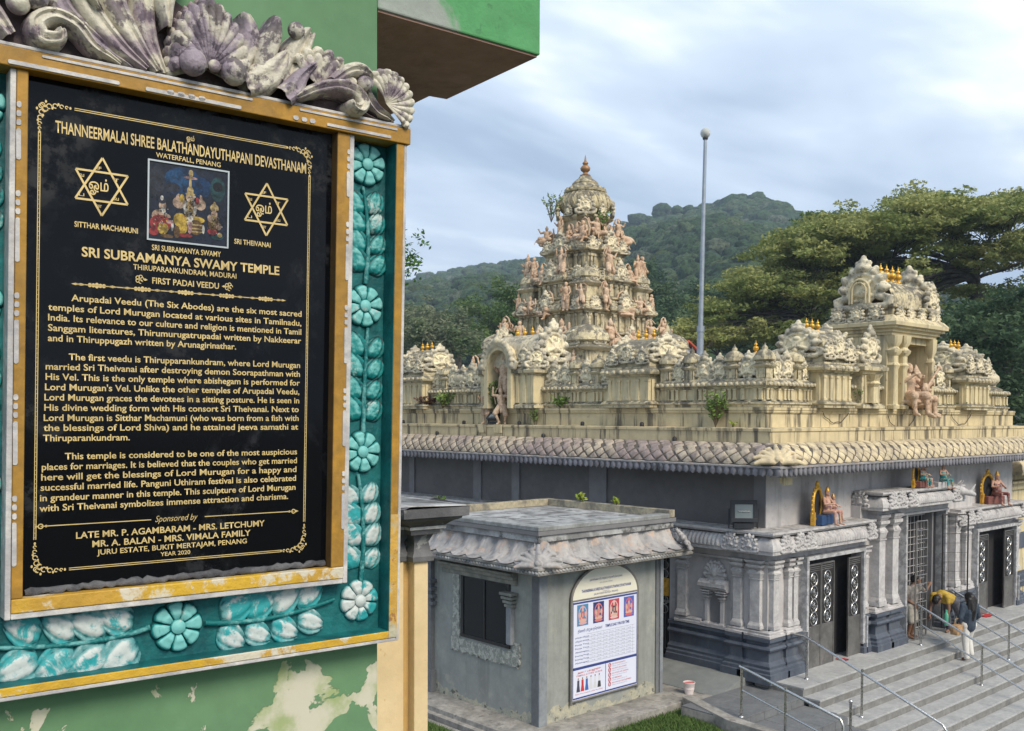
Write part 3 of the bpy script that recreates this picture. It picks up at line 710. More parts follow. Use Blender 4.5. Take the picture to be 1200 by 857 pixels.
for bx in ((U0-.004,U0,V0-.004,V1+.004),(U1,U1+.004,V0-.004,V1+.004),(U0,U1,V0-.004,V0),(U0,U1,V1,V1+.004)):
    b = MB(); b.box(bx[0],bx[1],TY-.004,TY+.0005,bx[2],bx[3]); part('picture_frame', b, m_silver, pq, world=False)

# the real frame is a little out of square: its uprights lean by about one degree
for root_ in (fr, pq):
    for ch in root_.children:
        if ch.rotation_euler.x == 0 and ch.location.length < 1e-6 and ch.data:
            for v_ in ch.data.vertices: v_.co.x += .019*(v_.co.z-.16)
        else: ch.location.x += .019*(ch.location.z-.16)

# ---- cream post with a dark grey capital standing behind the pillar
cp = thing('cream_post', 'cream post with dark grey stepped capital behind the green pillar', 'post', (SROOT[0],SROOT[1],0), SROT)
m_cpost = mat('cream post paint', (.72,.56,.33), (.66,.50,.28), 2, .5, .15, .08, .8, .15, 22, spots=(16,.66,.70,(.42,.25,.10),.7))
m_cgroove = mat('ochre groove paint', (.52,.33,.12), None, 3, var=.1)
m_cap = mat('dark grey capital', (.105,.105,.115), (.17,.17,.18), 3, .5, .12, .2, .85, .35, 20, spots=(8,.60,.66,(.42,.42,.40),.5))
m_captop = mat('bleached slab top', (.50,.50,.50), (.26,.26,.26), 5, .5, .1, .2, .9, .3, 20)
b = MB(); b.prism([(.2,1.445),(1.085,1.445),(1.085,2.3),(.2,2.3)], 0, SZ-.69); part('shaft', b, m_cpost, cp, world=False, bevel=.004)
b = MB(); b.prism([(1.085,1.455),(1.115,1.455),(1.115,2.3),(1.085,2.3)], 0, SZ-.69); part('groove', b, m_cgroove, cp, world=False)
b = MB(); b.prism([(1.115,1.400),(1.190,1.400),(1.190,2.3),(1.115,2.3)], 0, SZ-.69); part('shaft', b, m_cpost, cp, world=False, bevel=.004)
path = [(.15,1.46),(1.09,1.46),(1.09,1.50),(1.12,1.50),(1.12,1.405),(1.188,1.405),(1.188,2.3)]
prof = [(0,-.69),(.022,-.688),(.026,-.665),(.012,-.645),(.004,-.60),(.020,-.566),(.05,-.560),(.055,-.535),(.060,-.533)]
b = MB(); b.sweep([(o,SZ+z_) for o,z_ in prof], path); part('capital', b, m_cap, cp, 40, world=False)
b = MB(); b.sweep([(o,SZ+z_) for o,z_ in ((.0,-.536),(.062,-.536),(.064,-.522),(0,-.522))], path); part('white_fillet', b, m_wline, cp, world=False)
b = MB(); b.sweep([(o,SZ+z_) for o,z_ in ((0,-.521),(.060,-.521),(.085,-.500),(.115,-.487),(.118,-.478),(.140,-.474),(.142,-.432),(-.3,-.426))], path); part('abacus', b, m_cap, cp, 40, world=False)
b = MB(); b.sweep([(o,SZ+z_) for o,z_ in ((-.3,-.4262),(.125,-.4285),(.120,-.4235),(-.9,-.420))], [(.15,1.46),(1.09,1.46),(1.188,1.43),(1.188,2.3)]); part('slab_top', b, m_captop, cp, world=False)
# ================================================================== TEMPLE
TX, TY0 = 17.5, 11.6          # near corner of the upper wall
TXE, TYE = 30.2, 36.0
LROT, RROT = -PI/2, 0.0       # pieces are drawn with x to the viewer's right and -y outwards
def place(side, a, out, z):   # a metres from the near corner along that facade
    return (TX-out, TY0+a, z) if side == 'L' else (TX+a, TY0-out, z)
ROT = {'L': LROT, 'R': RROT}
FLOOR = .36
tem = thing('temple', 'grey walled temple hall with cream barrel eave and three doorways above the granite steps', 'temple', (TX,TY0,FLOOR))
P2 = [(TX,TYE),(TX,TY0),(TXE,TY0),(TXE,TYE)]
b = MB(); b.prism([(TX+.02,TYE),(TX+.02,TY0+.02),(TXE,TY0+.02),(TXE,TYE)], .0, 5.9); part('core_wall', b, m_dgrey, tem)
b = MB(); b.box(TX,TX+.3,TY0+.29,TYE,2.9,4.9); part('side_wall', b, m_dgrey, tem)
b = MB(); b.box(TX-.012,TX+.3,TY0,TY0+.28,2.9,4.9); part('corner_pilaster', b, m_mgrey, tem)
for y0_, y1_ in ((12.13,12.2),(16.04,16.61),(19.16,19.46),(20.74,21.07),(23.85,24.1)):
    if y0_ > 12.5: b = MB(); b.box(TX-.05,TX+.02,y0_,y1_,2.9,4.9); part('wall_pilaster', b, m_mgrey, tem, bevel=.006)
b = MB(); b.box(TX+.002,TXE,TY0-.012,TY0+.3,2.9,4.9); part('front_wall', b, m_lgrey, tem)
# lower walls
LX, LY = 17.3, 11.4
b = MB(); b.box(LX,TX+.1,LY+.01,13.95,.36,2.95); b.box(LX,TX+.1,15.4,TYE,.36,2.95); b.box(LX+.05,TX+.1,13.9,15.5,2.62,2.95); part('lower_side_wall', b, m_lgrey, tem)
b = MB(); b.box(LX+.001,18.46,LY,TY0,.36,2.95); b.box(20.94,22.78,LY-.05,TY0,.36,3.72); b.box(24.98,26.92,LY-.05,TY0,.36,3.72); b.box(29.66,TXE,LY,TY0,.36,2.95)
b.box(18.46,20.94,LY,TY0,2.70,2.95); b.box(26.92,29.66,LY,TY0,2.70,2.95); b.box(22.78,24.98,LY-.1,TY0,3.45,3.72)
part('lower_front_wall', b, m_lgrey, tem)
b = MB(); b.box(18.4,21,TY0-.02,TY0+2.2,.30,.358); b.box(22.7,25.1,TY0-.02,TY0+2.2,.30,.358); b.box(26.8,29.7,TY0-.02,TY0+2.2,.30,.358); part('threshold', b, m_court, tem)
# dark sheets close the openings; the unlit rooms are put into their colour
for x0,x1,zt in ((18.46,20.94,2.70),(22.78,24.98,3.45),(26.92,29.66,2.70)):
    b = MB(); b.box(x0,x1,TY0-.03,TY0+.015,FLOOR,zt); part('doorway_dark_sheet', b, m_dark, tem)
b = MB(); b.box(TX-.02,TX+.015,13.95,15.4,FLOOR,2.62); part('doorway_dark_sheet', b, m_dark, tem)

# plinth mouldings (slate blue) with broken-out bays
PROF = [(0,.30),(.16,.30),(.16,.50),(.13,.515),(.13,.575),(.09,.60),(.10,.66),(.02,.73),(.02,.93),(.085,.955),(.11,1.0),(.085,1.045),(.02,1.06),(.02,1.13),(.09,1.145),(.09,1.215),(0,1.225)]
def plinth(path, mt=m_slate, name='plinth', prof=PROF): b = MB(); b.sweep(prof, path); return part(name, b, mt, tem, 25, bevel=.004)
plinth([(LX-.02,13.9),(LX-.02,12.22),(LX-.09,12.22),(LX-.09,11.95),(LX-.02,11.95),(LX-.02,11.80),(LX-.09,11.80),(LX-.09,LY-.10),(LX+.30,LY-.10),(LX+.30,LY-.03),(LX+.55,LY-.03),(LX+.55,LY-.10),(LX+.95,LY-.10),(LX+.95,LY-.02),(LX+1.12,LY-.02)])
plinth([(LX-.02,TYE),(LX-.02,15.45)])
plinth([(20.98,LY),(20.98,LY-.10),(21.30,LY-.10),(21.30,LY-.26),(21.75,LY-.26),(21.75,LY-.20),(21.95,LY-.20),(21.95,LY-.26),(22.45,LY-.26),(22.45,LY-.12),(22.72,LY-.12),(22.72,LY)])
plinth([(25.02,LY),(25.02,LY-.12),(25.3,LY-.12),(25.3,LY-.26),(25.75,LY-.26),(25.75,LY-.20),(25.95,LY-.20),(25.95,LY-.26),(26.4,LY-.26),(26.4,LY-.10),(26.85,LY-.10),(26.85,LY)])
plinth([(29.72,LY),(29.72,LY-.1),(30.1,LY-.1),(30.1,LY)])
# pale sill moulding above the plinth
SILL = [(0,1.226),(.10,1.226),(.10,1.275),(.07,1.29),(.075,1.33),(.03,1.36),(.0,1.365)]
for pth in ([(LX-.02,13.72),(LX-.02,13.02)],[(LX-.02,12.25),(LX-.02,12.22),(LX-.07,12.22),(LX-.07,11.95),(LX-.02,11.95),(LX-.02,11.80),(LX-.07,11.80),(LX-.07,LY-.08),(LX+.30,LY-.08),(LX+.30,LY-.01),(LX+.55,LY-.01),(LX+.55,LY-.08),(LX+.95,LY-.08),(LX+.95,LY)],
            [(20.98,LY-.06),(21.30,LY-.06),(21.30,LY-.22),(22.45,LY-.22),(22.45,LY-.10),(22.72,LY-.10)],[(25.02,LY-.10),(25.3,LY-.10),(25.3,LY-.22),(26.4,LY-.22),(26.4,LY-.06),(26.85,LY-.06)]):
    plinth(pth, m_lgrey, 'sill_moulding', SILL)
# pilasters with swelling base and bracket capital
def pilaster(x0, x1, y0, y1, z0, z1, mt=m_stonewhite, name='pilaster', par=None):
    p = link(name, None, par or tem); b = MB(); cx_, cy_ = (x0+x1)/2, (y0+y1)/2; hx, hy = (x1-x0)/2, (y1-y0)/2; H = z1-z0
    def ring(e, za, zb): b.box(cx_-hx-e,cx_+hx+e,cy_-hy-e,cy_+hy+e,za,zb)
    def taper(e0,e1,za,zb): b.add([(cx_+sx*(hx+e),cy_+sy*(hy+e),z_) for e,z_ in ((e0,za),(e1,zb)) for sx,sy in ((-1,-1),(1,-1),(1,1),(-1,1))],[(3,2,1,0),(4,5,6,7),(0,1,5,4),(1,2,6,5),(2,3,7,6),(3,0,4,7)])
    ring(.035,z0,z0+.05*H); taper(.03,.0,z0+.05*H+.001,z0+.10*H); ring(0,z0+.10*H,z0+.72*H)
    me = b
    o = part('shaft', me, mt, p, bevel=.004)
    b = MB()
    ring(.022,z0+.72*H,z0+.735*H); taper(0,.03,z0+.736*H,z0+.80*H); ring(.04,z0+.80*H,z0+.82*H); taper(.035,-.01,z0+.821*H,z0+.86*H); taper(-.01,.055,z0+.861*H,z0+.90*H); ring(.07,z0+.90*H,z0+.935*H)
    taper(.03,.075,z0+.936*H,z0+.97*H); ring(.085,z0+.971*H,z1)
    part('capital', b, mt, p, bevel=.004); return p
for y0_, y1_ in ((13.42,13.66),(11.98,12.18),(11.52,11.76)): pilaster(LX-.10,LX+.05,y0_,y1_,1.37,2.80)
for x0_, x1_ in ((17.36,17.55),(17.90,18.05),(18.12,18.26)): pilaster(x0_,x1_,LY-.11,LY+.05,1.37,2.80)
pilaster(21.02,21.16,LY-.12,LY+.02,1.37,2.80)
for x0_, x1_ in ((21.38,21.66),(22.02,22.30)): pilaster(x0_,x1_,LY-.30,LY-.02,1.37,3.50)
for x0_, x1_ in ((25.42,25.66),(26.02,26.28)): pilaster(x0_,x1_,LY-.28,LY-.02,1.37,3.0 if x0_ > 26 else 3.3)
pilaster(29.78,29.98,LY-.12,LY+.02,1.37,2.8)

# cornices: rounded kapota carrying petals and medallions
CP = [(0,2.72),(.06,2.72),(.07,2.77),(.0,2.80)]
def kapota(z0, h, reach=.36):
    return [(.02,z0),(reach-.05,z0+.02),(reach-.02,z0+.06*h),(reach-.02,z0+.20*h),(reach,z0+.22*h),(reach-.012,z0+.40*h),(reach-.05,z0+.58*h),(reach-.12,z0+.72*h),(reach-.20,z0+.78*h),(reach-.20,z0+.80*h),(reach-.06,z0+.82*h),(reach-.05,z0+.88*h),(reach-.02,z0+.90*h),(reach-.02,z0+h),(-.18,z0+h+.02)]
def cornice(path, z0, h, name='cornice', reach=.36, under=True):
    c = link(name, None, tem)
    b = MB(); b.sweep(kapota(z0,h,reach), path); part('moulding', b, m_stonewhite, c, 30, bevel=.003)
    if under:
        b = MB(); b.sweep([(0,z0-.20),(.05,z0-.20),(.06,z0-.15),(.03,z0-.14),(.05,z0-.02),(.12,z0-.004),(0,z0-.002)], path); part('under_moulding', b, m_lgrey, c, 30)
    return c
c1 = cornice([(LX,TYE),(LX,LY),(21.15,LY)], 2.93, .49)
c2 = cornice([(21.35,TY0),(21.35,LY-.22),(24.95,LY-.22),(24.95,TY0)], 3.60, .45)
c3 = cornice([(25.55,LY),(29.9,LY)], 2.90, .46)
# petals on the rounded band (too fine to pick apart far off: one part per run)
def petal_run(par, side, x0, x1, fixed, z0, h, reach=.36, step=.105):
    """ribs along a run; x0..x1 along the run, on the plane 'fixed'"""
    b = MB(); n = int((x1-x0)/step)
    pr = [(reach+.012,z0+.24*h),(reach+.020,z0+.34*h),(reach+.005,z0+.50*h),(reach-.045,z0+.64*h),(reach-.11,z0+.74*h)]
    for i in range(n):
        c = x0+step*(i+.5); w_ = step*.40; vs = []
        for o,z_ in pr:
            for e,d in ((-1,-.02),(-.55,.006),(0,.018),(.55,.006),(1,-.02)): vs.append((c+w_*e, o+d, z_))
        vs = [(x_, fixed-o, z_) if side == 'R' else (fixed-o, x_, z_) for x_,o,z_ in vs]
        fs = [(j*5+k, j*5+k+1, (j+1)*5+k+1, (j+1)*5+k) for j in range(4) for k in range(4)]+[(0,5,10,15,20)[::-1],(4,9,14,19,24),(0,1,2,3,4)]
        b.add(vs, fs if side == 'R' else [f[::-1] for f in fs])
    part('petal_band', b, m_stonewhite, par, 60, kind='stuff')
petal_run(c1,'R',18.55,20.75,LY,2.93,.49); petal_run(c1,'L',12.35,22,LX,2.93,.49)
petal_run(c2,'R',22.7,24.6,LY-.22,3.60,.45); petal_run(c3,'R',26.9,29.5,LY,2.90,.46)

# carved medallion used on cornices and rooflines (unit: about 1 wide, 1.15 tall, front -y)
def crest_shapes(seed, flame=True, squat=False):
    return crest2(seed, flame)
def crest_old(seed, flame=True, squat=False):
    rnd = random.Random(seed); S = [('e',(0,0,.46),(.36,.12,.37)),('b',(-.40,.40,-.10,.12,.0,.12))]
    n = 13
    for i in range(n):
        a = R(-38+256*i/(n-1)); r = .42; rr = rnd.uniform(.062,.088)
        S.append(('e',(r*math.cos(a), -.03, .47+r*math.sin(a)*.98),(rr,rr*1.25,rr)))
        if i % 2: S.append(('e',((r+.07)*math.cos(a), -.0, .47+(r+.07)*math.sin(a)),(.045,.06,.045)))
    for i in range(16):
        a = R(-60+300*i/15); S.append(('e',(.295*math.cos(a),-.10,.46+.31*math.sin(a)),(.03,.05,.03)))
    S.append(('t',[(.25*math.cos(R(a)),-.10,.46+.27*math.sin(R(a))) for a in range(-50,240,20)],.026))
    # inner relief
    S += [('e',(0,-.12,.46),(.10,.05,.14)),('e',(0,-.13,.63),(.06,.05,.06)),('e',(-.12,-.11,.36),(.07,.04,.05)),('e',(.12,-.11,.36),(.07,.04,.05)),
          ('t',spiral((-.13,.50),.07,1.1,0,1,12,y=-.11),.020),('t',spiral((.13,.50),.07,1.1,PI,-1,12,y=-.11),.020)]
    for s in (-1,1):
        S.append(('t',[(s*x_,-.04,z_) for x_,z_ in ((.30,.05),(.42,.06),(.52,.12),(.53,.22),(.45,.25),(.43,.18))],[.06,.07,.065,.055,.045,.03]))
        S.append(('t',[(s*x_,-.03,z_) for x_,z_ in ((.36,.72),(.46,.78),(.50,.88),(.44,.93),(.40,.87))],[.05,.05,.045,.035,.03]))
    if flame:
        S += [('e',(0,-.05,.90),(.13,.10,.11)),('e',(-.08,-.07,.93),(.05,.06,.05)),('e',(.08,-.07,.93),(.05,.06,.05)),('e',(0,-.10,.87),(.04,.05,.04)),
              ('c',(0,-.03,.98),(0,-.02,1.16),.08,.02),('c',(-.09,-.03,.97),(-.13,-.02,1.09),.05,.015),('c',(.09,-.03,.97),(.13,-.02,1.09),.05,.015)]
    return S
def crest2(seed, flame=True):
    rnd = random.Random(seed); S = [('e',(0,0,.44),(.30,.10,.33)),('b',(-.36,.36,-.09,.12,.0,.13))]
    n = 9
    for i in range(n):          # heavy curled lobes round the rim
        a = R(-30+240*i/(n-1)); rr = rnd.uniform(.085,.115); cx_, cz = .40*math.cos(a), .46+.40*math.sin(a)
        S.append(('e',(cx_,-.02,cz),(rr,rr*1.2,rr))); S.append(('e',(cx_*1.20,-.0,.46+(cz-.46)*1.22),(.055,.07,.055)))
    S.append(('t',[(.29*math.cos(R(a)),-.07,.45+.31*math.sin(R(a))) for a in range(-70,255,15)],.042))
    S += [('e',(0,-.10,.42),(.15,.06,.17)),('e',(0,-.12,.60),(.085,.06,.075)),('c',(-.05,-.12,.36),(-.17,-.10,.30),.055,.045),('c',(.05,-.12,.36),(.17,-.10,.30),.055,.045),('c',(-.10,-.11,.50),(-.17,-.10,.60),.04,.03),('c',(.10,-.11,.50),(.17,-.10,.60),.04,.03)]
    for s in (-1,1):
        S.append(('t',[(s*x_,-.04,z_) for x_,z_ in ((.26,.05),(.40,.05),(.52,.11),(.54,.24),(.45,.28),(.42,.20))],[.07,.085,.08,.07,.055,.035]))
    if flame: S += [('e',(0,-.05,.90),(.17,.13,.11)),('e',(0,-.03,1.02),(.10,.09,.10)),('e',(-.11,-.03,1.0),(.06,.07,.06)),('e',(.11,-.03,1.0),(.06,.07,.06)),('e',(0,-.02,1.12),(.055,.06,.06)),('e',(-.06,-.12,.90),(.04,.04,.04)),('e',(.06,-.12,.90),(.04,.04,.04))]
    return S
def crest_mat(name, inner, rim, rim2):
    m = bpy.data.materials.new(name); m.use_nodes = True; t = NT(m.node_tree); b = t.n['Principled BSDF']; P = t.pos()
    oc = t.sep(t.new('ShaderNodeTexCoord').outputs['Object']); r = t.math('SQRT', t.math('ADD', t.math('MULTIPLY',oc[0],oc[0]), t.math('POWER', t.math('SUBTRACT',oc[2],.44), 2)))
    n = t.noise(P, 6, 5, .65); k = t.step(t.math('ADD', r, t.math('MULTIPLY', t.math('SUBTRACT', n, .5), .30)), .26, .36)
    rc = t.mix(t.step(t.noise(P, 3.2, 5, .6), .42, .60), rim, rim2); c = t.mix(k, inner, rc)
    c = t.mix(t.step(t.noise(P, 8, 6, .75), .50, .64, 0, .75), c, (.11,.105,.09)); t.put(b,'Base Color',c); b.inputs['Roughness'].default_value = .9
    bn = t.new('ShaderNodeBump'); bn.inputs['Strength'].default_value = .4; bn.inputs['Distance'].default_value = .02; t.put(bn,'Height',t.noise(P, 28, 5, .7)); t.l.new(bn.outputs[0], b.inputs['Normal'])
    return m
m_cr1 = crest_mat('medallion stucco', (.72,.63,.44), (.60,.53,.38), (.30,.27,.21)); m_cr2 = crest_mat('pale medallion', (.76,.67,.46), (.66,.59,.43), (.38,.345,.27))
CREST = [vx('crest', crest_shapes(1), .019, m_cr1, 1), vx('crest', crest_shapes(2,False), .019, m_cr1, 1)]
CRESTW = CREST[1].copy(); CRESTW.materials[0] = m_stonewhite
def mini_shrine():
    b = MB()
    b.lathe([(.17,0),(.17,.05),(.14,.07),(.14,.28),(.19,.31),(.21,.35),(.16,.39),(.13,.40),(.13,.44)], n=16, sq=7)
    for s in (-1,1):
        for q in (-.10,.10): b.box(q-.018,q+.018,-.152,-.13,.07,.28)
    b.box(-.045,.045,-.148,-.12,.07,.22)
    b.lathe([(.14,.44),(.20,.47),(.205,.54),(.16,.63),(.09,.69),(.05,.71),(.055,.75),(.02,.80),(.001,.86)], n=24, sq=3, rib=(12,.07))
    return b.mesh('miniature_shrine', m_tower, 40)
SHR = mini_shrine()
CRESTL = CREST[0].copy(); CRESTL.materials[0] = m_cr2
def medal(par, side, x, fixed, z, s, me=CRESTW, name='medallion', sx=1):
    loc = (x, fixed, z) if side == 'R' else (fixed, x, z)
    inv = wm(par).inverted(); l = inv @ Vector(loc)
    return link(name, me, par, l, ROT[side], (s*sx,s,s))
for x_ in (17.45,17.98,18.38,20.95): medal(c1,'R',x_,LY-.33,2.98,.40)
for y_ in (11.62,12.08,): medal(c1,'L',y_,LX-.33,2.98,.40)
medal(c1,'L',13.5,LX-.33,2.98,.36)
for x_ in (21.5,21.9,22.45,24.80): medal(c2,'R',x_,LY-.56,3.65,.42)
medal(c2,'L',LY+.0,21.0,3.65,.42); 
for x_ in (25.7,26.2,26.7,29.75): medal(c3,'R',x_,LY-.33,2.94,.40)

# niche in the side wall
nc = link('niche', None, tem)
b = MB(); b.box(LX-.012,LX+.02,12.52,12.82,1.226,1.98); part('recess', b, m_mgrey, nc)
for y0_ in (12.43,12.83): pilaster(LX-.09,LX,y0_,y0_+.08,1.27,2.02,m_lgrey,'small_pilaster',tem)
b = MB(); b.sweep([(0,2.02),(.10,2.02),(.15,2.06),(.15,2.09),(.20,2.11),(.20,2.19),(.13,2.25),(.06,2.28),(0,2.28)],[(LX,13.02),(LX,12.32)]); part('hood', b, m_stonewhite, nc, 30, bevel=.004)
b = MB(); b.sweep([(0,1.226),(.12,1.226),(.12,1.30),(0,1.33)],[(LX,13.0),(LX,12.28)]); part('sill', b, m_stonewhite, nc, 30)
fan_sh = [('e',(0,0,.05),(.24,.06,.30)),('b',(-.25,.25,-.05,.05,-.02,.05)),('e',(0,-.07,.12),(.07,.05,.10))]
for i in range(9): a = R(6+168*i/8); fan_sh.append(('e',(.26*math.cos(a),-.03,.04+.31*math.sin(a)),(.05,.06,.05)))
for i in range(9): a = R(6+168*i/8); fan_sh.append(('c',(.08*math.cos(a),-.07,.07+.10*math.sin(a)),(.19*math.cos(a),-.05,.05+.22*math.sin(a)),.02,.025))
o = link('fan_ornament', vx('fan_ornament', fan_sh, .012, m_stonewhite, 2), nc, wm(nc).inverted() @ Vector((LX-.03,12.67,2.30)), LROT, 1.0)

# doors
def grille_leaf(par, x0, x1, y, z0, z1, panels, ang=0, hinge=None):
    """folding steel leaf: rings and S scrolls above, plain sheet below"""
    lf = link('door_leaf', None, par); w_ = (x1-x0)/panels; zm = z0+(z1-z0)*.40
    for p in range(panels):
        a, c = x0+w_*p, x0+w_*(p+1); b = MB(); t_ = .032
        b.box(a+.004,a+t_,y-.02,y+.02,z0,z1); b.box(c-t_,c-.004,y-.02,y+.02,z0,z1); b.box(a+t_,c-t_,y-.019,y+.019,z1-t_,z1); b.box(a+t_,c-t_,y-.019,y+.019,zm-t_,zm)
        for k in (.05,.09,.13): b.box(a+t_,c-t_,y-.008,y+.008,z1-t_-k,z1-t_-k+.016)
        part('leaf_frame', b, m_steelp, lf, bevel=.002)
        b = MB(); b.box(a+t_,c-t_,y-.010,y+.010,z0,zm-t_-.001); part('sheet', b, m_steelp, lf)
        b = MB(); n = 4; hh = (z1-.20-zm)/n; cx_ = (a+c)/2; r = min(hh/2, (c-a)/2-t_)*.94
        for i in range(n):
            cz = zm+.01+hh*(i+.5)
            for rr in (r, r*.52): b.tube([(cx_+rr*math.cos(2*PI*k/18), y-.006*(k%2), cz+rr*hh/2/r*math.sin(2*PI*k/18)) for k in range(19)], .013 if rr == r else .009, 6)
            for k in range(6): b.tube([(cx_,y,cz),(cx_+r*.5*math.cos(k*PI/3),y,cz+r*.5*math.sin(k*PI/3))], .007, 5)
        part('scrollwork', b, m_steel, lf, 60)
        b = MB(); b.box(a+t_,c-t_,y+.004,y+.006,zm,z1-t_)
        part('mesh_backing', b, m_iron, lf)
    return lf
def doorway(x0, x1, zt, y=LY-.16):
    d = link('doorway', None, tem); b = MB()
    b.box(x0-.09,x0,y-.05,LY+.02,FLOOR,zt+.08); b.box(x1,x1+.09,y-.05,LY+.02,FLOOR,zt+.08); b.box(x0-.09,x1+.09,y-.052,LY+.02,zt+.081,zt+.16)
    part('door_surround', b, m_surr, d, bevel=.005)
    b = MB(); b.box(x0-.12,x0-.085,y-.10,LY,FLOOR,FLOOR+.85); part('jamb_foot', b, m_surr, d, bevel=.005); b = MB(); b.box(x1+.085,x1+.13,y-.10,LY,FLOOR,FLOOR+.85); part('jamb_foot', b, m_surr, d, bevel=.005)
    return d
m_surr = mat('worn white door surround', (.50,.50,.51), (.30,.30,.31), 7, .5, .1, .15, .8, .3, 40)
d1 = doorway(18.55,20.85,2.62); grille_leaf(d1,18.57,19.66,LY-.14,.37,2.60,2); grille_leaf(d1,20.26,20.83,LY-.14,.37,2.60,1)
d3 = doorway(27.02,29.55,2.58); grille_leaf(d3,27.04,27.75,LY-.14,.37,2.56,1); grille_leaf(d3,28.85,29.53,LY-.14,.37,2.56,1)
d2 = doorway(22.87,24.9,3.36,LY-.2)
# folding lattice gates of the middle door
def lattice(par, x0, x1, y0, y1, z0, z1, nx, nz, mt, t_=.012, name='lattice_gate'):
    g = link(name, None, par); L = math.hypot(x1-x0,y1-y0)
    def P(s): return x0+(x1-x0)*s, y0+(y1-y0)*s
    b = MB()
    for s in (0,1): p = P(s); b.tube([(p[0],p[1],z0),(p[0],p[1],z1)], .02, 6)
    for z_ in (z0+.02,z1): b.tube([(x0,y0,z_),(x1,y1,z_)], .018, 6)
    part('gate_frame', b, mt, g, 60)
    for i in range(1,nx): p = P(i/nx); b = MB(); b.tube([(p[0],p[1],z0),(p[0],p[1],z1)], t_, 5); part('bar', b, mt, g, 60)
    for j in range(1,nz): z_ = z0+(z1-z0)*j/nz; b = MB(); b.tube([(x0,y0-.012,z_),(x1,y1-.012,z_)], t_, 5); part('bar', b, mt, g, 60)
    return g
lattice(d2,22.93,23.42,LY-.42,LY-.46,.42,3.25,3,13,m_steelp)
lattice(d2,24.62,25.16,LY-.30,LY-.70,.42,3.30,4,12,m_iron,.0045)
lattice(d2,23.5,24.5,TY0-.10,TY0-.10,.42,3.3,5,16,m_lgrey,.008,'inner_lattice')
b = MB(); b.box(24.45,24.52,LY-.1,LY+.15,FLOOR,3.36); part('inner_post', b, m_mgrey, d2)
# side gate, half hidden by the kiosk
d4 = link('side_gate', None, tem); b = MB()
for k in range(6): b.tube([(LX+.05,13.98+.12*k,.5),(LX+.05,13.98+.12*k,2.6)], .012, 5)
for k in range(4):
    for j in range(6): b.tube([(LX+.045,14.02+.24*k+.11+.1*math.cos(t_*PI/6),2.4-.2*j+.095*math.sin(t_*PI/6)) for t_ in range(13)], .008, 5)
b.box(LX+.04,LX+.06,13.95,15.4,2.56,2.62); b.box(LX+.04,LX+.06,13.95,15.4,1.55,1.60); part('scrollwork', b, m_steelp, d4, 60)
b = MB(); b.box(LX+.03,LX+.05,14.0,14.35,1.7,2.1); part('yellow_panel', b, m_gold, d4)

# ---------------- barrel eave
eave = link('barrel_eave', None, tem)
def eo(s):     # profile of the barrel: s=0 at the ledge, 1 at the gutter line
    th = s*R(88); return .33+.60*math.sin(th), 4.785+.42*math.cos(th)
pr = [eo(s/12) for s in range(13)][::-1]
b = MB(); b.sweep([(.30,4.60),(.62,4.60)]+[(.90,4.72)]+pr+[(.2,5.215)], [(TX,TYE),(TX,TY0),(TXE,TY0),(TXE,TYE)]); part('barrel', b, m_groove, eave, 60)
b = MB(); b.sweep([(0,4.56),(.90,4.60),(.90,4.66),(.0,4.66)], [(TX,TYE),(TX,TY0),(TXE,TY0),(TXE,TYE)]); part('soffit', b, m_lgrey, eave)
b = MB(); b.sweep([(.88,4.74),(.965,4.745),(.97,4.775),(.93,4.79),(.88,4.79)], P2); part('white_lip', b, m_petal, eave, 40)
b = MB(); b.sweep([(.87,4.60),(.905,4.60),(.925,4.72),(.945,4.745),(.87,4.745)], P2); part('pendant_band', b, m_drip, eave, 40)
# pendants
b = MB()
for (x_,z_,y_) in (): pass
pen = MB(); prp = [(-.030,-.0),(-.045,-.04),(-.05,-.085),(-.038,-.13),(-.0,-.165),(.038,-.13),(.05,-.085),(.045,-.04),(.030,0)]
vs = [(x_,-.012,z_) for x_,z_ in prp]+[(x_*.55,-.030,z_*.85-.012) for x_,z_ in prp]+[(x_,.02,z_) for x_,z_ in prp]; n = 9
pen.add(vs, [tuple(range(n,2*n))]+[(i,i+1,n+i+1,n+i) for i in range(n-1)]+[(n-1,0,n,2*n-1)]+[(i+1,i,2*n+i,2*n+i+1) for i in range(n-1)])
PEN = pen.mesh('pendant', m_drip, 50)
inv = wm(eave).inverted()
for side, L in (('L',17.0),('R',13.65)):
    k = 0; a = -.90
    while a < L and k < 150:
        p = place(side, a, .935, 4.745); o = link('pendant', PEN, eave, inv @ Vector(p), ROT[side], (1.25,1,1.05) if side == 'L' else (1.1,1,1.05)); a += .172; k += 1
# scale tiles
def tile_mesh(s0, W=.34, S=1/2.6, mt=None):
    b = MB(); g = .915; n = 6
    for j in range(n+1):
        q = -1+2*j/n; s = s0+q*S/2*g
        for i in range(n+1):
            e = -1+2*i/n; x_ = e*W/2*g*(1-abs(q)); o, z_ = eo(min(max(s,0),1)); th = min(max(s,0),1)*R(88)
            d = .014*(1-max(abs(e)**4,0))*(1-abs(q)**4)+.004 if abs(q) < 1 else .0
            if abs(e) == 1: d = -.01
            b.v.append((x_, -(o+d*math.sin(th)), z_+d*math.cos(th)))
    for j in range(n):
        for i in range(n): k = j*(n+1)+i; b.f.append((k,k+n+1,k+n+2,k+1)); b.mi.append(0)
    return b.mesh('scale_tile', mt, 60)
S_ = 1/2.6; lists = []
TM = {}
for side, L, mt in (('L',17.0,m_scale_l),('R',13.2,m_scale)):
    for row in range(6):
        TM[(side,row)] = tile_mesh(row*S_/2, .34, S_, mt)
        a0 = -.55 if row > 2 else -.30
        k = 0
        while a0+.34*k < L:
            a = a0+.34*k+(.17 if row % 2 else 0); k += 1
            lists.append((a, side, row))
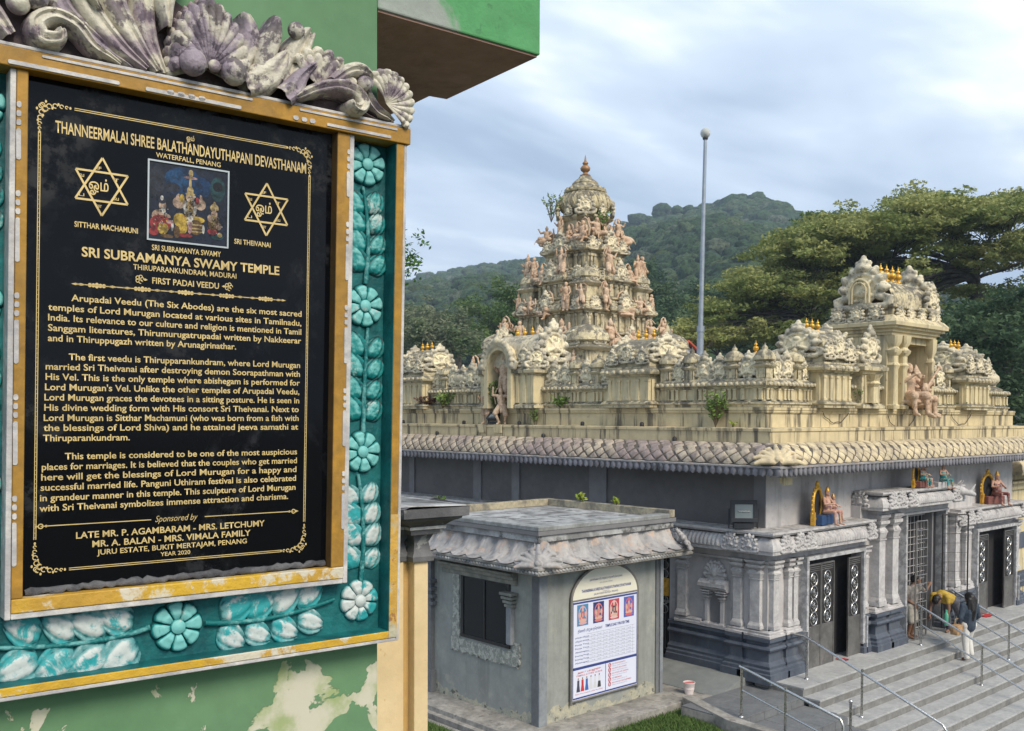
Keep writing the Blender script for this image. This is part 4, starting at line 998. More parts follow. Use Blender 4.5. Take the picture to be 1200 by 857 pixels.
lists.sort(key=lambda q: q[0])
far = MB()
for idx, (a, side, row) in enumerate(lists):
    if idx < 300:
        o = link('scale_tile', TM[(side,row)], eave, inv @ Vector(place(side,a+random.uniform(-.012,.012),random.uniform(-.008,.010),random.uniform(-.010,.008))), ROT[side], (random.uniform(.95,1.06),1,1))
    else:
        me = TM[(side,row)]; Mx = Matrix.Translation(Vector(place(side,a,0,0))) @ Matrix.Rotation(ROT[side],4,'Z')
        far.add([v_.co for v_ in me.vertices], [tuple(p.vertices) for p in me.polygons], 0 if side == 'L' else 1, Mx)
part('far_scale_tiles', far, [m_scale_l,m_scale], eave, 60, kind='stuff')
# corner leaf ornament
cs = []
for s in (-1,1):
    cs += [('t',[(s*.05,-.02,.0),(s*.08,-.04,.22),(s*.20,-.03,.32),(s*.36,-.02,.30),(s*.46,-.02,.20),(s*.44,-.03,.10),(s*.37,-.04,.12)],[.05,.07,.07,.065,.06,.05,.03]),
           ('t',[(s*.05,-.02,.05),(s*.15,-.05,.20),(s*.26,-.05,.20),(s*.30,-.05,.10),(s*.25,-.05,.06)],[.04,.055,.05,.045,.03]),
           ('t',[(s*.10,-.02,.30),(s*.22,-.0,.42),(s*.34,.02,.42)],[.06,.05,.03])]
cs += [('t',[(0,-.04,-.02),(0,-.07,.2),(0,-.04,.40)],[.06,.08,.05]),('b',(-.3,.3,0,.06,0,.34))]
o = link('corner_leaf', vx('corner_leaf', palmette(), .012, m_scale, 1), eave, inv @ Vector((TX-.84,TY0-.84,4.83)), (R(-46),0,R(-45)), 1.15)

# ---------------- stepped ledges above the eave
PW = [(TX,TYE),(TX,TY0),(TXE,TY0),(TXE,TYE)]
b = MB(); b.sweep([(0,5.21),(.31,5.21),(.31,5.45),(.335,5.455),(.335,5.515),(.31,5.52),(0,5.535)], PW); part('lower_ledge', b, m_cream, tem, bevel=.006)
b = MB(); b.sweep([(-.3,5.50),(.0,5.50),(.0,5.82),(.03,5.835),(.045,5.87),(.03,5.88),(.05,5.90),(.05,5.955),(-.6,5.965)], PW); part('upper_ledge', b, m_cream, tem, bevel=.005)
b = MB(); b.prism([(TX+.5,TYE),(TX+.5,TY0+.5),(TXE-.4,TY0+.5),(TXE-.4,TYE)], 5.8, 5.955); part('roof_slab', b, m_concrete, tem)
# dark drain holes with little hoods in the ledge
b_ = MB(); b_.lathe([(.045,0),(.05,.02),(.05,.10),(.035,.13),(.001,.14)], n=10); HOOD = b_.mesh('drain_hood', m_iron, 50)
for a in (5.1,9.7,3.2,7.4,12.6): link('drain_hood', HOOD, tem, wm(tem).inverted() @ Vector((TX-.20,TY0+a,5.52)), 0, (1,1,.8))
for a in (2.1,6.3,10.7): link('drain_hood', HOOD, tem, wm(tem).inverted() @ Vector((TX-.38,TY0+a,5.18)), 0, 1)
for X0_, X1_, zt, sg in ((19.6,20.8,5.93,.30),(22.6,24.0,5.80,.34),(26.0,27.3,5.93,.36)):
    b = MB(); b.tube([(X0_+(X1_-X0_)*i/12, TY0-.035, zt-sg*math.sin(PI*i/12)**.6-.02*math.sin(i*1.7)) for i in range(13)], .009, 5); part('cable', b, m_iron, tem, 60)
# stubs where the gutter pipe leaves the corner
b = MB(); b.box(TX-.33,TX-.25,TY0-.62,TY0-.54,4.42,4.56); b.box(TX-.25,TX+.05,TY0-.60,TY0-.56,4.38,4.54); part('bracket', b, m_cream_clean, tem)

# far wing on the right edge of the picture
wg = thing('far_wing', 'cream and slate banded building beyond the right end of the temple front', 'building', (31.6,12.0,FLOOR))
b = MB(); b.prism([(31.9,12.4),(40,12.4),(40,20),(31.9,20)], 0, 4.2); part('wall', b, m_cream_clean, wg)
for z_ in (.36,1.6,2.6): b = MB(); b.prism([(31.85,12.35),(40,12.35),(40,20),(31.85,20)], z_, z_+(.5 if z_ < 3.5 else .3)); part('slate_band', b, m_slate, wg)
b = MB(); b.sweep([(0,4.0),(.7,4.02),(.75,4.12),(.68,4.35),(.45,4.55),(0,4.6)], [(31.9,20),(31.9,12.4),(40,12.4)]); part('eave', b, m_scale, wg, 40)
b = MB(); b.sweep([(0,3.5),(.10,3.5),(.12,3.7),(.3,3.72),(.3,3.78),(0,3.8)], [(31.9,20),(31.9,12.4),(40,12.4)]); part('cornice', b, m_cream, wg)

# ================================================================== GROUND, STEPS, RAILS
b = MB(); b.box(-1500,2500,-1500,2500,-2.4,-2.2); struct('ground', b, m_soil)
b = MB(); b.prism([(16.9,40),(16.9,11.75),(17.4,11.75),(17.4,40)], -2.0, .355); b.add([(16.1,11.75,.125),(16.9,11.75,.355),(16.9,40,.355),(16.1,40,.125),(16.1,11.75,-1),(16.9,11.75,-1),(16.9,40,-1),(16.1,40,-1)],[(0,1,2,3),(0,4,5,1),(3,2,6,7),(0,3,7,4)]); b.prism([(-30,40),(-30,15.9),(16.1,15.9),(16.1,40)], -2.0, .11); struct('court_paving', b, m_court)
st = thing('entrance_steps', 'broad grey granite steps rising to the temple doors', 'steps', (24,9.5,-1))
RZ, TR = .167, .36
random.seed(11)
SL = 17.25
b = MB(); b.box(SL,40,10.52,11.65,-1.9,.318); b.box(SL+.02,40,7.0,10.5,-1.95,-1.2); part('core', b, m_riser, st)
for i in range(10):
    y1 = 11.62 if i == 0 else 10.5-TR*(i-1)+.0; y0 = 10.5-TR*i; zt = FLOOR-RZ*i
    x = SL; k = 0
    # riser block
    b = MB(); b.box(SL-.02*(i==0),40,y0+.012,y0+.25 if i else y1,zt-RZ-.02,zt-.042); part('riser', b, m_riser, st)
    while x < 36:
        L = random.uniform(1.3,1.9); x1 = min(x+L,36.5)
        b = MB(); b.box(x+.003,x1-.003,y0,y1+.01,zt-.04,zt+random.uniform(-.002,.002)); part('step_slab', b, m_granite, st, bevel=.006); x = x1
# tiled side steps at the left
ts = thing('tiled_steps', 'dark grey tiled side steps beside the granite steps', 'steps', (16,10.5,-1))
TD = ((11.75,10.5,.19),(10.5,9.55,.02),(9.55,8.7,-.15),(8.7,7.8,-.32))
for y1, y0, z_ in TD:
    b = MB(); b.box(14.95,SL-.01,y0+.01,y1,-1.5,z_-.03); part('tread_core', b, m_concrete, ts)
    nx = 5; wx = (SL-.01-14.95)/nx; ny = max(1,round((y1-y0)/.42)); wy = (y1-y0)/ny
    for i in range(nx):
        for j in range(ny): b = MB(); b.box(14.95+i*wx+.004,14.95+(i+1)*wx-.004,y0+j*wy+.004,y0+(j+1)*wy-.004,z_-.028,z_); part('tile', b, m_tile, ts, bevel=.002)
        b = MB(); b.box(14.95+i*wx+.004,14.95+(i+1)*wx-.004,y0-.006,y0+.008,z_-.165,z_-.032); part('tile', b, m_tile, ts)
# handrails
def handrail(label, X, pts_top, posts, mid=True, ends=()):
    r = thing('handrail', label, 'handrail', (X,posts[0][0],posts[0][1]), 0, 'stainless steel handrails on the steps')
    b = MB(); b.tube([(X,y_,z_) for y_,z_ in pts_top], .026, 10); part('top_rail', b, m_steel, r, 60)
    if mid: b = MB(); b.tube([(X,y_,z_-.42) for y_,z_ in mid], .019, 10); part('lower_rail', b, m_steel, r, 60)
    for y_, z0_, z1_ in posts:
        b = MB(); b.tube([(X,y_,z0_),(X,y_,z1_)], .024, 10); b.lathe([(.05,z0_),(.05,z0_+.012),(.03,z0_+.03)], (X,y_), 12); part('post', b, m_steel, r, 60)
    return r
sl = RZ/TR
def topz(y_, h=.86): return FLOOR+h-(10.6-y_)*sl
def foot(y_):
    i = max(0, math.ceil((10.5-y_)/TR)); return FLOOR-RZ*i
handrail('steel handrail at the left end of the granite steps', 17.9, [(11.75,1.24),(10.9,1.24),(10.78,1.20),(8.02,topz(8.02)+.06),(7.93,topz(7.93)-.02),(7.90,topz(7.9)-.75)],
   [(10.84,FLOOR,1.22),(9.62,foot(9.62),topz(9.62)+.04)], None)
handrail('steel handrail left of the people at the middle door', 22.65, [(10.78,topz(10.78)),(5.6,topz(5.6))], [(10.70,FLOOR,topz(10.70)),(9.28,foot(9.28),topz(9.28)),(7.6,foot(7.6),topz(7.6))], [(10.7,topz(10.7)),(5.6,topz(5.6))])
handrail('steel handrail right of the woman on the steps', 24.85, [(10.95,topz(10.9)+.04),(10.85,topz(10.85)),(5.6,topz(5.6))], [(10.84,FLOOR,topz(10.84)),(9.55,foot(9.55),topz(9.55)),(7.9,foot(7.9),topz(7.9))], [(10.8,topz(10.8)),(5.6,topz(5.6))])
tz = lambda y_: .19+.93-(10.55-y_)*.20
handrail('short steel handrail beside the tiled side steps', 15.2, [(10.60,tz(10.6)),(10.50,tz(10.5)),(8.55,tz(8.55)-.1),(8.5,tz(8.5)-.2),(8.5,-.3)], [(10.55,.19,tz(10.55)),(9.62,.02,tz(9.62))], [(10.55,tz(10.55)),(8.5,tz(8.5)-.1)])
b = MB(); b.tube([(16.35,9.0,-.3),(16.35,9.0,.58)], .026, 10); b.ball((16.35,9.0,.60),.04,12); o = part('steel_post', b, m_steel, None, 60); tag(o,'short steel post with a ball top in front of the granite steps','post')
# ================================================================== FIGURES (one continuous skin each)
def body_shapes(J, k=1.0, bulk=1.0, crown=0, hair=0, skirt=0, female=0, hands=True, belly=0):
    """J: joints in metres for a 1.6 m person; returns shapes"""
    V = lambda p: tuple(Vector(p)*k); S = []
    def C(a,b,r0,r1): S.append(('c',V(a),V(b),r0*k*(bulk if r0 > .02 else 1),r1*k*(bulk if r0 > .02 else 1)))
    pel, che, nek, hed = J['pelvis'], J['chest'], J['neck'], J['head']
    C(pel,che,.135,.150); C(che,nek,.13,.055); C(nek,hed,.052,.06)
    hb_ = 1+(bulk-1)*.6; S.append(('e',V(hed),(.082*k*hb_,.095*k*hb_,.115*k*hb_))); fx, fy = J.get('face',(0,-1))
    h = Vector(hed); S.append(('e',V(h+Vector((fx*.09,fy*.09,-.01))),(.022*k,.022*k,.03*k))); S.append(('e',V(h+Vector((fx*.05,fy*.05,-.07))),(.05*k,.05*k,.04*k)))
    for s in (-1,1): S.append(('e',V(h+Vector((-fy*.085*s,fx*.085*s,0))),(.02*k,.02*k,.032*k)))
    for arm in J['arms']:
        sh, el, ha = arm[:3]; C(che,sh,.10,.062); C(sh,el,.056,.043); C(el,ha,.043,.030)
        d = (Vector(ha)-Vector(el)).normalized(); n = d.orthogonal().normalized(); m_ = d.cross(n)
        S.append(('e',V(Vector(ha)+d*.04),(.042*k,.036*k,.045*k)))
        if hands:
            for i in range(4): q = Vector(ha)+d*.06+n*(-.027+.018*i); C(q,q+d*(.07-.012*abs(i-1.3))+m_*.02,.012,.009)
            q = Vector(ha)+d*.02+n*.04; C(q,q+d*.05+n*.025,.013,.010)
    for leg in J['legs']:
        hp, kn, an, toe = leg; C(hp,kn,.092,.062); C(kn,an,.060,.040); C(an,toe,.042,.032); C(pel,hp,.12,.10)
    if bulk > 1.1:       # carved dress: belt, necklace, armlets, sash and knotted cloth between the legs
        pv, cv = Vector(pel), Vector(che)
        for q, r_ in ((pv.lerp(cv,.12),.175),(pv.lerp(cv,1.12),.15)): S.append(('t',[V(q+Vector((r_*math.cos(a*PI/5),r_*.9*math.sin(a*PI/5),0))) for a in range(11)],.028*k))
        for hp, kn, an, toe in J['legs']: C(hp, Vector(kn), .118, .095); S.append(('e',V(Vector(an)+Vector((0,0,.05))),(.065*k,.065*k,.03*k)))
        for arm in J['arms']: S.append(('e',V(Vector(arm[0]).lerp(Vector(arm[1]),.45)),(.075*k,.075*k,.035*k))); S.append(('e',V(arm[0]),(.09*k,.08*k,.075*k)))
        S.append(('c',V(pv+Vector((0,-.15,.0))),V(pv+Vector((0,-.20,-.30))),.06*k,.035*k)); S.append(('c',V(cv+Vector((-.13,-.10,.08))),V(pv+Vector((.14,-.08,.05))),.03*k,.03*k))
    if belly: S.append(('e',V(Vector(pel)*.55+Vector(che)*.45+Vector((fx*.06,fy*.06,0))),(.17*k,.16*k,.17*k)))
    if female:
        for s in (-1,1): S.append(('e',V(Vector(che)+Vector((-fy*.07*s+fx*.10,fx*.07*s+fy*.10,.01))),(.06*k,.06*k,.06*k)))
    if crown:
        for i,(r,z_) in enumerate(((.10,.06),(.085,.12),(.07,.18),(.05,.24),(.03,.30))): S.append(('e',V(h+Vector((0,0,z_*crown))),(r*k,r*k,.045*k)))
        S.append(('c',V(h+Vector((0,0,.28*crown))),V(h+Vector((0,0,.38*crown))),.025*k,.008*k))
    if hair: S.append(('e',V(h+Vector((-fx*.03,-fy*.03,.03))),(.10*k,.11*k,.11*k)))
    if skirt:
        for hp, kn, an, toe in J['legs']: C(hp,kn,.12,.10); C(kn,Vector(an)+Vector((0,0,.12)),.10,.11)
    return S
def V3(*a): return Vector(a)
POSE = {
 'stand': dict(pelvis=(0,0,.90),chest=(0.01,0,1.20),neck=(.01,0,1.40),head=(.02,-.01,1.52),arms=[((-.19,0,1.34),(-.30,-.05,1.08),(-.24,-.24,1.22)),((.20,0,1.34),(.30,.0,1.08),(.22,-.10,.88))],
    legs=[((-.09,0,.85),(-.11,-.05,.47),(-.10,0,.07),(-.12,-.15,.03)),((.09,0,.85),(.14,-.06,.47),(.11,.02,.07),(.15,-.12,.03))]),
 'dance': dict(pelvis=(.03,0,.84),chest=(-.03,0,1.14),neck=(-.02,0,1.34),head=(-.05,-.01,1.46),arms=[((-.21,0,1.28),(-.42,-.05,1.30),(-.38,-.10,1.56)),((.18,0,1.28),(.38,-.05,1.18),(.48,-.12,1.40))],
    legs=[((-.08,0,.80),(-.26,-.14,.50),(-.10,-.05,.07),(-.16,-.18,.03)),((.10,0,.80),(.22,-.12,.46),(.14,.02,.07),(.20,-.10,.03))]),
 'sit': dict(pelvis=(0,0,.16),chest=(0,0,.46),neck=(0,0,.66),head=(0,-.01,.79),arms=[((-.20,0,.60),(-.33,-.06,.36),(-.28,-.28,.42)),((.20,0,.60),(.33,-.06,.36),(.24,-.26,.24))],
    legs=[((-.10,0,.12),(-.38,-.25,.12),(-.02,-.34,.06),(.08,-.36,.04)),((.10,0,.12),(.34,-.30,.20),(.26,-.36,-.20),(.26,-.48,-.25))]),
 'crouch': dict(pelvis=(0,0,.34),chest=(0,-.03,.68),neck=(0,-.03,.88),head=(0,-.05,1.00),arms=[((-.21,-.02,.82),(-.42,-.06,.78),(-.52,-.10,.96)),((.21,-.02,.82),(.40,-.10,.66),(.28,-.30,.52))],
    legs=[((-.11,0,.30),(-.38,-.26,.44),(-.28,-.14,.06),(-.36,-.26,.03)),((.11,0,.30),(.34,-.32,.34),(.30,-.10,.04),(.42,-.20,.03))]),
 'ledge': dict(pelvis=(0,0,.15),chest=(.02,0,.45),neck=(.02,0,.66),head=(.03,-.02,.79),arms=[((-.19,0,.60),(-.33,-.10,.40),(-.14,-.30,.42)),((.21,0,.60),(.34,-.08,.42),(.18,-.30,.36))],
    legs=[((-.10,0,.10),(-.18,-.42,.12),(-.16,-.44,-.30),(-.17,-.58,-.34)),((.10,0,.10),(.20,-.42,.12),(.22,-.44,-.30),(.24,-.58,-.34))]),
}
STAT = {}
for nm, pose, kw in (('standing',  'stand', dict(crown=.9)), ('dancing','dance',dict(crown=.7)), ('seated','sit',dict(crown=.8,belly=1)), ('crouching','crouch',dict(crown=.5,belly=1)), ('seated_woman','sit',dict(female=1,hair=1,crown=.3)), ('standing_woman','stand',dict(female=1,hair=1,skirt=1))):
    sh = body_shapes(POSE[pose], 1.0, bulk=1.32, **kw)
    if pose == 'sit': sh += [('e',(0,-.1,-.02),(.42,.34,.10)),('t',[(-.30,.10,.1),(-.36,.12,.5),(-.2,.13,.95),(0,.13,1.08),(.2,.13,.95),(.36,.12,.5),(.30,.10,.1)],.05)]
    if pose == 'dance': sh += [('t',[(-.3,.08,.9),(-.4,.1,1.3),(-.25,.1,1.6),(.1,.1,1.72),(.4,.1,1.5)],.035)]
    if pose == 'crouch': sh += [('t',[(.45,-.1,.1),(.5,-.05,.6),(.42,.0,1.0)],.05)]
    STAT[nm] = vx('statue', sh, .018, m_terra, 1)
statues = 0
def statue(kind, loc, rz, s, label, group, mt=None):
    o = link('statue', STAT[kind], None, loc, rz, s); tag(o, label, 'statue', group); return o

# ================================================================== ROOFLINE: BALUSTRADE AND PAVILIONS
bal = thing('roof_balustrade', 'cream balustrade of small pilasters and carved medallions round the temple roof edge', 'balustrade', (TX+.15,TY0+.15,5.96))
ZB = 5.96; BO = -.15                      # the balustrade face stands .15 m inside the wall
def balu(par, path, z0=ZB, h=.58, t_=.30):
    """base moulding, recessed panel and cornice"""
    b = MB(); b.sweep([(-t_,z0),(.05,z0),(.05,z0+.05),(.085,z0+.07),(.085,z0+.10),(.03,z0+.13),(-.0,z0+.135),(0,z0+.16),(-t_,z0+.16)], path); part('base_moulding', b, m_tower, par, 30, bevel=.004)
    b = MB(); b.sweep([(-t_,z0+.161),(-.02,z0+.161),(-.02,z0+h-.181),(-t_,z0+h-.181)], path); part('panel', b, m_cream_clean, par)
    b = MB(); b.sweep([(-t_,z0+h-.18),(.01,z0+h-.18),(.03,z0+h-.15),(.03,z0+h-.13),(.09,z0+h-.12),(.10,z0+h-.05),(.06,z0+h-.01),(.02,z0+h),(-t_,z0+h)], path); part('cornice', b, m_tower, par, 30, bevel=.004)
PIL = MB(); PIL.box(-.035,.035,-.025,.03,.161,.40); PIL.box(-.045,.045,-.035,.03,.161,.19); PIL.box(-.045,.045,-.035,.03,.37,.40); PILM = PIL.mesh('small_pilaster', m_cream_clean)
BOSS = MB(); BOSS.ball((0,0,0),(.045,.035,.045),8); BOSSM = BOSS.mesh('boss', m_stucco, 180)
def onbal(par, me, name, side, a, out, z, s=1, sx=1):
    return link(name, me, par, wm(par).inverted() @ Vector(place(side,a,out,z)), ROT[side], (s*sx,s,s))
balu(bal, [(TX+.15,TYE),(TX+.15,TY0+.15),(TXE-.15,TY0+.15),(TXE-.15,TYE)])
for side, L in (('L',13.6),('R',12.6)):
    a = .24; i = 0
    while a < L:
        onbal(bal, PILM, 'small_pilaster', side, a, BO, ZB); i += 1
        a += (.13,.13,.30,.22)[i%4]
    a = .2
    while a < L:
        onbal(bal, BOSSM, 'boss', side, a, BO+.10, ZB+.50); a += .145
random.seed(21)
def crests(par, side, spec):
    for a, s, kind in spec:
        if kind == 1: onbal(par, SHR, 'miniature_shrine', side, a, BO-.10, ZB+.555, .95)
        else: onbal(par, (CREST[0],None,CRESTL)[kind], 'medallion', side, a, BO-.08, ZB+.55, s*.92, random.choice((-1,1)))
crests(bal, 'L', [(.22,.46,1),(.60,.62,2),(.98,.46,1),(1.34,.60,0),(1.75,.66,0),(2.12,.46,1),(2.45,.52,2),(2.80,.50,1),(4.62,.60,2),(4.98,.50,1),(5.35,.66,0),(5.72,.50,1),(6.1,.60,2),(6.5,.66,0),(9.1,.52,1),(9.45,.72,0),(9.85,.74,2),(10.25,.66,0),(10.65,.70,2),(11.05,.6,1),(11.4,.6,0),(13.2,.6,2),(13.6,.6,0)])
crests(bal, 'R', [(.30,.52,1),(.68,.60,2),(1.05,.66,0),(1.42,.50,1),(1.75,.50,2),(3.35,.50,1),(7.85,.55,1),(8.3,.66,2),(8.75,.6,1),(10.85,.5,1),(11.2,.6,2)])
# weather-blackened urn/column pieces between crests
def kalasam(par, p, s, n=10):
    b = MB(); b.lathe([(.10,0),(.13,.03),(.12,.06),(.06,.09),(.05,.12),(.12,.18),(.15,.26),(.12,.34),(.05,.38),(.04,.41),(.09,.44),(.08,.48),(.03,.52),(.015,.60),(.001,.68)], n=n)
    return link('gold_finial', b.mesh('gold_finial', m_gold, 60), par, wm(par).inverted() @ Vector(p), None, s)
def shala(label, side, a0, a1, dep, hb, out=.10, zr=.62, gold=3, group='small pavilions on the temple roofline', big=False, open_=None):
    """oblong pavilion: pilastered body, overhanging cornice, barrel roof parallel to the facade, medallion gables"""
    t = thing('roof_pavilion', label, 'pavilion', place(side,(a0+a1)/2,0,ZB), ROT[side], group)
    W, D = a1-a0, dep; s_ = 1.0
    b = MB(); pth = [(-W/2,D-.2),(-W/2,-out),(W/2,-out),(W/2,D-.2)]
    def sw(name, prof, m_=m_tower, bev=.005): b = MB(); b.sweep(prof, pth, closed=True); return part(name, b, m_, t, 30, bev, world=False)
    sw('base', [(-.2,0),(.07,0),(.07,.06),(.11,.08),(.11,.12),(.04,.16),(.0,.165),(-.2,.165)])
    if not open_:
        b = MB(); b.box(-W/2+.02,W/2-.02,-out+.02,D-.22,.166,hb-.001); part('body', b, m_cream_clean, t, world=False)
    n = max(3, int(W/.28)); 
    for i in range(n+1):
        x_ = -W/2+.07+(W-.14)*i/n
        if open_ and open_[0] < x_ < open_[1]: continue
        b = MB(); b.box(x_-.045,x_+.045,-out-.015,-out+.05,.166,hb-.06); b.box(x_-.06,x_+.06,-out-.03,-out+.05,hb-.12,hb-.061); b.box(x_-.06,x_+.06,-out-.03,-out+.05,.166,.22); part('pilaster', b, m_cream_clean, t, world=False, bevel=.004)
    for sx in (-1,1):
        for y_ in (-out+.12, -out+.12+(D-.3)/2):
            b = MB(); xx = sx*W/2; b.box(min(xx-.02*sx*0,xx+.015*sx),max(xx-.05*sx if sx > 0 else xx+.05, xx+.015*sx if sx > 0 else xx) ,y_-.045,y_+.045,.166,hb-.06); part('pilaster', b, m_cream_clean, t, world=False)
    sw('cornice', [(-.3,hb),(.02,hb),(.04,hb+.04),(.12,hb+.05),(.14,hb+.11),(.10,hb+.17),(.04,hb+.19),(.04,hb+.23),(-.3,hb+.235)])
    n = int(W/.2)
    for i in range(n): link('boss', BOSSM, t, (-W/2+.1+(W-.2)*i/(n-1), -out-.14, hb+.11), 0, 1.1)
    z1 = hb+.235
    sw('neck', [(-.3,z1),(-.03,z1),(-.03,z1+.14),(.03,z1+.16),(.03,z1+.20),(-.3,z1+.205)])
    z1 += .205; R_ = (D-.2+out)/2*.92; yc = (-out+D-.2)/2
    b = MB(); n = 12; k = int(W/.09)
    for j in range(k+1):
        x_ = -W/2+.10+(W-.2)*j/k; rr = R_*(1+(.025 if j % 2 else -.01))
        for i in range(n+1):
            a = PI*i/n-.0; b.v.append((x_, yc-rr*math.cos(a)*1.02, z1+zr*math.sin(a)**.8*(rr/R_) if 0 < i < n else z1))
    for j in range(k):
        for i in range(n): q = j*(n+1)+i; b.f.append((q,q+n+1,q+n+2,q+1)[::-1]); b.mi.append(0)
    b.f.append(tuple(range(n+1))); b.f.append(tuple(k*(n+1)+i for i in range(n+1))[::-1]); b.mi += [0,0]
    part('barrel_roof', b, m_tower, t, 60, world=False)
    b = MB(); b.box(-W/2+.15,W/2-.15,yc-.07,yc+.07,z1+zr-.02,z1+zr+.06); part('ridge', b, m_stucco, t, world=False, bevel=.01)
    cs_ = zr*1.45
    for sx in (-1,1):
        o = link('gable_medallion', CRESTL if not big else CRESTL, t, (sx*(W/2-.04), yc, z1-.10), (0,0,-PI/2 if sx < 0 else PI/2), (cs_*1.05*(2*R_/zr*.62),cs_,cs_))
    if W > .9 and not big:
        link('front_medallion', CREST[1], t, (0,-out-.02,z1-.12), 0, cs_*.72)
        for sx in (-1,1): link('front_medallion', CREST[0], t, (sx*W*.36,-out-.04,z1-.16), 0, cs_*.58)
    for i in range(gold):
        x_ = (i-(gold-1)/2)*min(.24,W/(gold+1)); kalasam(t, wm(t) @ Vector((x_,yc,z1+zr+.05)), .42 if not big else .62)
    return t, z1, yc, R_
shala('small pavilion on the left roof edge between the niche pavilion and the corner', 'L', 3.05, 4.35, 1.35, .72, .12, .42, 3)
shala('half hidden small pavilion at the far left end of the roofline beside the plaque', 'L', 11.7, 13.0, 1.35, .78, .12, .50, 3)
shala('small pavilion left of the tall right pavilion on the roofline', 'R', 1.95, 3.15, 1.35, .78, .14, .50, 3)
shala('small pavilion right of the tall pavilion with the seated musicians', 'R', 9.15, 10.65, 1.35, .70, .14, .50, 3)
# low kuta domes on the corners
def kuta(label, p, s=1.0, rot=0):
    t = thing('corner_dome', label, 'dome', p, rot, 'corner domes of the roofline')
    b = MB(); b.lathe([(.55,0),(.55,.5),(.62,.52),(.66,.60),(.55,.66),(.50,.68),(.50,.76),(.58,.80)], n=24, sq=5); part('body', b, m_tower, t, 30, world=False)
    b = MB(); b.lathe([(.56,.80),(.60,.86),(.58,.98),(.46,1.12),(.28,1.20),(.12,1.24),(.10,1.28)], n=24, sq=3.2, rib=(16,.05)); part('dome', b, m_stucco, t, 50, world=False)
    for i in range(4): link('dome_medallion', CREST[1], t, (.50*math.cos(i*PI/2-PI/2),.50*math.sin(i*PI/2-PI/2),.74), (0,0,i*PI/2), .44)
    kalasam(t, wm(t) @ Vector((0,0,1.26)), .5); t.scale = (s,s,s); return t
kuta('low dome with gold finial at the near corner of the temple roof', (TX+.85,TY0+.85,ZB+.02), .92)
kuta('low dome at the right end of the temple roofline', (TXE-.75,TY0+.8,ZB+.02), 1.0)
kuta('low dome standing behind the left balustrade near the niche pavilion', (TX+.7,TY0+10.4,ZB+.02), .95)

# tall right pavilion: open front, barrel roof, large gable medallion
t = thing('tall_pavilion', 'tall cream pavilion with barrel roof and four gold finials over two seated musicians', 'pavilion', place('R',6.45,0,ZB), 0)
W = 2.55; X0, X1 = -1.42, .84      # local x
def lb(name, bx, m_=m_cream_clean, bev=.006): b = MB(); b.box(*bx); return part(name, b, m_, t, world=False, bevel=bev)
for bx in ((X0,X0+.80,-.02,1.3,0,1.78),(X1-.14,X1,-.02,1.3,0,1.78),(X0+.801,X1-.141,1.0,1.3,0,1.78)): lb('wall', bx)
b = MB(); b.box(X0+.81,X1-.15,.0,1.0,1.62,1.78); part('ceiling', b, m_cream_clean, t, world=False)
for x_ in (X0+.10,X0+.56):
    b = MB(); b.lathe([(.13,0),(.14,.08),(.10,.12),(.10,.95),(.12,1.0),(.14,1.06),(.10,1.12),(.10,1.28),(.16,1.36),(.17,1.42),(.12,1.46),(.10,1.50),(.16,1.60),(.18,1.78)], (x_+.06,-.10), 20, sq=6); part('column', b, m_cream_clean, t, 30, world=False)
b = MB(); b.lathe([(.10,0),(.10,.08),(.07,.12),(.07,1.1),(.10,1.2),(.06,1.3),(.12,1.5),(.13,1.78)], (X1-.06,-.07), 16, sq=6); part('column', b, m_cream_clean, t, 30, world=False)
pth = [(X0,1.3),(X0,-.12),(X1,-.12),(X1,1.3)]
def sw(name, prof, m_=m_tower): b = MB(); b.sweep(prof, pth, closed=True); return part(name, b, m_, t, 30, .005, world=False)
sw('cornice', [(-.3,1.781),(.04,1.781),(.05,1.84),(.10,1.86),(.11,1.92),(.19,1.94),(.20,1.99),(.26,2.0),(.27,2.09),(.18,2.20),(.08,2.26),(-.3,2.265)], m_cream_clean)
sw('frieze', [(-.3,2.266),(.05,2.266),(.05,2.42),(.11,2.45),(.11,2.52),(-.3,2.525)], m_tower)
for x_ in (X0+.2,X0+.75,X0+1.3,X0+1.9,X1-.15): link('front_medallion', CREST[1], t, (x_,-.24,2.10), 0, .40)
for y_ in (.15,.65,1.15): link('side_medallion', CREST[1], t, (X0-.22,y_,2.10), (0,0,-PI/2), .42)
b = MB(); n = 16; R_ = .66; yc = .58; k = 34
for j in range(k+1):
    x_ = X0+.12+(X1-X0-.24)*j/k; rr = 1.03 if j % 2 else .985
    for i in range(n+1):
        a = PI*i/n; b.v.append((x_+.25*math.sin(2*a)*.3, yc-R_*rr*math.cos(a), 2.52+.64*rr*math.sin(a)**.85 if 0 < i < n else 2.52))
for j in range(k):
    for i in range(n): q = j*(n+1)+i; b.f.append((q,q+n+1,q+n+2,q+1)[::-1]); b.mi.append(0)
part('barrel_roof', b, m_tower, t, 60, world=False)
b = MB(); b.box(X0+.2,X1-.2,yc-.09,yc+.09,3.13,3.22); part('ridge', b, m_tower, t, world=False, bevel=.01)
for sx, x_ in ((-1,X0-.02),(1,X1+.02)): link('gable_medallion', CRESTL, t, (x_,yc,2.42), (0,0,sx*PI/2), (1.30,1.2,1.14))
b = MB()
for j,(w_,y_) in enumerate(((.25,.10),(.18,.13))):
    pts = [(w_*math.cos(R(a)), -y_, .0+w_*1.15*math.sin(R(a))) for a in range(0,181,12)]; pts = [(w_,-y_,-.3)]+pts+[(-w_,-y_,-.3)]
    b.tube(pts, .035 if j == 0 else .02, 8)
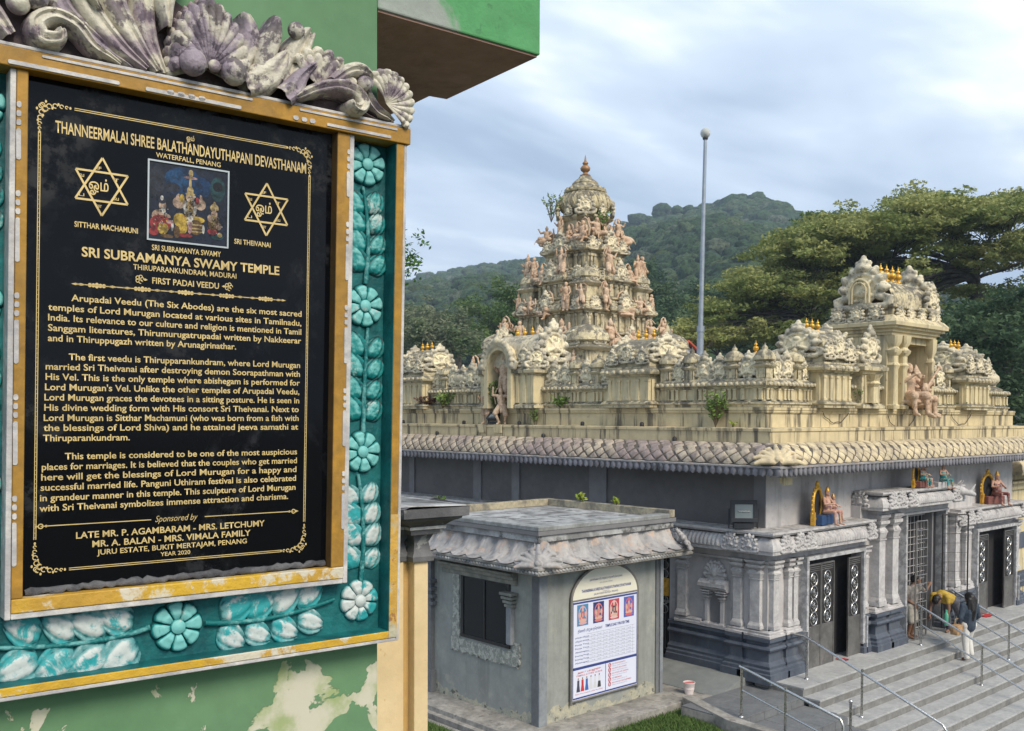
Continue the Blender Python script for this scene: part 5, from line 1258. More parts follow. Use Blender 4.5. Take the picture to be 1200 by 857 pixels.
Mx = Matrix.Translation(Vector((X0-.14,yc,2.86))) @ Matrix.Rotation(-PI/2,4,'Z'); b.v = [tuple(Mx @ Vector(p)) for p in b.v]; part('gable_arch', b, m_cream_clean, t, 60, world=False)
link('front_gable', CREST[0], t, (X1-.32,-.18,2.46), 0, .66)
for i in range(4): kalasam(t, wm(t) @ Vector((-.62+.30*i,yc,3.22)), .66, 14)
# lower pier pavilion against its left side
t2 = thing('pier_pavilion', 'low cream pier with a big carved medallion against the tall pavilion', 'pavilion', place('R',4.1,0,ZB), 0)
b = MB(); b.sweep([(-.3,0),(.09,0),(.09,.07),(.05,.11),(0,.12),(0,.78),(.04,.80),(.06,.86),(.14,.88),(.15,.97),(.06,1.04),(-.3,1.05)], [(-.42,1.3),(-.42,-.12),(.42,-.12),(.42,1.3)], closed=True); part('pier', b, m_tower, t2, 30, .005, world=False)
for x_ in (-.28,.0,.28): b = MB(); b.box(x_-.05,x_+.05,-.155,-.10,.13,.78); part('pilaster', b, m_cream_clean, t2, world=False, bevel=.004)
b = MB(); b.lathe([(.12,.13),(.10,.2),(.10,.5),(.16,.58),(.11,.64),(.2,.78)], (-.1,-.2), 16, sq=6); part('column', b, m_cream_clean, t2, 30, world=False)
link('medallion', CREST[0], t2, (-.02,-.08,1.05), 0, .78); link('medallion', CREST[1], t2, (-.40,.5,1.05), (0,0,-PI/2), .80); link('medallion', CREST[1], t2, (-.42,.0,.98), (0,0,-PI/4), .5)
# niche pavilion on the left side: arched opening, barrel roof, gable medallions
t = thing('niche_pavilion', 'cream pavilion with an arched niche holding a standing statue on the left roof edge', 'pavilion', place('L',7.9,0,ZB), LROT)
def lb(name, bx, m_=m_cream_clean, bev=.006): b = MB(); b.box(*bx); return part(name, b, m_, t, world=False, bevel=bev)
# local x to viewer's right (towards the near corner)
AX = -.20; ar = .40; zs = 1.12
lb('wall',(-.95,AX-ar-.01,-.30,1.3,0,1.0)); lb('wall',(AX+ar+.01,1.05,-.18,1.3,0,1.0)); lb('niche_back',(AX-ar-.05,AX+ar+.05,.36,.5,0,1.7),m_cream_clean)
b = MB(); n = 16; vs = []
for y_ in (-.36,.34):
    for r_ in (ar, ar+.14):
        pts = [(AX+r_*math.cos(PI*i/n), y_, zs+r_*1.08*math.sin(PI*i/n)) for i in range(n+1)]
        vs += [(AX+r_,y_,0)]+pts+[(AX-r_,y_,0)]
m_n = n+3; fs = []
for i in range(m_n-1):
    a, b2, c, d = i, i+m_n, i+2*m_n, i+3*m_n
    fs += [(a,b2,b2+1,a+1),(a,a+1,c+1,c),(b2,d,d+1,b2+1),(c,c+1,d+1,d)]
b.add(vs, fs); part('arch', b, m_cream_clean, t, 40, world=False)
sh_ = []
for i in range(15): a = PI*i/14; sh_.append(('e',(AX+(ar+.20)*math.cos(a),-.36,zs+(ar+.20)*1.1*math.sin(a)),(.085,.09,.085)))
sh_ += [('t',[(AX+(ar+.12)*math.cos(PI*i/14),-.34,zs+(ar+.12)*1.1*math.sin(PI*i/14)) for i in range(15)],.07)]
for s in (-1,1): sh_.append(('t',[(AX+s*.50,-.34,zs-.02),(AX+s*.66,-.34,zs-.05),(AX+s*.74,-.34,zs+.08),(AX+s*.66,-.34,zs+.14)],[.08,.08,.06,.04]))
sh_ += [('e',(AX,-.36,zs+.66),(.14,.12,.13)),('c',(AX,-.34,zs+.7),(AX,-.33,zs+.95),.09,.03)]
link('arch_ornament', vx('arch_ornament', sh_, .02, m_stucco, 2), t)
pth = [(AX+ar+.14,-.18),(1.05,-.18),(1.05,1.3)]
b = MB(); b.sweep([(-.3,0),(.08,0),(.08,.08),(0,.14),(-.3,.141)], [(-.95,1.3),(-.95,-.30),(AX-ar-.14,-.30)]); part('base', b, m_tower, t, 30, .005, world=False); b = MB(); b.sweep([(-.3,0),(.08,0),(.08,.08),(0,.14),(-.3,.141)], pth); part('base', b, m_tower, t, 30, .005, world=False)
b = MB(); b.sweep([(-.3,.86),(.02,.86),(.04,.90),(.12,.92),(.13,1.0),(.05,1.08),(-.3,1.09)], pth); part('cornice', b, m_tower, t, 30, .005, world=False); b = MB(); b.sweep([(-.2,.86),(.02,.86),(.04,.90),(.10,.92),(.11,1.0),(.05,1.08),(-.2,1.09)], [(-.95,1.3),(-.95,-.30),(AX-ar-.14,-.30)]); part('cornice', b, m_tower, t, 30, .005, world=False)
for x_ in (.42,.68,1.0): b = MB(); b.box(x_-.06,x_+.06,-.22,-.15,.142,.86); part('pilaster', b, m_cream_clean, t, world=False, bevel=.004)
b = MB(); n = 12; k = 18
for j in range(k+1):
    x_ = -.80+1.75*j/k; rr = 1.03 if j % 2 else .98
    for i in range(n+1): a = PI*i/n; b.v.append((x_, .50-.62*rr*math.cos(a), 1.30+.66*rr*math.sin(a)**.85 if 0 < i < n else 1.30))
for j in range(k):
    for i in range(n): q = j*(n+1)+i; b.f.append((q,q+n+1,q+n+2,q+1)[::-1]); b.mi.append(0)
b.box(-.85,1.0,-.14,1.14,1.09,1.30); part('barrel_roof', b, m_stucco, t, 60, world=False)
link('gable_medallion', CRESTL, t, (1.02,.50,1.22), (0,0,PI/2), (1.05,.95,.98)); link('gable_medallion', CREST[0], t, (-.88,.50,1.2), (0,0,-PI/2), .95)
link('medallion', CRESTL, t, (1.05,-.10,1.05), (0,0,PI/4), .55); link('medallion', CREST[0], t, (.72,-.22,1.08), 0, .50)
for i in range(3): kalasam(t, wm(t) @ Vector((-.35+.3*i,.5,1.94)), .42)

# ================================================================== TOWER
tw = thing('temple_tower', 'cream tiered temple tower crowned by an octagonal dome and copper finial', 'tower', (23.85,22.95,5.9))
TCX, TCY = 23.85, 22.95
def sq(h, brk=.0, bw=.35):
    """square plan of half side h with a projecting bay of half width bw*h on each face"""
    p = []; w_ = h*bw
    for i in range(4):
        c, s = [(0,-1),(1,0),(0,1),(-1,0)][i], [(1,0),(0,1),(-1,0),(0,-1)][i]
        for u, o in ((-h,h),(-w_,h),(-w_,h+brk),(w_,h+brk),(w_,h)): p.append((TCX+s[0]*u+c[0]*o, TCY+s[1]*u+c[1]*o))
    return p
m_fin = mat('copper finial', (.42,.24,.12), (.30,.17,.09), 6, .5, .15, .15, .5, .2, 30, metal=.4)
TIER = [(2.00,5.9,8.28),(1.70,8.28,9.42),(1.46,9.42,10.42),(.98,10.42,11.45)]
for h, z0, z1 in TIER:
    tr = link('tier', None, tw); H = z1-z0; pth = sq(h*.91, .14, .34); zc = z1-.40
    b = MB(); b.sweep([(.10,z0),(.10,z0+.08),(.16,z0+.11),(.16,z0+.16),(.06,z0+.20),(0,z0+.22),(0,zc)], pth, True, M=None); part('wall', b, m_tower, tr, 20)
    b = MB(); b.sweep([(0,zc),(.06,zc+.02),(.06,zc+.06),(.12,zc+.08),(.17,zc+.12),(.19,zc+.18),(.16,zc+.25),(.08,zc+.31),(.07,zc+.36),(.09,zc+.37),(.09,zc+.41),(-.6,zc+.42)], pth, True); part('cornice', b, m_tower, tr, 30)
    for i in range(4):
        c, s = [(0,-1),(1,0),(0,1),(-1,0)][i], [(1,0),(0,1),(-1,0),(0,-1)][i]; hh = h*.86
        hh = h*.91; us = [-.92,-.74,-.56,-.28,-.10,.10,.28,.56,.74,.92]
        for u in us:
            o = hh+(.14 if abs(u) < .34 else 0)
            if i in (0,3):
                x_, y_ = TCX+s[0]*u*hh+c[0]*(o+.02), TCY+s[1]*u*hh+c[1]*(o+.02)
                b = MB(); b.box(-.05,.05,-.04,.05,z0+.21 if z0 > 6 else 7.2,zc); b.box(-.07,.07,-.06,.05,zc-.09,zc-.002)
                Mx = Matrix.Translation((x_,y_,0)) @ Matrix.Rotation([0,PI/2,PI,-PI/2][i],4,'Z'); b.v = [tuple(Mx @ Vector(p)) for p in b.v]; part('pilaster', b, m_tower, tr)
        for u, sz in ((-.82,.46),(-.42,.40),(0,.62),(.42,.40),(.82,.46)):
            o = hh+.14+(.12 if abs(u) < .34 else 0); x_, y_ = TCX+s[0]*u*hh+c[0]*o, TCY+s[1]*u*hh+c[1]*o
            link('medallion', CREST[1] if sz < .5 else CREST[0], tr, wm(tr).inverted() @ Vector((x_,y_,zc+.10)), [0,PI/2,PI,-PI/2][i], sz)
# neck and octagonal dome
b = MB(); b.sweep([(.0,11.45),(.05,11.5),(.05,11.62),(0,11.66),(0,12.22),(.06,12.25),(.12,12.32),(.12,12.38),(-.4,12.40)], sq(.56,.09,.45), True); part('neck', b, m_tower, tw, 30)
b = MB(); b.lathe([(.62,12.38),(.66,12.44),(.55,12.50),(.50,12.56)], (TCX,TCY), 32, sq=7); part('neck_moulding', b, m_tower, tw, 30)
b = MB(); n = 48; prd = [(.48,12.48),(.66,12.56),(.77,12.70),(.80,12.86),(.76,13.02),(.66,13.15),(.54,13.24)]
b.lathe(prd, (TCX,TCY), 32, sq=2.6, rib=(8,.03)); part('dome', b, m_tower, tw, 60)
b = MB()      # lattice ribs on the dome
def domep(a, t_):
    x_ = t_*(len(prd)-1); i = min(int(x_),len(prd)-2); f_ = x_-i; r = prd[i][0]*(1-f_)+prd[i+1][0]*f_; z_ = prd[i][1]*(1-f_)+prd[i+1][1]*f_
    ca, sa = math.cos(a), math.sin(a); k_ = 1/((abs(ca)**2.6+abs(sa)**2.6)**(1/2.6)); return (TCX+(r*k_+.025)*ca, TCY+(r*k_+.025)*sa, z_)
for i in range(24):
    for s in (-1,1): b.tube([domep(2*PI*i/24+s*.5*(j/8), j/8) for j in range(9)], .016, 5)
part('lattice', b, m_tower, tw, 60, kind='stuff')
b = MB(); b.lathe([(.54,13.20),(.66,13.22),(.68,13.27),(.57,13.32),(.58,13.36),(.50,13.42),(.40,13.50),(.42,13.54),(.31,13.64),(.21,13.72),(.19,13.78)], (TCX,TCY), 32, rib=(16,.07)); part('lotus_cap', b, m_tower, tw, 50)
for i in range(16): a = 2*PI*i/16; b = MB(); b.ball((TCX+.65*math.cos(a),TCY+.65*math.sin(a),13.30),(.05,.05,.08),8); part('bud', b, m_tower, tw, 180)
b = MB(); b.lathe([(.16,13.78),(.18,13.82),(.09,13.87),(.07,13.92),(.15,13.98),(.17,14.06),(.12,14.13),(.06,14.17),(.10,14.21),(.09,14.25),(.04,14.29),(.03,14.38),(.001,14.52)], (TCX,TCY), 20); part('finial', b, m_fin, tw, 60)
for i in range(8):
    a = i*PI/4-PI/2; r = .80 if i % 2 == 0 else .90
    link('dome_medallion', CREST[0] if i % 2 == 0 else CREST[1], tw, wm(tw).inverted() @ Vector((TCX+r*math.cos(a),TCY+r*math.sin(a),12.36 if i % 2 == 0 else 12.36)), a+PI/2, (.36 if i % 2 == 0 else .62))
# corner turrets
def turret(x_, y_, z0, h, s):
    c = link('corner_turret', None, tw)
    b = MB(); b.lathe([(.50*s,z0),(.50*s,z0+.08),(.44*s,z0+.12),(.44*s,z0+h),(.54*s,z0+h+.04),(.62*s,z0+h+.10),(.50*s,z0+h+.18),(.46*s,z0+h+.20),(.46*s,z0+h+.26)], (x_,y_), 24, sq=8); part('body', b, m_tower, c, 30)
    b = MB(); z1 = z0+h+.26; b.lathe([(.48*s,z1),(.56*s,z1+.06*s),(.54*s,z1+.22*s),(.42*s,z1+.38*s),(.22*s,z1+.48*s),(.12*s,z1+.50*s),(.10*s,z1+.60*s),(.02,z1+.78*s)], (x_,y_), 24, sq=3, rib=(12,.06)); part('dome', b, m_tower, c, 50)
    for i in range(4): link('medallion', CREST[1], c, wm(c).inverted() @ Vector((x_+.48*s*math.cos(i*PI/2-PI/2),y_+.48*s*math.sin(i*PI/2-PI/2),z1-.08)), i*PI/2, .42*s)
for sx, sy in ((-1,-1),(1,-1),(-1,1)):
    turret(TCX+sx*1.95, TCY+sy*1.95, 6.2 if (sx,sy) == (-1,-1) else 6.6, 1.55 if (sx,sy) == (-1,-1) else 1.1, 1.15)
    turret(TCX+sx*1.22, TCY+sy*1.22, 9.42, .46, .72)
# statues on the tower: (kind, u across the picture (m, + right), height, scale, label bits)
Rv = Vector((rt.x,rt.y)); Fv = Vector((fw.x,fw.y)).normalized()
def tpos(face, u, out):
    """face 'L' looks -x, 'R' looks -y; u in -1..1 along the face (towards the picture's right)"""
    return (TCX-out, TCY-u) if face == 'L' else (TCX+u, TCY-out)
GR = 'terracotta statues on the tiers of the tower'
rowname = {0:'lowest',1:'second',2:'third',3:'top'}
SP_ = [ # tier, face, u, out, z, kind, scale
 (3,'L',0.47,0.86,11.50,'seated',.62),(3,'L',-0.30,0.86,11.50,'standing_woman',.60),(3,'R',0.30,0.89,11.50,'seated',.62),(3,'L',0.84,0.96,11.50,'seated_woman',.70),(3,'R',-0.39,0.89,11.52,'crouching',.72),(3,'L',-0.90,0.89,11.48,'crouching',.62),(3,'R',0.90,0.84,11.48,'seated_woman',.60),
 (2,'L',.45,1.52,10.10,'dancing',.72),(2,'R',-.45,1.52,10.10,'dancing',.72),(2,'L',-1.35,1.35,10.10,'standing',.68),(2,'R',1.35,1.35,10.10,'standing_woman',.68),(2,'L',-.55,1.45,10.20,'seated',.62),(2,'R',.6,1.45,10.20,'seated_woman',.60),(2,'L',-1.35,1.30,10.45,'crouching',.5),(2,'R',1.35,1.30,10.45,'crouching',.5),
 (1,'L',-.05,1.70,9.05,'seated',.78),(1,'R',.05,1.70,9.05,'seated_woman',.78),(1,'L',1.52,1.72,9.12,'dancing',.52),(1,'L',-1.55,1.60,9.10,'standing',.50),(1,'R',1.55,1.60,9.10,'standing_woman',.50),
 (0,'L',1.02,2.05,7.85,'crouching',.92),(0,'R',-1.02,2.05,7.85,'crouching',.92),(0,'L',-1.75,1.95,7.90,'dancing',.66),(0,'R',1.70,1.95,7.90,'standing',.66),(0,'L',-1.9,1.9,8.55,'seated_woman',.60),(0,'R',1.95,1.85,8.55,'seated',.55),(0,'L',2.05,2.60,6.85,'standing',.58),
 (3,'L',0.13,0.89,11.50,'seated',.60),(3,'R',0.69,0.89,11.50,'dancing',.55),(2,'L',-.95,1.45,10.12,'standing_woman',.62),(2,'R',1.0,1.45,10.12,'standing',.62),(1,'L',.85,1.75,9.10,'standing_woman',.62),(1,'R',-.85,1.75,9.10,'dancing',.62),(1,'L',-.80,1.72,9.08,'crouching',.60),(1,'R',.80,1.72,9.08,'crouching',.60),(0,'L',.0,2.15,7.85,'seated',.80),(0,'R',.0,2.15,7.85,'seated_woman',.80),(0,'L',-.95,2.1,7.85,'standing_woman',.70),(0,'R',.95,2.1,7.85,'dancing',.70)]
kindw = {'seated':'seated crowned statue','standing_woman':'standing draped female statue','crouching':'crouching statue, arm raised','seated_woman':'seated female statue','dancing':'dancing statue','standing':'standing crowned statue'}
for tier, face, u, out, z_, kind, s in SP_:
    x_, y_ = tpos(face, u, out)
    sidew = 'left face' if face == 'L' else 'right face'
    edge = 'beside the near corner' if (u > .4 and face == 'L') or (u < -.4 and face == 'R') else ('at the outer corner' if abs(u) > 1 else 'in the middle')
    statue(kind, (x_,y_,z_), (LROT if face == 'L' else 0)+random.uniform(-.3,.3), s*.90, '%s %s, %s tier, tower %s' % (kindw[kind], edge, rowname[tier], sidew), GR)
# resting bulls on the top tier ends
bull = [('e',(0,0,.22),(.42,.20,.20)),('e',(-.36,0,.34),(.16,.14,.16)),('c',(-.38,0,.36),(-.50,-.02,.52),.10,.08),('e',(-.56,-.02,.54),(.12,.07,.08)),('c',(-.48,.06,.60),(-.44,.12,.72),.02,.01),('c',(-.48,-.08,.60),(-.44,-.14,.72),.02,.01),
        ('c',(-.3,-.14,.10),(-.5,-.2,.05),.07,.05),('c',(.25,-.16,.12),(.05,-.24,.05),.09,.05),('c',(.4,0,.25),(.5,.08,.08),.03,.02),('e',(-.25,0,.44),(.10,.08,.08))]
BULL = vx('bull_statue', bull, .02, m_terra, 2)
for i,(x_,y_,rz,lb_) in enumerate(((TCX-.86,TCY+.95,PI*.75,'left'),(TCX+.98,TCY-.84,PI*.75+PI,'right'))):
    o = link('bull_statue', BULL, None, (x_,y_,11.46), rz, .85); tag(o, 'terracotta resting bull statue at the %s end of the top tier of the tower' % lb_, 'statue', 'bull statues on the tower')
# roofline statues
statue('dancing', (TX-.20,TY0+8.10,5.53), LROT+.5, .60, 'terracotta female figure with arms raised standing on the ledge below the niche, right one', 'pair of statues below the niche pavilion')
statue('standing', (TX-.20,TY0+8.75,5.53), LROT+.2, .60, 'terracotta figure with arm bent standing on the ledge below the niche, left one', 'pair of statues below the niche pavilion')
statue('standing', (TX-.05,TY0+8.15,6.10), LROT, .78, 'terracotta crowned statue standing inside the arched niche pavilion', 'statues on the left roofline')
statue('seated', (TX+.55,TY0+10.2,6.9), LROT, .55, 'small pale seated statue on the roofline left of the arched niche', 'statues on the left roofline')
for dy in (8.10,8.75): b = MB(); b.box(TX-.36,TX-.06,TY0+dy-.16,TY0+dy+.16,5.30,5.529); tag(None or part('pedestal', b, m_cream, None, bevel=.01), 'cream block under the %s ledge statue below the niche' % ('right' if dy < 8.3 else 'left'), 'pedestal', 'statue pedestals')
# seated musicians under the tall pavilion
Jm = POSE['ledge']
mus = body_shapes(Jm, 1.0, bulk=1.2, crown=.6, skirt=0, belly=0)
mus += [('e',(-.20,-.34,.38),(.17,.10,.15)),('c',(-.10,-.36,.42),(.55,-.42,.92),.035,.03),('e',(.58,-.42,.94),(.07,.06,.06)),('e',(0,-.05,-.02),(.38,.36,.10))]
o = link('musician_statue', vx('musician_statue', mus, .018, m_terra, 1), None, (24.05,11.62,6.10), .12, .98); tag(o, 'terracotta crowned musician statue playing a long lute under the tall pavilion', 'statue', 'musician statues')
Jw = dict(POSE['ledge']); Jw = {k: v for k, v in Jw.items()}; Jw['arms'] = [((-.19,0,.60),(-.30,-.12,.42),(-.10,-.34,.62)),((.21,0,.60),(.34,-.10,.40),(.16,-.34,.56))]
ms2 = body_shapes(Jw, 1.0, bulk=1.2, hair=1, female=1)+[('e',(0,-.05,-.02),(.36,.34,.10)),('e',(0,-.38,.62),(.05,.05,.09))]
o = link('musician_statue', vx('musician_statue', ms2, .018, m_terra, 1), None, (23.42,11.50,6.16), -.35, 1.02); tag(o, 'terracotta seated female statue left of the lute player under the tall pavilion', 'statue', 'musician statues')
o = link('musician_statue', o.data, None, (24.50,11.70,6.10), .5, .84); tag(o, 'smaller terracotta seated figure on the right side of the lute player', 'statue', 'musician statues')
# ================================================================== KIOSK
KX, KY, KXE, KYE, KZ = 12.14, 12.79, 15.56, 16.0, .12
kio = thing('kiosk', 'small grey rendered kiosk with petal moulded eave and stained flat roof', 'kiosk', (KX,KY,KZ))
b = MB(); b.box(KX,KXE,KY,KYE,KZ,2.95); part('wall', b, None or mat('kiosk render with lichen foot', (.315,.325,.30), (.27,.28,.265), 1.6, .5, .15, .1, .85, .15, 25, streak=((.16,.165,.15), .45, 2.6), spots=(1.7,.56,.66,(.44,.41,.33),.35)), kio)
# pale mineral bloom low on the walls, as thin skins of salt-stained render
m_bloom = mat('salt stained render', (.47,.44,.33), (.34,.34,.29), 5, .5, .12, .15, .9, .3, 30, spots=(6,.56,.62,(.06,.065,.06),.8))
def ragged(x0, x1, plane, zb, amp, seed, side):
    rnd = random.Random(seed); n = 44; pts = []
    h = amp*.5
    for i in range(n+1):
        h = min(max(h+rnd.uniform(-.22,.22)*amp,.15*amp),amp); pts.append((x0+(x1-x0)*i/n, zb+h))
    b = MB(); 
    for i in range(n):
        (a, za), (c, zc) = pts[i], pts[i+1]
        q = [(a,zb),(c,zb),(c,zc),(a,za)]
        b.add([(x_,plane,z_) if side == 'R' else (plane,x_,z_) for x_,z_ in q], [(0,1,2,3) if side == 'R' else (3,2,1,0)])
    part('stained_foot', b, m_bloom, kio)
ragged(KX+.16, KXE-.15, KY-.0025, KZ, .30, 5, 'R'); ragged(KY+.16, KYE, KX-.0025, KZ, .40, 8, 'L')
m_kstrip = mat('dark grey corner strip', (.135,.14,.15), (.17,.175,.18), 3, .5, .15, .12, .7, .15, 25); m_kstrip2 = mat('mid grey corner strip', (.26,.28,.30), (.21,.22,.24), 3, .5, .15, .12, .7, .15, 25)
b = MB(); b.box(KX-.035,KX+.0,KY-.03,KY+.15,KZ,2.9); part('corner_strip', b, m_kstrip, kio, bevel=.004)
b = MB(); b.box(KX-.034,KX+.16,KY-.06,KY-.031,KZ,2.9); part('corner_strip', b, m_kstrip2, kio, bevel=.004)
b = MB(); b.box(KXE-.16,KXE-.06,KY-.03,KY,KZ,2.9); part('corner_strip', b, m_kstrip, kio, bevel=.004)
b = MB(); b.box(KXE-.06,KXE+.03,KY-.06,KY+.03,KZ,2.9); part('corner_strip', b, m_kstrip2, kio, bevel=.004)
b = MB(); b.box(KX-.10,KX,KYE-.12,KYE+.05,KZ,2.9); part('corner_strip', b, m_kstrip, kio, bevel=.004)
b = MB(); b.box(KX-.14,KX,KYE-.18,KYE+.05,KZ,KZ+.45); part('strip_foot', b, m_kstrip, kio, bevel=.006)
for z_ in (1.9,2.05,2.2,2.36): b = MB(); b.box(KX-.12-(z_-1.9)*.12,KX,KYE-.2,KYE+.05,z_,z_+.07); part('bracket_ring', b, m_kstrip, kio, bevel=.004)
EP = [(KX,KYE+.1),(KX,KY),(KXE,KY),(KXE,KYE+.1),(KX,KYE+.1)][:4]
b = MB(); b.sweep([(0,2.90),(.33,2.92),(.42,2.955),(.46,2.96),(.47,3.0),(.44,3.02),(.47,3.05),(.47,3.09),(0,3.12)], EP, True); part('eave_band', b, m_concrete, kio, 30)
b_ = MB(); b_.ball((0,0,0),(.045,.028,.030),8,rot=(0,R(30),0)); KB = b_.mesh('carved_bead', m_roofslab, 180)
ki = wm(kio).inverted()
for side, L in (('L',3.6),('R',3.85)):
    n = int(L/.085)
    for i in range(n):
        a = -.42+.085*i; p = (KX-.455,KY+a,3.005) if side == 'L' else (KX+a,KY-.455,3.005); link('carved_bead', KB, kio, ki @ Vector(p), ROT[side])
# sloping petal roof
def ke(s): th = s*PI/2; return .47-.38*math.sin(th*.96), 3.11+.42*(1-math.cos(th))*.62+.42*.38*s
b = MB(); b.sweep([(.46,3.091)]+[(ke(i/10)[0]-.02, ke(i/10)[1]) for i in range(11)]+[(-.1,3.50)], EP, True); part('petal_backing', b, m_petal, kio, 60)
def petal_tile(W=.47):
    """large lotus petal: broad tongue with raised round tip and a rolled stem"""
    b = MB(); n, m_ = 14, 12
    for j in range(m_+1):
        s = j/m_
        for i in range(n+1):
            e = -1+2*i/n; w_ = W/2*(1-.25*s); o, z_ = ke(s*1.0)
            tip = .075*(1-abs(e)**2.2)*(1-s)**.5 - .02*(1-s) - .03*abs(e)**6
            groove = -.034*math.exp(-((abs(e)-.62+.35*s)/.10)**2)
            lobe = .042*math.exp(-(((e+.34)/.30)**4)-((s-.66)/.20)**4)+.042*math.exp(-(((e-.34)/.28)**4)-((s-.74)/.20)**4)
            drop = -.03*(1-abs(e)**2)*(1-s)**3+.06*abs(e)**3*(1-s)**2
            b.v.append((w_*e*1.04+.06*s, -(o+tip+groove+lobe), z_+drop+ (tip+lobe)*.4))
    for j in range(m_):
        for i in range(n): k = j*(n+1)+i; b.f.append((k,k+1,k+n+2,k+n+1)); b.mi.append(0)
    return b.mesh('petal_tile', m_petal, 60)
PT = petal_tile()
for side, L in (('L',3.2),('R',3.42)):
    n = 8
    for i in range(n):
        a = -.05+ (L+.0)*i/(n-1)*1.0; p = (KX,KY+a,0) if side == 'L' else (KX+a,KY,0); link('petal_tile', PT, kio, ki @ Vector(p), ROT[side])
# hip ornaments at the corners
hip = []
for s in (-1,1):
    hip += [('t',[(s*.04,-.02,0),(s*.09,-.05,.14),(s*.17,-.04,.20),(s*.24,-.04,.15),(s*.21,-.05,.08)],[.05,.06,.055,.045,.03]),('t',[(s*.05,-.02,.18),(s*.14,-.01,.30),(s*.24,.02,.34)],[.05,.045,.03]),
            ('t',[(s*.12,-.02,.0),(s*.26,.0,.02),(s*.34,.03,.10)],[.05,.05,.03])]
hip += [('t',[(0,-.05,-.03),(0,-.08,.15),(0,-.02,.38)],[.06,.075,.05]),('e',(0,-.09,.02),(.07,.05,.07))]
HIP = vx('hip_ornament', palmette(), .011, m_petal, 1)
link('hip_ornament', HIP, kio, ki @ Vector((KX-.36,KY-.36,3.10)), (R(-32),0,R(-45)), 1.0)
link('hip_ornament', HIP, kio, ki @ Vector((KXE+.36,KY-.36,3.10)), (R(-32),0,R(45)), 1.0)
# roof slab and parapet
b = MB(); b.sweep([(.02,3.48),(.10,3.49),(.11,3.60),(.30-.08,3.62),(.22,3.70),(-.1,3.705)], EP, True); part('roof_edge', b, m_mgrey, kio, 20, bevel=.004)
b = MB(); b.prism([(KX-.18,KYE+.25),(KX-.18,KY-.18),(KXE+.18,KY-.18),(KXE+.18,KYE+.25)], 3.50, 3.71); part('roof_slab', b, m_roofslab, kio)
b = MB(); b.box(KXE+.02,KXE+.20,KY-.20,KYE+.3,3.711,3.86); part('parapet', b, m_parapet, kio, bevel=.008)
b = MB(); b.box(KX-.2,KXE+.019,KYE+.12,KYE+.28,3.711,3.86); part('parapet', b, m_parapet, kio, bevel=.008)
b = MB(); b.sweep([(-.04,3.706),(.225,3.706),(.225,3.775),(.20,3.79),(-.02,3.79)], [(KX,KYE+.1),(KX,KY),(KXE,KY)]); part('roof_kerb', b, mat('pale roof kerb', (.33,.34,.34), (.22,.225,.22), 3, .5, .12, .15, .85, .2, 30), kio, bevel=.004)
# window on the left wall (y from 13.5 to 15.05)
wn = link('window', None, kio); WX = KX; m_headg = mat('mossy grey window head', (.20,.205,.185), (.30,.29,.25), 4, .5, .12, .15, .9, .3, 30, lichen=((.09,.09,.075), .6, .6))
b = MB(); b.box(WX-.004,WX+.05,13.55,15.0,1.40,2.62); part('pane_back', b, m_dark, wn)
for y0_, y1_ in ((13.62,14.28),(14.30,14.93)): b = MB(); b.box(WX-.010,WX-.005,y0_,y1_,1.46,2.60); part('pane', b, m_glass, wn)
b = MB()
for bx in ((13.56,13.62,1.40,2.62),(14.93,15.0,1.40,2.62),(14.272,14.308,1.46,2.60)): b.box(WX-.03,WX-.002,bx[0],bx[1],bx[2],bx[3])
b.box(WX-.029,WX-.002,13.62,14.93,1.401,1.459); b.box(WX-.029,WX-.002,13.62,14.93,2.601,2.62); part('window_frame', b, m_iron, wn)
m_oldrend = mat('crumbled white surround', (.50,.50,.45), (.30,.31,.28), 9, .5, .06, .2, .9, .9, 26, spots=(12,.58,.62,(.17,.175,.16),.8))
def rough_band(pts, w_, t_=.03, seed=1):
    rnd = random.Random(seed); b = MB()
    for (y0_,z0_),(y1_,z1_) in zip(pts,pts[1:]):
        n = max(6,int(math.hypot(y1_-y0_,z1_-z0_)/.05)); L = []
        d = Vector((y1_-y0_,z1_-z0_)).normalized(); nn = Vector((-d.y,d.x))
        for i in range(n+1):
            p = Vector((y0_,z0_)).lerp(Vector((y1_,z1_)), i/n); L.append((p-nn*(w_/2+rnd.uniform(-.012,.02)), p+nn*(w_/2+rnd.uniform(-.02,.035))))
        vs = [(WX-t_,q.x,q.y) for l in L for q in l]+[(WX,q.x,q.y) for l in L for q in l]; m_ = 2*(n+1); fs = []
        for i in range(n): a = 2*i; fs += [(a,a+1,a+3,a+2),(a+1,a+1+m_,a+3+m_,a+3),(a,a+2,a+2+m_,a+m_)]
        b.add(vs, fs)
    return part('rough_surround', b, m_oldrend, wn)
rough_band([(15.16,2.66),(15.15,1.28)], .20, .03, 1); rough_band([(15.30,1.22),(13.32,1.22)], .24, .034, 2); rough_band([(13.36,1.15),(13.36,1.55)], .16, .031, 3)
b = MB(); b.sweep([(.0,2.62),(.05,2.62),(.06,2.70),(.12,2.72),(.13,2.78),(.18,2.80),(.19,2.85),(.0,2.87)], [(WX,15.55),(WX,13.35)]); part('window_head', b, m_headg, wn, 30, bevel=.004)
b = MB(); b.box(WX-.10,WX,13.44,13.56,1.50,2.30); b.box(WX-.06,WX,13.56,13.62,1.50,2.30); part('half_column', b, m_kstrip2, wn, bevel=.006)
for k in range(4): b = MB(); b.box(WX-.11-.025*k,WX,13.40-.02*k,13.62+.02*k,2.20+.075*k,2.255+.075*k); part('column_ring', b, m_headg, wn, bevel=.008)
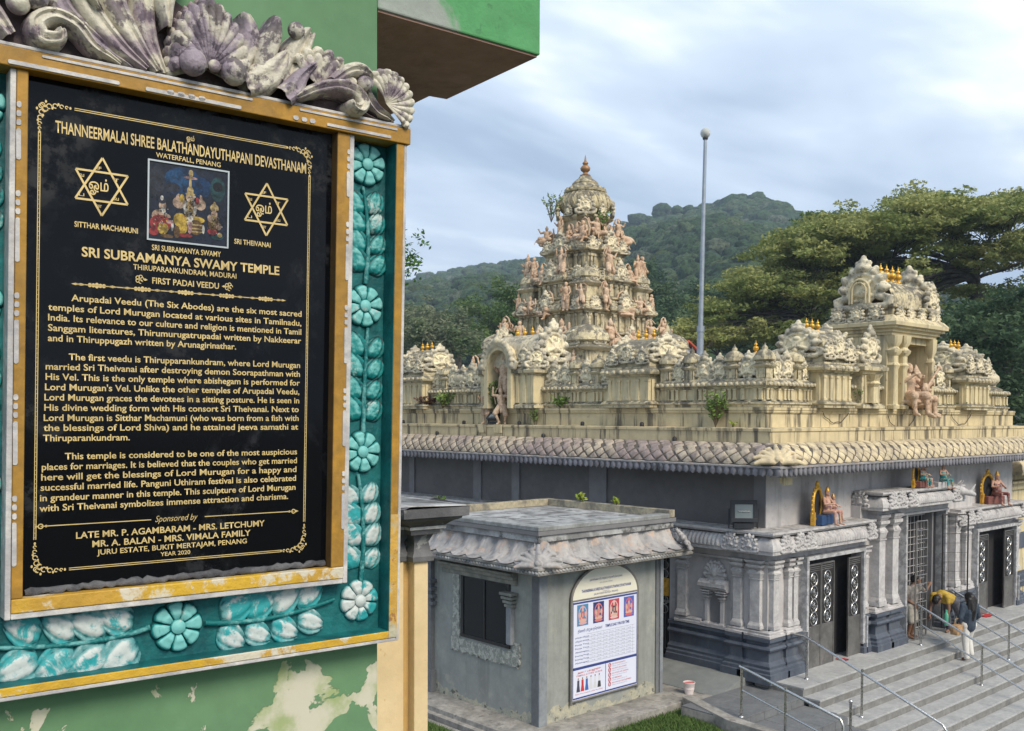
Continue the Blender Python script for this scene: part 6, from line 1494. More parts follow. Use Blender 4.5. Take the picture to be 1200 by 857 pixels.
# apron, drains, kerbs, grass
ap = MB(); ap.prism([(11.45,17),(11.45,12.05),(16.1,12.05),(16.1,13.2),(15.7,13.2),(15.7,17)], -.6, KZ-.001); struct('concrete_apron', ap, m_concrete, bevel=.01)
dr = thing('drain_channel', 'narrow open concrete drain running along the left side of the kiosk', 'drain', (11.2,14,-.05))
b = MB(); b.box(11.32,11.449,8,18,-.6,.03); part('drain_edge', b, m_concrete, dr, bevel=.006)
b = MB(); b.box(11.17,11.32,8,18,-.6,-.13); part('drain_bed', b, m_dark, dr)
b = MB(); b.box(11.05,11.17,8,18,-.6,.0); part('drain_edge', b, m_concrete, dr, bevel=.006)
b = MB(); b.box(-10,11.049,5,16.5,-1.2,-.06); struct('lawn_soil', b, m_soil)
b = MB(); b.box(11.5,14.9,7,12.03,-1.2,-.06); struct('lawn_bed', b, m_soil)
kb = MB(); kb.prism([(15.35,12.04),(15.62,12.04),(15.05,10.6),(14.92,9.0),(14.72,9.0),(14.80,10.6)], -1.2, .22); o = part('kerb', kb, m_concrete, None, bevel=.012); o['kind'] = 'structure'
b = MB(); b.box(15.62,16.1,11.70,12.04,-.8,.14); o = part('ledge', b, m_concrete, None, bevel=.01); o['kind'] = 'structure'
def grass(name, poly_pts, n, z0, seed):
    rnd = random.Random(seed); b = MB()
    for _ in range(n):
        (x0,x1,y0,y1) = poly_pts; x_, y_ = rnd.uniform(x0,x1), rnd.uniform(y0,y1)
        if x_ > 14.6 and x_ > 15.3-(12.04-y_)*.38: continue
        h = rnd.uniform(.05,.13); a = rnd.uniform(0,6.28); w_ = .010; lx, ly = rnd.gauss(0,.04), rnd.gauss(0,.04); c, s = math.cos(a)*w_, math.sin(a)*w_
        b.v += [(x_-c,y_-s,z0),(x_+c,y_+s,z0),(x_+c*.6+lx*.4,y_+s*.6+ly*.4,z0+h*.6),(x_-c*.6+lx*.4,y_-s*.6+ly*.4,z0+h*.6),(x_+lx,y_+ly,z0+h)]
        k = len(b.v)-5; b.f += [(k,k+1,k+2,k+3),(k+3,k+2,k+4)]; b.mi += [0,0]
    o = link(name, b.mesh(name, m_grass), None); tag(o, 'short green lawn grass growing %s' % ('in the bed in front of the kiosk' if x0 > 11.2 else 'left of the kiosk drain'), 'grass', None, 'stuff'); return o
grass('grass', (12.2,15.4,9.5,12.02), 26000, -.06, 3); grass('grass', (9.2,11.04,11.5,15.5), 22000, -.06, 4)
bk = MB(); bk.lathe([(.085,0),(.12,.22),(.125,.225),(.125,.24),(.113,.24),(.105,.10),(.001,.10)], (15.90,12.30), 20); bk.v = [(x_,y_,z_+KZ) for x_,y_,z_ in bk.v]
bkt = thing('bucket', 'white plastic paint bucket standing on the kiosk apron', 'bucket', (15.90,12.30,KZ)); part('bucket_body', bk, plain('white plastic', (.68,.60,.58), .5), bkt, 60)
b = MB(); b.lathe([(.001,KZ+.212),(.118,KZ+.2121),(.118,KZ+.222),(.001,KZ+.223)], (15.9,12.3), 18); part('red_rim', b, plain('dried pink paint', (.55,.16,.15), .7), bkt)
# cloth and clutter by the side gate
cl = MB(); n = 16
for j in range(9):
    for i in range(n+1): cl.v.append((17.02+.05*math.sin(i*1.3)+.02*math.sin(j*2.), 14.05+.55*i/n, .42+1.0*j/8+(.03*math.sin(i) if j == 8 else 0)))
for j in range(8):
    for i in range(n): k = j*(n+1)+i; cl.f.append((k,k+1,k+n+2,k+n+1)); cl.mi.append(0)
o = link('hanging_cloth', cl.mesh('hanging_cloth', m_maroon, 180)); tag(o, 'dark maroon cloth hanging at the side gate behind the kiosk', 'cloth')
sm = o.modifiers.new('solid','SOLIDIFY'); sm.thickness = .02
b = MB(); b.ball((16.9,14.2,.45),(.16,.12,.09),12); o = link('orange_bundle', b.mesh('orange_bundle', plain('orange cloth',(.50,.12,.03),.9), 180)); tag(o, 'small orange bundle on the paving below the maroon cloth', 'bundle')

# ---------------- notice board on the kiosk's right wall
nb = thing('notice_board', 'arched white notice board with four deity pictures and a prayer timetable', 'notice board', (13.87,KY-.05,.4))
X0, X1, Z0, Z1, ZT = 12.93, 14.80, .42, 2.30, 2.92
YB = KY-.05
m_bfr = mat('brown grey board frame', (.16,.15,.14), (.22,.21,.19), 5, .5, .15, .1, .6, .1, 30)
m_paper = plain('white board face', (.66,.68,.80), .45); m_ivory = plain('ivory board face', (.70,.67,.56), .5)
xc, rx, rz = (X0+X1)/2, (X1-X0)/2, ZT-Z1
arc = [(xc+rx*math.cos(PI*i/24), Z1+rz*math.sin(PI*i/24)) for i in range(25)]
b = MB(); b.tube([(X1,YB,Z0-.06),(X1,YB,Z1)], .028, 6); b.tube([(X0,YB,Z0-.06),(X0,YB,Z1)], .028, 6); b.tube([(x_,YB,z_) for x_,z_ in arc], .028, 6); b.tube([(X0-.02,YB,Z0),(X1+.02,YB,Z0)], .024, 6); b.tube([(X0,YB-.002,Z1+.005),(X1,YB-.002,Z1+.005)], .02, 6); part('board_frame', b, m_bfr, nb, 40)
b = MB(); b.box(X0+.02,X1-.02,YB-.012,YB+.012,Z0+.02,Z1); part('board_face', b, m_paper, nb)
vs = [(x_,YB-.012,z_+.003) for x_,z_ in arc]; b = MB(); b.add(vs+[(p[0],YB+.012,p[2]) for p in vs], [tuple(range(25))]+[(i,25+i,25+(i+1)%25,(i+1)%25) for i in range(25)]); part('arched_top', b, m_ivory, nb)
m_navy = plain('navy print', (.035,.055,.22), .5); m_redp = plain('red print', (.50,.03,.04), .5); m_gprint = plain('grey print', (.25,.26,.32), .5)
FY = YB-.0135
def bline(x0, x1, z_, h, m_, name='printed_line', y=FY):
    b = MB(); b.add([(x0,y,z_),(x1,y,z_),(x1,y,z_+h),(x0,y,z_+h)],[(0,1,2,3)]); return b
def fl(name, items, m_):
    b = MB()
    for x0,x1,z_,h in items: b.add([(x0,FY,z_),(x1,FY,z_),(x1,FY,z_+h),(x0,FY,z_+h)],[(0,1,2,3)])
    return part(name, b, m_, nb)
fl('blue_rule', [(X0+.03,X1-.03,Z1-.06,.035)], m_navy); fl('blue_rule', [(X0+.03,X1-.03,1.00,.05)], m_navy); fl('blue_rule', [(X0+.03,X1-.03,Z0+.03,.03)], m_navy)
fl('blue_rule', [(X0+.03,X0+.045,Z0+.06,1.8)], m_navy); fl('blue_rule', [(X1-.045,X1-.03,Z0+.06,1.8)], m_navy); fl('blue_rule', [(xc-.01,xc+.005,Z0+.06,.52)], m_navy)
def btext(s, x0, x1, z_, cap, m_=m_navy, bold=.01):
    o = text(s, x0, x1, 0, cap, bold, m_, nb, 0, name='printed_line'); o.location = (0, FY-nb.location.y, z_-nb.location.z)
    for v_ in o.data.vertices: v_.co.x -= nb.location.x
btext('THANNEERMALAI SHREE BALATHANDAYUTHAPANI DEVASTHANAM', X0+.26, X1-.22, Z1+.14, .055, m_navy, .03)
btext('தண்ணீர்மலை ஸ்ரீ பாலதண்டாயுதபாணி தேவஸ்தானம்', xc-.46, xc+.46, Z1+.34, .04)
btext('வாட்டர்ஃபால் - PENANG', xc-.18, xc+.18, Z1+.27, .028, m_gprint); btext('JALAN KEBUN BUNGA, PENANG', xc-.34, xc+.34, Z1+.06, .035, m_navy); btext('WATERFALL', xc-.10, xc+.10, Z1+.10, .022, m_gprint)
btext('தினசரி பூஜை நேரங்கள்', X0+.16, xc-.10, 1.70, .05, m_navy); btext('TEMPLE DAILY PRAYER TIME', xc-.02, X1-.26, 1.70, .055, m_navy, .03)
# timetable
g = []
for k in range(9): g.append((X0+.40+.0, X1-.10, 1.10+.068*k, .005))
for k in range(8): g.append((X0+.52+.17*k, X0+.525+.17*k, 1.10, .545))
fl('table_rules', g, m_gprint)
random.seed(9)
for k in range(8):
    btext(random.choice(('அபிஷேகம்','பூஜை காலை','மாலை பூஜை','Abishegam','Pooja Time','Evening Pooja')), X0+.09, X0+.47, 1.115+.068*k, .028, m_navy, .012)
    for c in range(7): btext('%d.%02d' % (random.choice((6,7,8,9,12,5,6,7,9)), random.choice((0,0,30,15))), X0+.55+.17*c, X0+.64+.17*c, 1.118+.068*k, .022, m_gprint)
# four deity pictures (flat print)
def card(cx_, w_, h_, zb, bgc, fg, halo):
    c = MB(); lay = [0]
    def q(x_, z_, rx_, rz_, mi):
        lay[0] += 1; c.add([(cx_+w_*(x_+rx_*math.cos(2*PI*i/12)), FY-.0005-.00015*lay[0], zb+h_*(z_+rz_*math.sin(2*PI*i/12))) for i in range(12)],[tuple(range(12))], mi)
    c.add([(cx_-w_/2,FY-.0004,zb),(cx_+w_/2,FY-.0004,zb),(cx_+w_/2,FY-.0004,zb+h_),(cx_-w_/2,FY-.0004,zb+h_)],[(0,1,2,3)],0)
    q(0,.52,.40,.42,2); q(0,.52,.33,.36,0); q(0,.86,.10,.09,2); q(0,.36,.30,.20,1); q(0,.58,.14,.16,1); q(0,.74,.09,.08,3); q(0,.84,.07,.09,2); q(-.24,.52,.08,.14,3); q(.24,.52,.08,.14,3); q(0,.24,.36,.09,3); q(0,.12,.38,.07,2); q(-.12,.33,.08,.08,2); q(.14,.40,.07,.07,0); q(0,.50,.05,.12,2)
    part('deity_picture', c, [plain('card ground',bgc,.45),plain('card figure',fg,.45),plain('card halo',halo,.45),plain('card flesh',(.60,.38,.30),.45)], nb)
for i,(bgc,fg,ha) in enumerate((((.07,.22,.40),(.50,.12,.12),(.62,.35,.35)),((.03,.04,.14),(.52,.25,.22),(.60,.18,.18)),((.45,.06,.08),(.02,.03,.05),(.65,.45,.42)),((.08,.12,.40),(.60,.28,.26),(.60,.12,.14)))):
    card(X0+.29+.435*i, .30, .40, 1.82, bgc, fg, ha)
btext('ஆலய உடை ஒழுங்கு', X0+.16, xc-.14, .925, .035, m_redp, .02); btext('TEMPLE ATTIRE GUIDE', X0+.12, xc-.10, .87, .028, m_redp, .01)
# dress code figures
for i, c in enumerate(((.06,.06,.09),(.50,.04,.05),(.05,.12,.36),(.60,.60,.62),(.58,.58,.60),(.05,.05,.05))):
    x_ = X0+.18+.115*i; b = MB(); b.add([(x_-.05,FY,.58),(x_+.05,FY,.58),(x_+.022,FY,.76),(x_+.03,FY,.80),(x_-.03,FY,.80),(x_-.022,FY,.76)],[(0,1,2,3,4,5)]); b.add([(x_+.016*math.cos(a*PI/4),FY-.0004,.825+.022*math.sin(a*PI/4)) for a in range(8)],[tuple(range(8))],1)
    b.add([(x_-.03,FY-.0002,.70),(x_+.03,FY-.0002,.70),(x_+.028,FY-.0002,.80),(x_-.028,FY-.0002,.80)],[(0,1,2,3)],0 if i < 3 else 2); part('dress_figure', b, [plain('figure dress',c,.5),plain('figure skin',(.30,.17,.11),.5),plain('figure shirt',(.62,.62,.66),.5)], nb)
btext('Please dress modestly inside the temple', X0+.10, xc-.08, .53, .022, m_redp, 0); 
for i, s in enumerate(('NO SHOES OR SLIPPERS','NO SMOKING','NO FOOD OR DRINKS','NO PETS ALLOWED','NO PHOTOGRAPHY')):
    z_ = .56+.092*i
    b = MB(); pts = [(xc+.11+.032*math.cos(2*PI*k/16),FY-.003,z_+.018+.038*math.sin(2*PI*k/16)) for k in range(17)]; b.tube(pts, .006, 5); b.tube([(xc+.09,FY-.003,z_-.01),(xc+.13,FY-.003,z_+.045)], .005, 5); part('prohibition_sign', b, m_redp, nb)
    btext(s, xc+.18, xc+.18+.028*len(s), z_+.018, .024, m_redp, .01); btext('Mohon patuhi peraturan', xc+.18, xc+.62, z_-.02, .018, m_gprint, 0)

# ================================================================== LAMPS, DEITY GROUPS OVER THE DOORS
m_lampb = plain('black lamp housing', (.02,.022,.028), .5); m_lampg = plain('lamp glass', (.24,.27,.26), .12); m_refl = plain('lamp reflector', (.6,.6,.58), .25, .8)
def floodlight(p, rz, tilt, s, label):
    t = thing('floodlight', label, 'floodlight', p, rz, 'floodlights')
    t.scale = (s,s,s); W_, H_, D_ = .21, .17, .10; Mt = Matrix.Translation((0,0,.30)) @ Matrix.Rotation(tilt,4,'X')
    def pt(name, f, m_, sm_=0, bev=.006): b = MB(); f(b); b.v = [tuple(Mt @ Vector(v_)) for v_ in b.v]; part(name, b, m_, t, sm_, bev, world=False)
    pt('housing', lambda b: (b.box(-W_,W_,-.01,D_,-H_,H_), b.box(-W_-.02,W_+.02,-.04,-.0101,H_-.05,H_+.02), b.box(-W_-.02,W_+.02,-.04,-.0101,-H_-.02,-H_+.05), b.box(-W_-.02,-W_+.05,-.04,-.0101,-H_+.05,H_-.05), b.box(W_-.05,W_+.02,-.04,-.0101,-H_+.05,H_-.05)), m_lampb)
    pt('reflector', lambda b: b.add([(-W_+.03,-.013,-H_+.03),(W_-.03,-.013,-H_+.03),(W_-.03,-.013,H_-.03),(-W_+.03,-.013,H_-.03)],[(0,1,2,3)]), m_lampg, 0, 0)
    pt('tube', lambda b: b.tube([(-.10,-.022,.0),(.10,-.022,.0)], .018, 8), m_refl, 60, 0)
    b = MB(); b.box(-.17,.17,-.02,.10,0,.10); b.box(-.26,-.235,.02,.06,.0,.34); b.box(.235,.26,.02,.06,.0,.34); part('bracket', b, m_lampb, t, 0, .005, world=False)
    return t
floodlight((17.02,11.80,3.45), R(-42), R(-4), 1.2, 'black floodlight with a clear glass front on the cornice near the temple corner')
floodlight((TX-.28,TY0+8.35,5.54), R(-75), R(-50), .72, 'tilted black floodlight between the two ledge statues below the niche')
floodlight((TX+.25,TY0+.25,5.97), R(-40), R(-70), .5, 'small floodlight lying on the corner of the upper ledge')
floodlight((20.2,TY0-.02,5.97), 0, R(-80), .42, 'small black floodlight on the upper ledge left of the tall pavilion')
floodlight((27.3,TY0-.02,5.97), .4, R(-70), .45, 'small floodlight on the upper ledge right of the tall pavilion')
# painted deity groups
PC = [mat('painted figure pink robe', (.50,.25,.24), (.62,.42,.28), 16, .5, .05, .1, .6, .1, 60), mat('painted figure teal robe', (.02,.25,.28), (.45,.36,.20), 18, .55, .05, .1, .6, .1, 60), mat('painted figure maroon robe', (.24,.07,.06), (.36,.26,.22), 18, .55, .06, .1, .6, .1, 60)]
m_flesh = mat('painted statue flesh', (.45,.26,.18), (.55,.32,.24), 14, .5, .1, .1, .6, .1, 60)
m_bluep = plain('blue painted seat', (.02,.06,.16), .6); m_brick = mat('dull red pedestal', (.23,.09,.075), (.18,.07,.06), 6, .5)
LG = body_shapes(POSE['ledge'], 1.0, crown=.7, belly=1); LGS = voxel(LG, .016, 1)
def painted(name, mats, parent, loc, rz, s, base=None):
    me = LGS.copy(); me.name = name
    for m_ in mats: me.materials.append(m_)
    co = [p.center for p in me.polygons]
    for p, c in zip(me.polygons, co):
        r2 = c.x*c.x+c.y*c.y
        if c.z < .36 and not (c.z < -.22): p.material_index = 0
        elif c.z > .86: p.material_index = 2
        elif .36 <= c.z < .60 and abs(c.x) < .16: p.material_index = 0 if c.z < .5 else 1
        else: p.material_index = 1
    return link(name, me, parent, loc, rz, s)
def deity_group(p, rz, s, label, figs, halo=(-.30,0), seat=m_bluep):
    t = thing('deity_group', label, 'statue', p, rz, 'painted deity groups over the doors'); t.scale = (s,s,s)
    if halo:
        b = MB(); hx, hz = halo; n = 26
        ring_ = [(hx+.34*math.cos(2*PI*i/n), .10, .62+.50*math.sin(2*PI*i/n)) for i in range(n+1)]
        b.tube(ring_, .055, 8)
        for i in range(n): a = 2*PI*i/n; b.ball((hx+.40*math.cos(a),.10,.62+.57*math.sin(a)),(.035,.03,.045),6)
        b.ball((hx,.10,1.24),(.08,.06,.12),10); b.box(hx-.36,hx-.24,.04,.16,0,.4); part('halo', b, m_gold, t, 60, world=False)
        b = MB(); b.add([(hx+.32*math.cos(2*PI*i/20),.12,.62+.47*math.sin(2*PI*i/20)) for i in range(20)]+[(hx+.32*math.cos(2*PI*i/20),.15,.62+.47*math.sin(2*PI*i/20)) for i in range(20)],[tuple(range(20)),tuple(range(39,19,-1))]+[((i+1)%20,i,20+i,20+(i+1)%20) for i in range(20)]); part('halo_back', b, m_dark, t, world=False)
    b = MB(); b.box(-.48,.48,-.14,.22,0,.30); part('seat', b, seat, t, world=False, bevel=.015)
    for i,(x_, sc_, k) in enumerate(figs): painted('figure', [PC[k],m_flesh,m_gold], t, (x_,-.06,.30 if sc_ > .6 else .24), .15*(i-.5), sc_)
    return t
deity_group((19.15,LY-.18,3.44), .15, .70, 'painted deity group with gold halo on blue seat above the first door', [(.02,.85,0),(.52,.62,0)], (-.30,0))
deity_group((23.15,LY-.42,4.07), .1, .52, 'painted deity group in teal and pink seated above the middle door', [(-.10,.80,1),(.22,.72,0)], (-.42,0), m_brick)
deity_group((24.05,LY-.50,4.02), -.1, .50, 'single painted figure in teal robe seated on the middle door cornice', [(.0,.95,1)], None, m_lgrey)
deity_group((28.05,LY-.15,3.37), -.25, .72, 'painted deity in maroon with gold halo on a red pedestal above the right door', [(.05,.95,2)], (-.22,0), m_brick)
# little lion heads at the cornice ends of the middle door
o = link('makara_head', vx('makara_head', [('e',(0,0,.10),(.16,.22,.14)),('c',(0,-.1,.1),(.0,-.38,.02),.10,.06),('c',(.03,-.30,.08),(.05,-.42,.26),.05,.02),('c',(-.05,0,.2),(-.12,-.1,.36),.05,.02),('c',(.08,0,.2),(.12,-.1,.36),.05,.02)], .015, m_stonewhite, 2), None, (24.98,LY-.50,3.80), R(35), 1.0); tag(o, 'grey carved beast head at the right end of the middle door cornice', 'carving')
# ================================================================== FAR THINGS: POLE, HOUSE, TREES, HILLS
Fh = Vector((math.cos(_yaw), math.sin(_yaw), 0)); Rh = Vector((math.sin(_yaw), -math.cos(_yaw), 0))
def wpt(px, py, d):
    """world point seen in direction (px,py) of the 1200x857 picture at forward distance d"""
    return Vector((0,0,5.75+(489-py-.0035*(600-px)*-1)/1147*d))+Fh*d+Rh*((px-600)/1147*d)
pole = thing('lamp_pole', 'tall slim galvanised lamp pole with a round globe on top behind the temple', 'lamp pole', (0,0,0))
base = wpt(815.0,489,45); base.z = -2; top = wpt(823.6,163,45)
mid = base.lerp(top, .575)
b = MB(); b.tube([base, mid], [.20,.155], 14); part('lower_pole', b, m_galv, pole, 60)
b = MB(); b.tube([mid-(top-base).normalized()*.05, top], [.115,.075], 14); part('upper_pole', b, m_galv, pole, 60)
b = MB(); b.tube([mid-(top-base).normalized()*.15, mid+(top-base).normalized()*.12], .18, 14); part('collar', b, m_galv, pole, 60)
m_globe = bpy.data.materials.new('clear globe'); m_globe.use_nodes = True; g_ = m_globe.node_tree.nodes['Principled BSDF']
g_.inputs['Base Color'].default_value = (.62,.64,.62,1); g_.inputs['Transmission Weight'].default_value = .35; g_.inputs['Roughness'].default_value = .2; g_.inputs['IOR'].default_value = 1.1
b = MB(); b.ball(top+Vector((0,0,.18)), .23, 18); part('globe', b, m_globe, pole, 180)
b = MB(); b.lathe([(.10,-.12),(.13,-.06),(.10,.02),(.06,.10),(.10,.24),(.001,.30)], n=12); b.v = [tuple(Vector(p)+top) for p in b.v]; part('lamp_base', b, m_lampb, pole, 60)
hs = thing('red_roof_house', 'white gabled house with a red roof showing above the balustrade beside the pole', 'house', (0,0,0))
hp = wpt(803,410,62); Mx = Matrix.Translation((hp.x,hp.y,0)) @ Matrix.Rotation(R(-20),4,'Z')
zr = hp.z+.35
def hpart(name, f, m_): b = MB(); f(b); b.v = [tuple(Mx @ Vector(p)) for p in b.v]; part(name, b, m_, hs)
hpart('wall', lambda b: b.add([(-1.3,0,-2),(1.3,0,-2),(1.3,0,zr-1.0),(0,0,zr),(-1.3,0,zr-1.0),(-1.3,9,-2),(1.3,9,-2),(1.3,9,zr-1.0),(0,9,zr),(-1.3,9,zr-1.0)],[(0,1,2,3,4),(9,8,7,6,5),(0,5,6,1),(1,6,7,2),(4,9,5,0)]), m_white)
for s in (-1,1): hpart('roof', lambda b: b.add([(s*1.6,-.4,zr-1.15),(0,-.4,zr+.12),(0,9.3,zr+.12),(s*1.6,9.3,zr-1.15),(s*1.6,-.4,zr-1.03),(0,-.4,zr+.24),(0,9.3,zr+.24),(s*1.6,9.3,zr-1.03)],[(0,1,2,3),(7,6,5,4),(0,4,5,1),(1,5,6,2),(2,6,7,3),(3,7,4,0)]), m_red)
hpart('window', lambda b: b.box(-.4,.4,-.03,.02,zr-2.2,zr-1.3), m_glass)

def leaf_mat(name, c1, c2, c3):
    m = bpy.data.materials.new(name); m.use_nodes = True; t = NT(m.node_tree); b = t.n['Principled BSDF']; P = t.pos()
    oi = t.new('ShaderNodeAttribute'); oi.attribute_name = 'tint'
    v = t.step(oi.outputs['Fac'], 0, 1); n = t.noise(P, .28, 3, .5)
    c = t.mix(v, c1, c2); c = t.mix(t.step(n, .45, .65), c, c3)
    t.put(b,'Base Color',c); b.inputs['Roughness'].default_value = .7; b.inputs['Specular IOR Level'].default_value = .25
    tr = t.new('ShaderNodeBsdfTranslucent'); t.put(tr,'Color',c); ms = t.new('ShaderNodeMixShader'); ms.inputs[0].default_value = .35
    t.l.new(b.outputs[0], ms.inputs[1]); t.l.new(tr.outputs[0], ms.inputs[2]); t.l.new(ms.outputs[0], t.n['Material Output'].inputs[0])
    return m
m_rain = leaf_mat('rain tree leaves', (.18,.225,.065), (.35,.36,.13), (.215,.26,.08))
m_darkl = leaf_mat('dark evergreen leaves', (.045,.085,.045), (.10,.155,.07), (.065,.115,.055))
m_midl = leaf_mat('mid green leaves', (.07,.13,.035), (.14,.20,.06), (.10,.16,.04))
m_greyl = leaf_mat('grey green leaves', (.13,.16,.085), (.22,.24,.15), (.10,.15,.06))
m_brightl = leaf_mat('bright green leaves', (.05,.13,.02), (.10,.20,.035), (.06,.15,.03))
m_bark = mat('dark bark', (.085,.07,.058), (.14,.12,.10), 2, .5, .1, .3, .95, .5, 12)
m_barkp = mat('pale bark', (.24,.20,.17), (.16,.13,.11), 2, .5, .1, .3, .95, .5, 12)
def leaf_cloud(name, clumps, per, size, m_, parent, seed=0):
    """clumps: (centre, rx, rz); many small leaf faces spread through each clump's volume"""
    rng = np.random.default_rng(seed); C = []; T = []
    for c, rx, rz_ in clumps:
        n = int(per*rx*rx); p = rng.normal(size=(n,3)); p /= np.linalg.norm(p,axis=1)[:,None]; r = rng.random(n)**.45
        # sub-clusters break the outline
        k = 15; cen = rng.normal(size=(k,3))*.48; w = rng.integers(0,k,n)
        p = cen[w]+p*r[:,None]*.42
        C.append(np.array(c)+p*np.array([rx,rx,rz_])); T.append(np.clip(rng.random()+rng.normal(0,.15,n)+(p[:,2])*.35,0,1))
    C = np.concatenate(C); T = np.concatenate(T); n = len(C)
    a = rng.normal(size=(n,3)); a[:,2] *= .45; a /= np.linalg.norm(a,axis=1)[:,None]
    b_ = np.cross(a, rng.normal(size=(n,3))); b_ /= np.linalg.norm(b_,axis=1)[:,None]
    s = size*(.6+.8*rng.random(n))[:,None]
    V = np.stack([C-a*s, C-b_*s*.45, C+a*s, C+b_*s*.45],1).reshape(-1,3)
    me = bpy.data.meshes.new(name); me.vertices.add(len(V)); me.vertices.foreach_set('co', V.ravel())
    me.loops.add(n*4); me.polygons.add(n); me.loops.foreach_set('vertex_index', np.arange(n*4)); me.polygons.foreach_set('loop_start', np.arange(0,n*4,4)); me.polygons.foreach_set('loop_total', np.full(n,4))
    at = me.attributes.new('tint','FLOAT','POINT'); at.data.foreach_set('value', np.repeat(T,4).astype('f'))
    me.materials.append(m_); me.update(); me.validate()
    o = link(name, me, parent); 
    if parent is not None: o.matrix_parent_inverse = wm(parent).inverted()
    return o
def limbs(name, trunk, fork, clumps, r0, m_, parent, seed=0, sag=.0, every=1):
    rnd = random.Random(seed); b = MB()
    b.tube([trunk, trunk.lerp(fork,.5)+Vector((rnd.uniform(-.3,.3),rnd.uniform(-.3,.3),0)), fork], [r0*1.2,r0,r0*.8], 12)
    def bez(a, m1, m2, c, k=6):
        return [a*(1-t_)**3+m1*3*t_*(1-t_)**2+m2*3*t_*t_*(1-t_)+c*t_**3 for t_ in [q/k for q in range(k+1)]]
    tg = [Vector(c)-Vector((0,0,rz_*.7)) for c, rx, rz_ in clumps]; mains = []
    K = max(4, len(tg)//9)
    for c in rnd.sample(tg, K):
        d = c-fork; e = fork+d*.62+Vector((rnd.gauss(0,.05),rnd.gauss(0,.05),0))*d.length; rise = d.length*rnd.uniform(.02,.12)
        pts = bez(fork, fork+Vector((rnd.gauss(0,.4),rnd.gauss(0,.4),rise+.8)), fork.lerp(e,.6)+Vector((rnd.gauss(0,.08),rnd.gauss(0,.08),.10))*d.length, e)
        r1 = r0*.27*rnd.uniform(.8,1.1); b.tube(pts, [r1*(1-.09*q) for q in range(7)], 7)
        mains += [(p, r1*(1-.09*q)) for q, p in enumerate(pts) if q > 1]
    for i, c in enumerate(tg):
        if i % every: continue
        p, r1 = min(mains, key=lambda q: (q[0]-c).length+max(0,q[0].z-c.z)*1.5)
        d = c-p; pts = bez(p, p+d*.3+Vector((rnd.gauss(0,.10),rnd.gauss(0,.10),.12))*d.length, p+d*.7+Vector((rnd.gauss(0,.08),rnd.gauss(0,.08),.04))*d.length, c, 5)
        rr = r1*.45; b.tube(pts, [rr*(1-.14*q) for q in range(6)], 6); rx = clumps[i][1]
        for k in range(4):
            e = c+Vector((rnd.uniform(-1,1)*rx*.9,rnd.uniform(-1,1)*rx*.9,rnd.uniform(.1,.6)*clumps[i][2])); q_ = pts[3+k%3]; b.tube([q_,q_.lerp(e,.5)+Vector((rnd.gauss(0,.1),0,.15)),e],[rr*.35,rr*.22,rr*.08],4)
    part(name, b, m_, parent, 60)
def tree(name, label, base_px, d, clump_spec, per, leafsize, ml, mb_, r0, fork, seed, group=None, z0=-2, dsp=.10, every=1):
    rnd = random.Random(seed); bp = wpt(base_px,489,d); bp.z = z0
    t = thing(name, label, 'tree', tuple(bp), 0, group)
    cl = []
    for px, py, rpx, n, spx, spy in clump_spec:
        for _ in range(n):
            dd = d*(1+rnd.uniform(-dsp,dsp)); p = wpt(px+rnd.uniform(-spx,spx), py+rnd.uniform(-spy,spy), dd); r = rpx/1147*dd*rnd.uniform(.75,1.2)
            cl.append((tuple(p), r, r*fork[3]))
    fk = wpt(fork[0],fork[1],d*fork[2])
    leaf_cloud('crown', cl, per, leafsize, ml, t, seed); limbs('trunk', bp, fk, cl, r0, mb_, t, seed, every=every)
    return t
G_ = 'trees standing behind the temple'
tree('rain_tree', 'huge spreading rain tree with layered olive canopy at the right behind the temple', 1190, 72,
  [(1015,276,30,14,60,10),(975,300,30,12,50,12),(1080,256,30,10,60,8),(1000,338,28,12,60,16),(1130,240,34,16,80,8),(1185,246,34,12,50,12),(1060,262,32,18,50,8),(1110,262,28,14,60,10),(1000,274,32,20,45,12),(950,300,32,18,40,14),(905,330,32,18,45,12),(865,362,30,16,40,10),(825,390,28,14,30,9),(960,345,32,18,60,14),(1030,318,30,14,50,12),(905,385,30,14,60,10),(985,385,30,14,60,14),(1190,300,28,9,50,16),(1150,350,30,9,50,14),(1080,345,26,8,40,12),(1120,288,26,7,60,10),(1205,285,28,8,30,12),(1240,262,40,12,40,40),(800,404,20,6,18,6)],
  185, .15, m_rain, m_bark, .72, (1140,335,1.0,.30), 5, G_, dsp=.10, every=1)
tree('rain_tree', 'darker bushy tree under the rain tree at the right edge behind the musicians', 1170, 58,
  [(1140,380,34,10,50,22),(1190,400,40,12,40,45),(1130,420,34,8,40,30),(1200,350,36,6,30,20),(1180,460,36,7,35,20),(1105,390,26,6,24,24)], 130, .17, m_darkl, m_bark, .6, (1180,430,1.0,.55), 6, G_, dsp=.10, every=1)
tree('rain_tree', 'dense olive tree crown behind the rain tree near the hill', 940, 105,
  [(955,262,20,5,14,10),(940,290,26,7,24,14),(915,320,28,7,30,12),(975,300,26,6,20,16)], 120, .22, m_midl, m_bark, .5, (950,330,1.0,.40), 7, G_, every=2)
tree('dark_tree', 'blue green tree mass behind the lamp pole under the hill', 845, 140,
  [(770,395,30,7,30,20),(830,360,30,6,30,14),(900,400,34,7,50,16),(1000,420,36,7,60,20),(720,410,30,5,30,16)], 110, .28, m_darkl, m_bark, .5, (840,420,1.0,.7), 8, G_)
tree('grey_tree', 'grey green tree with pale trunk behind the left roofline', 537, 118,
  [(510,388,22,9,36,12),(545,392,22,8,28,12),(487,378,20,6,16,10),(500,408,24,6,34,10)], 100, .24, m_greyl, m_barkp, .42, (537,400,1.0,.62), 9, G_)
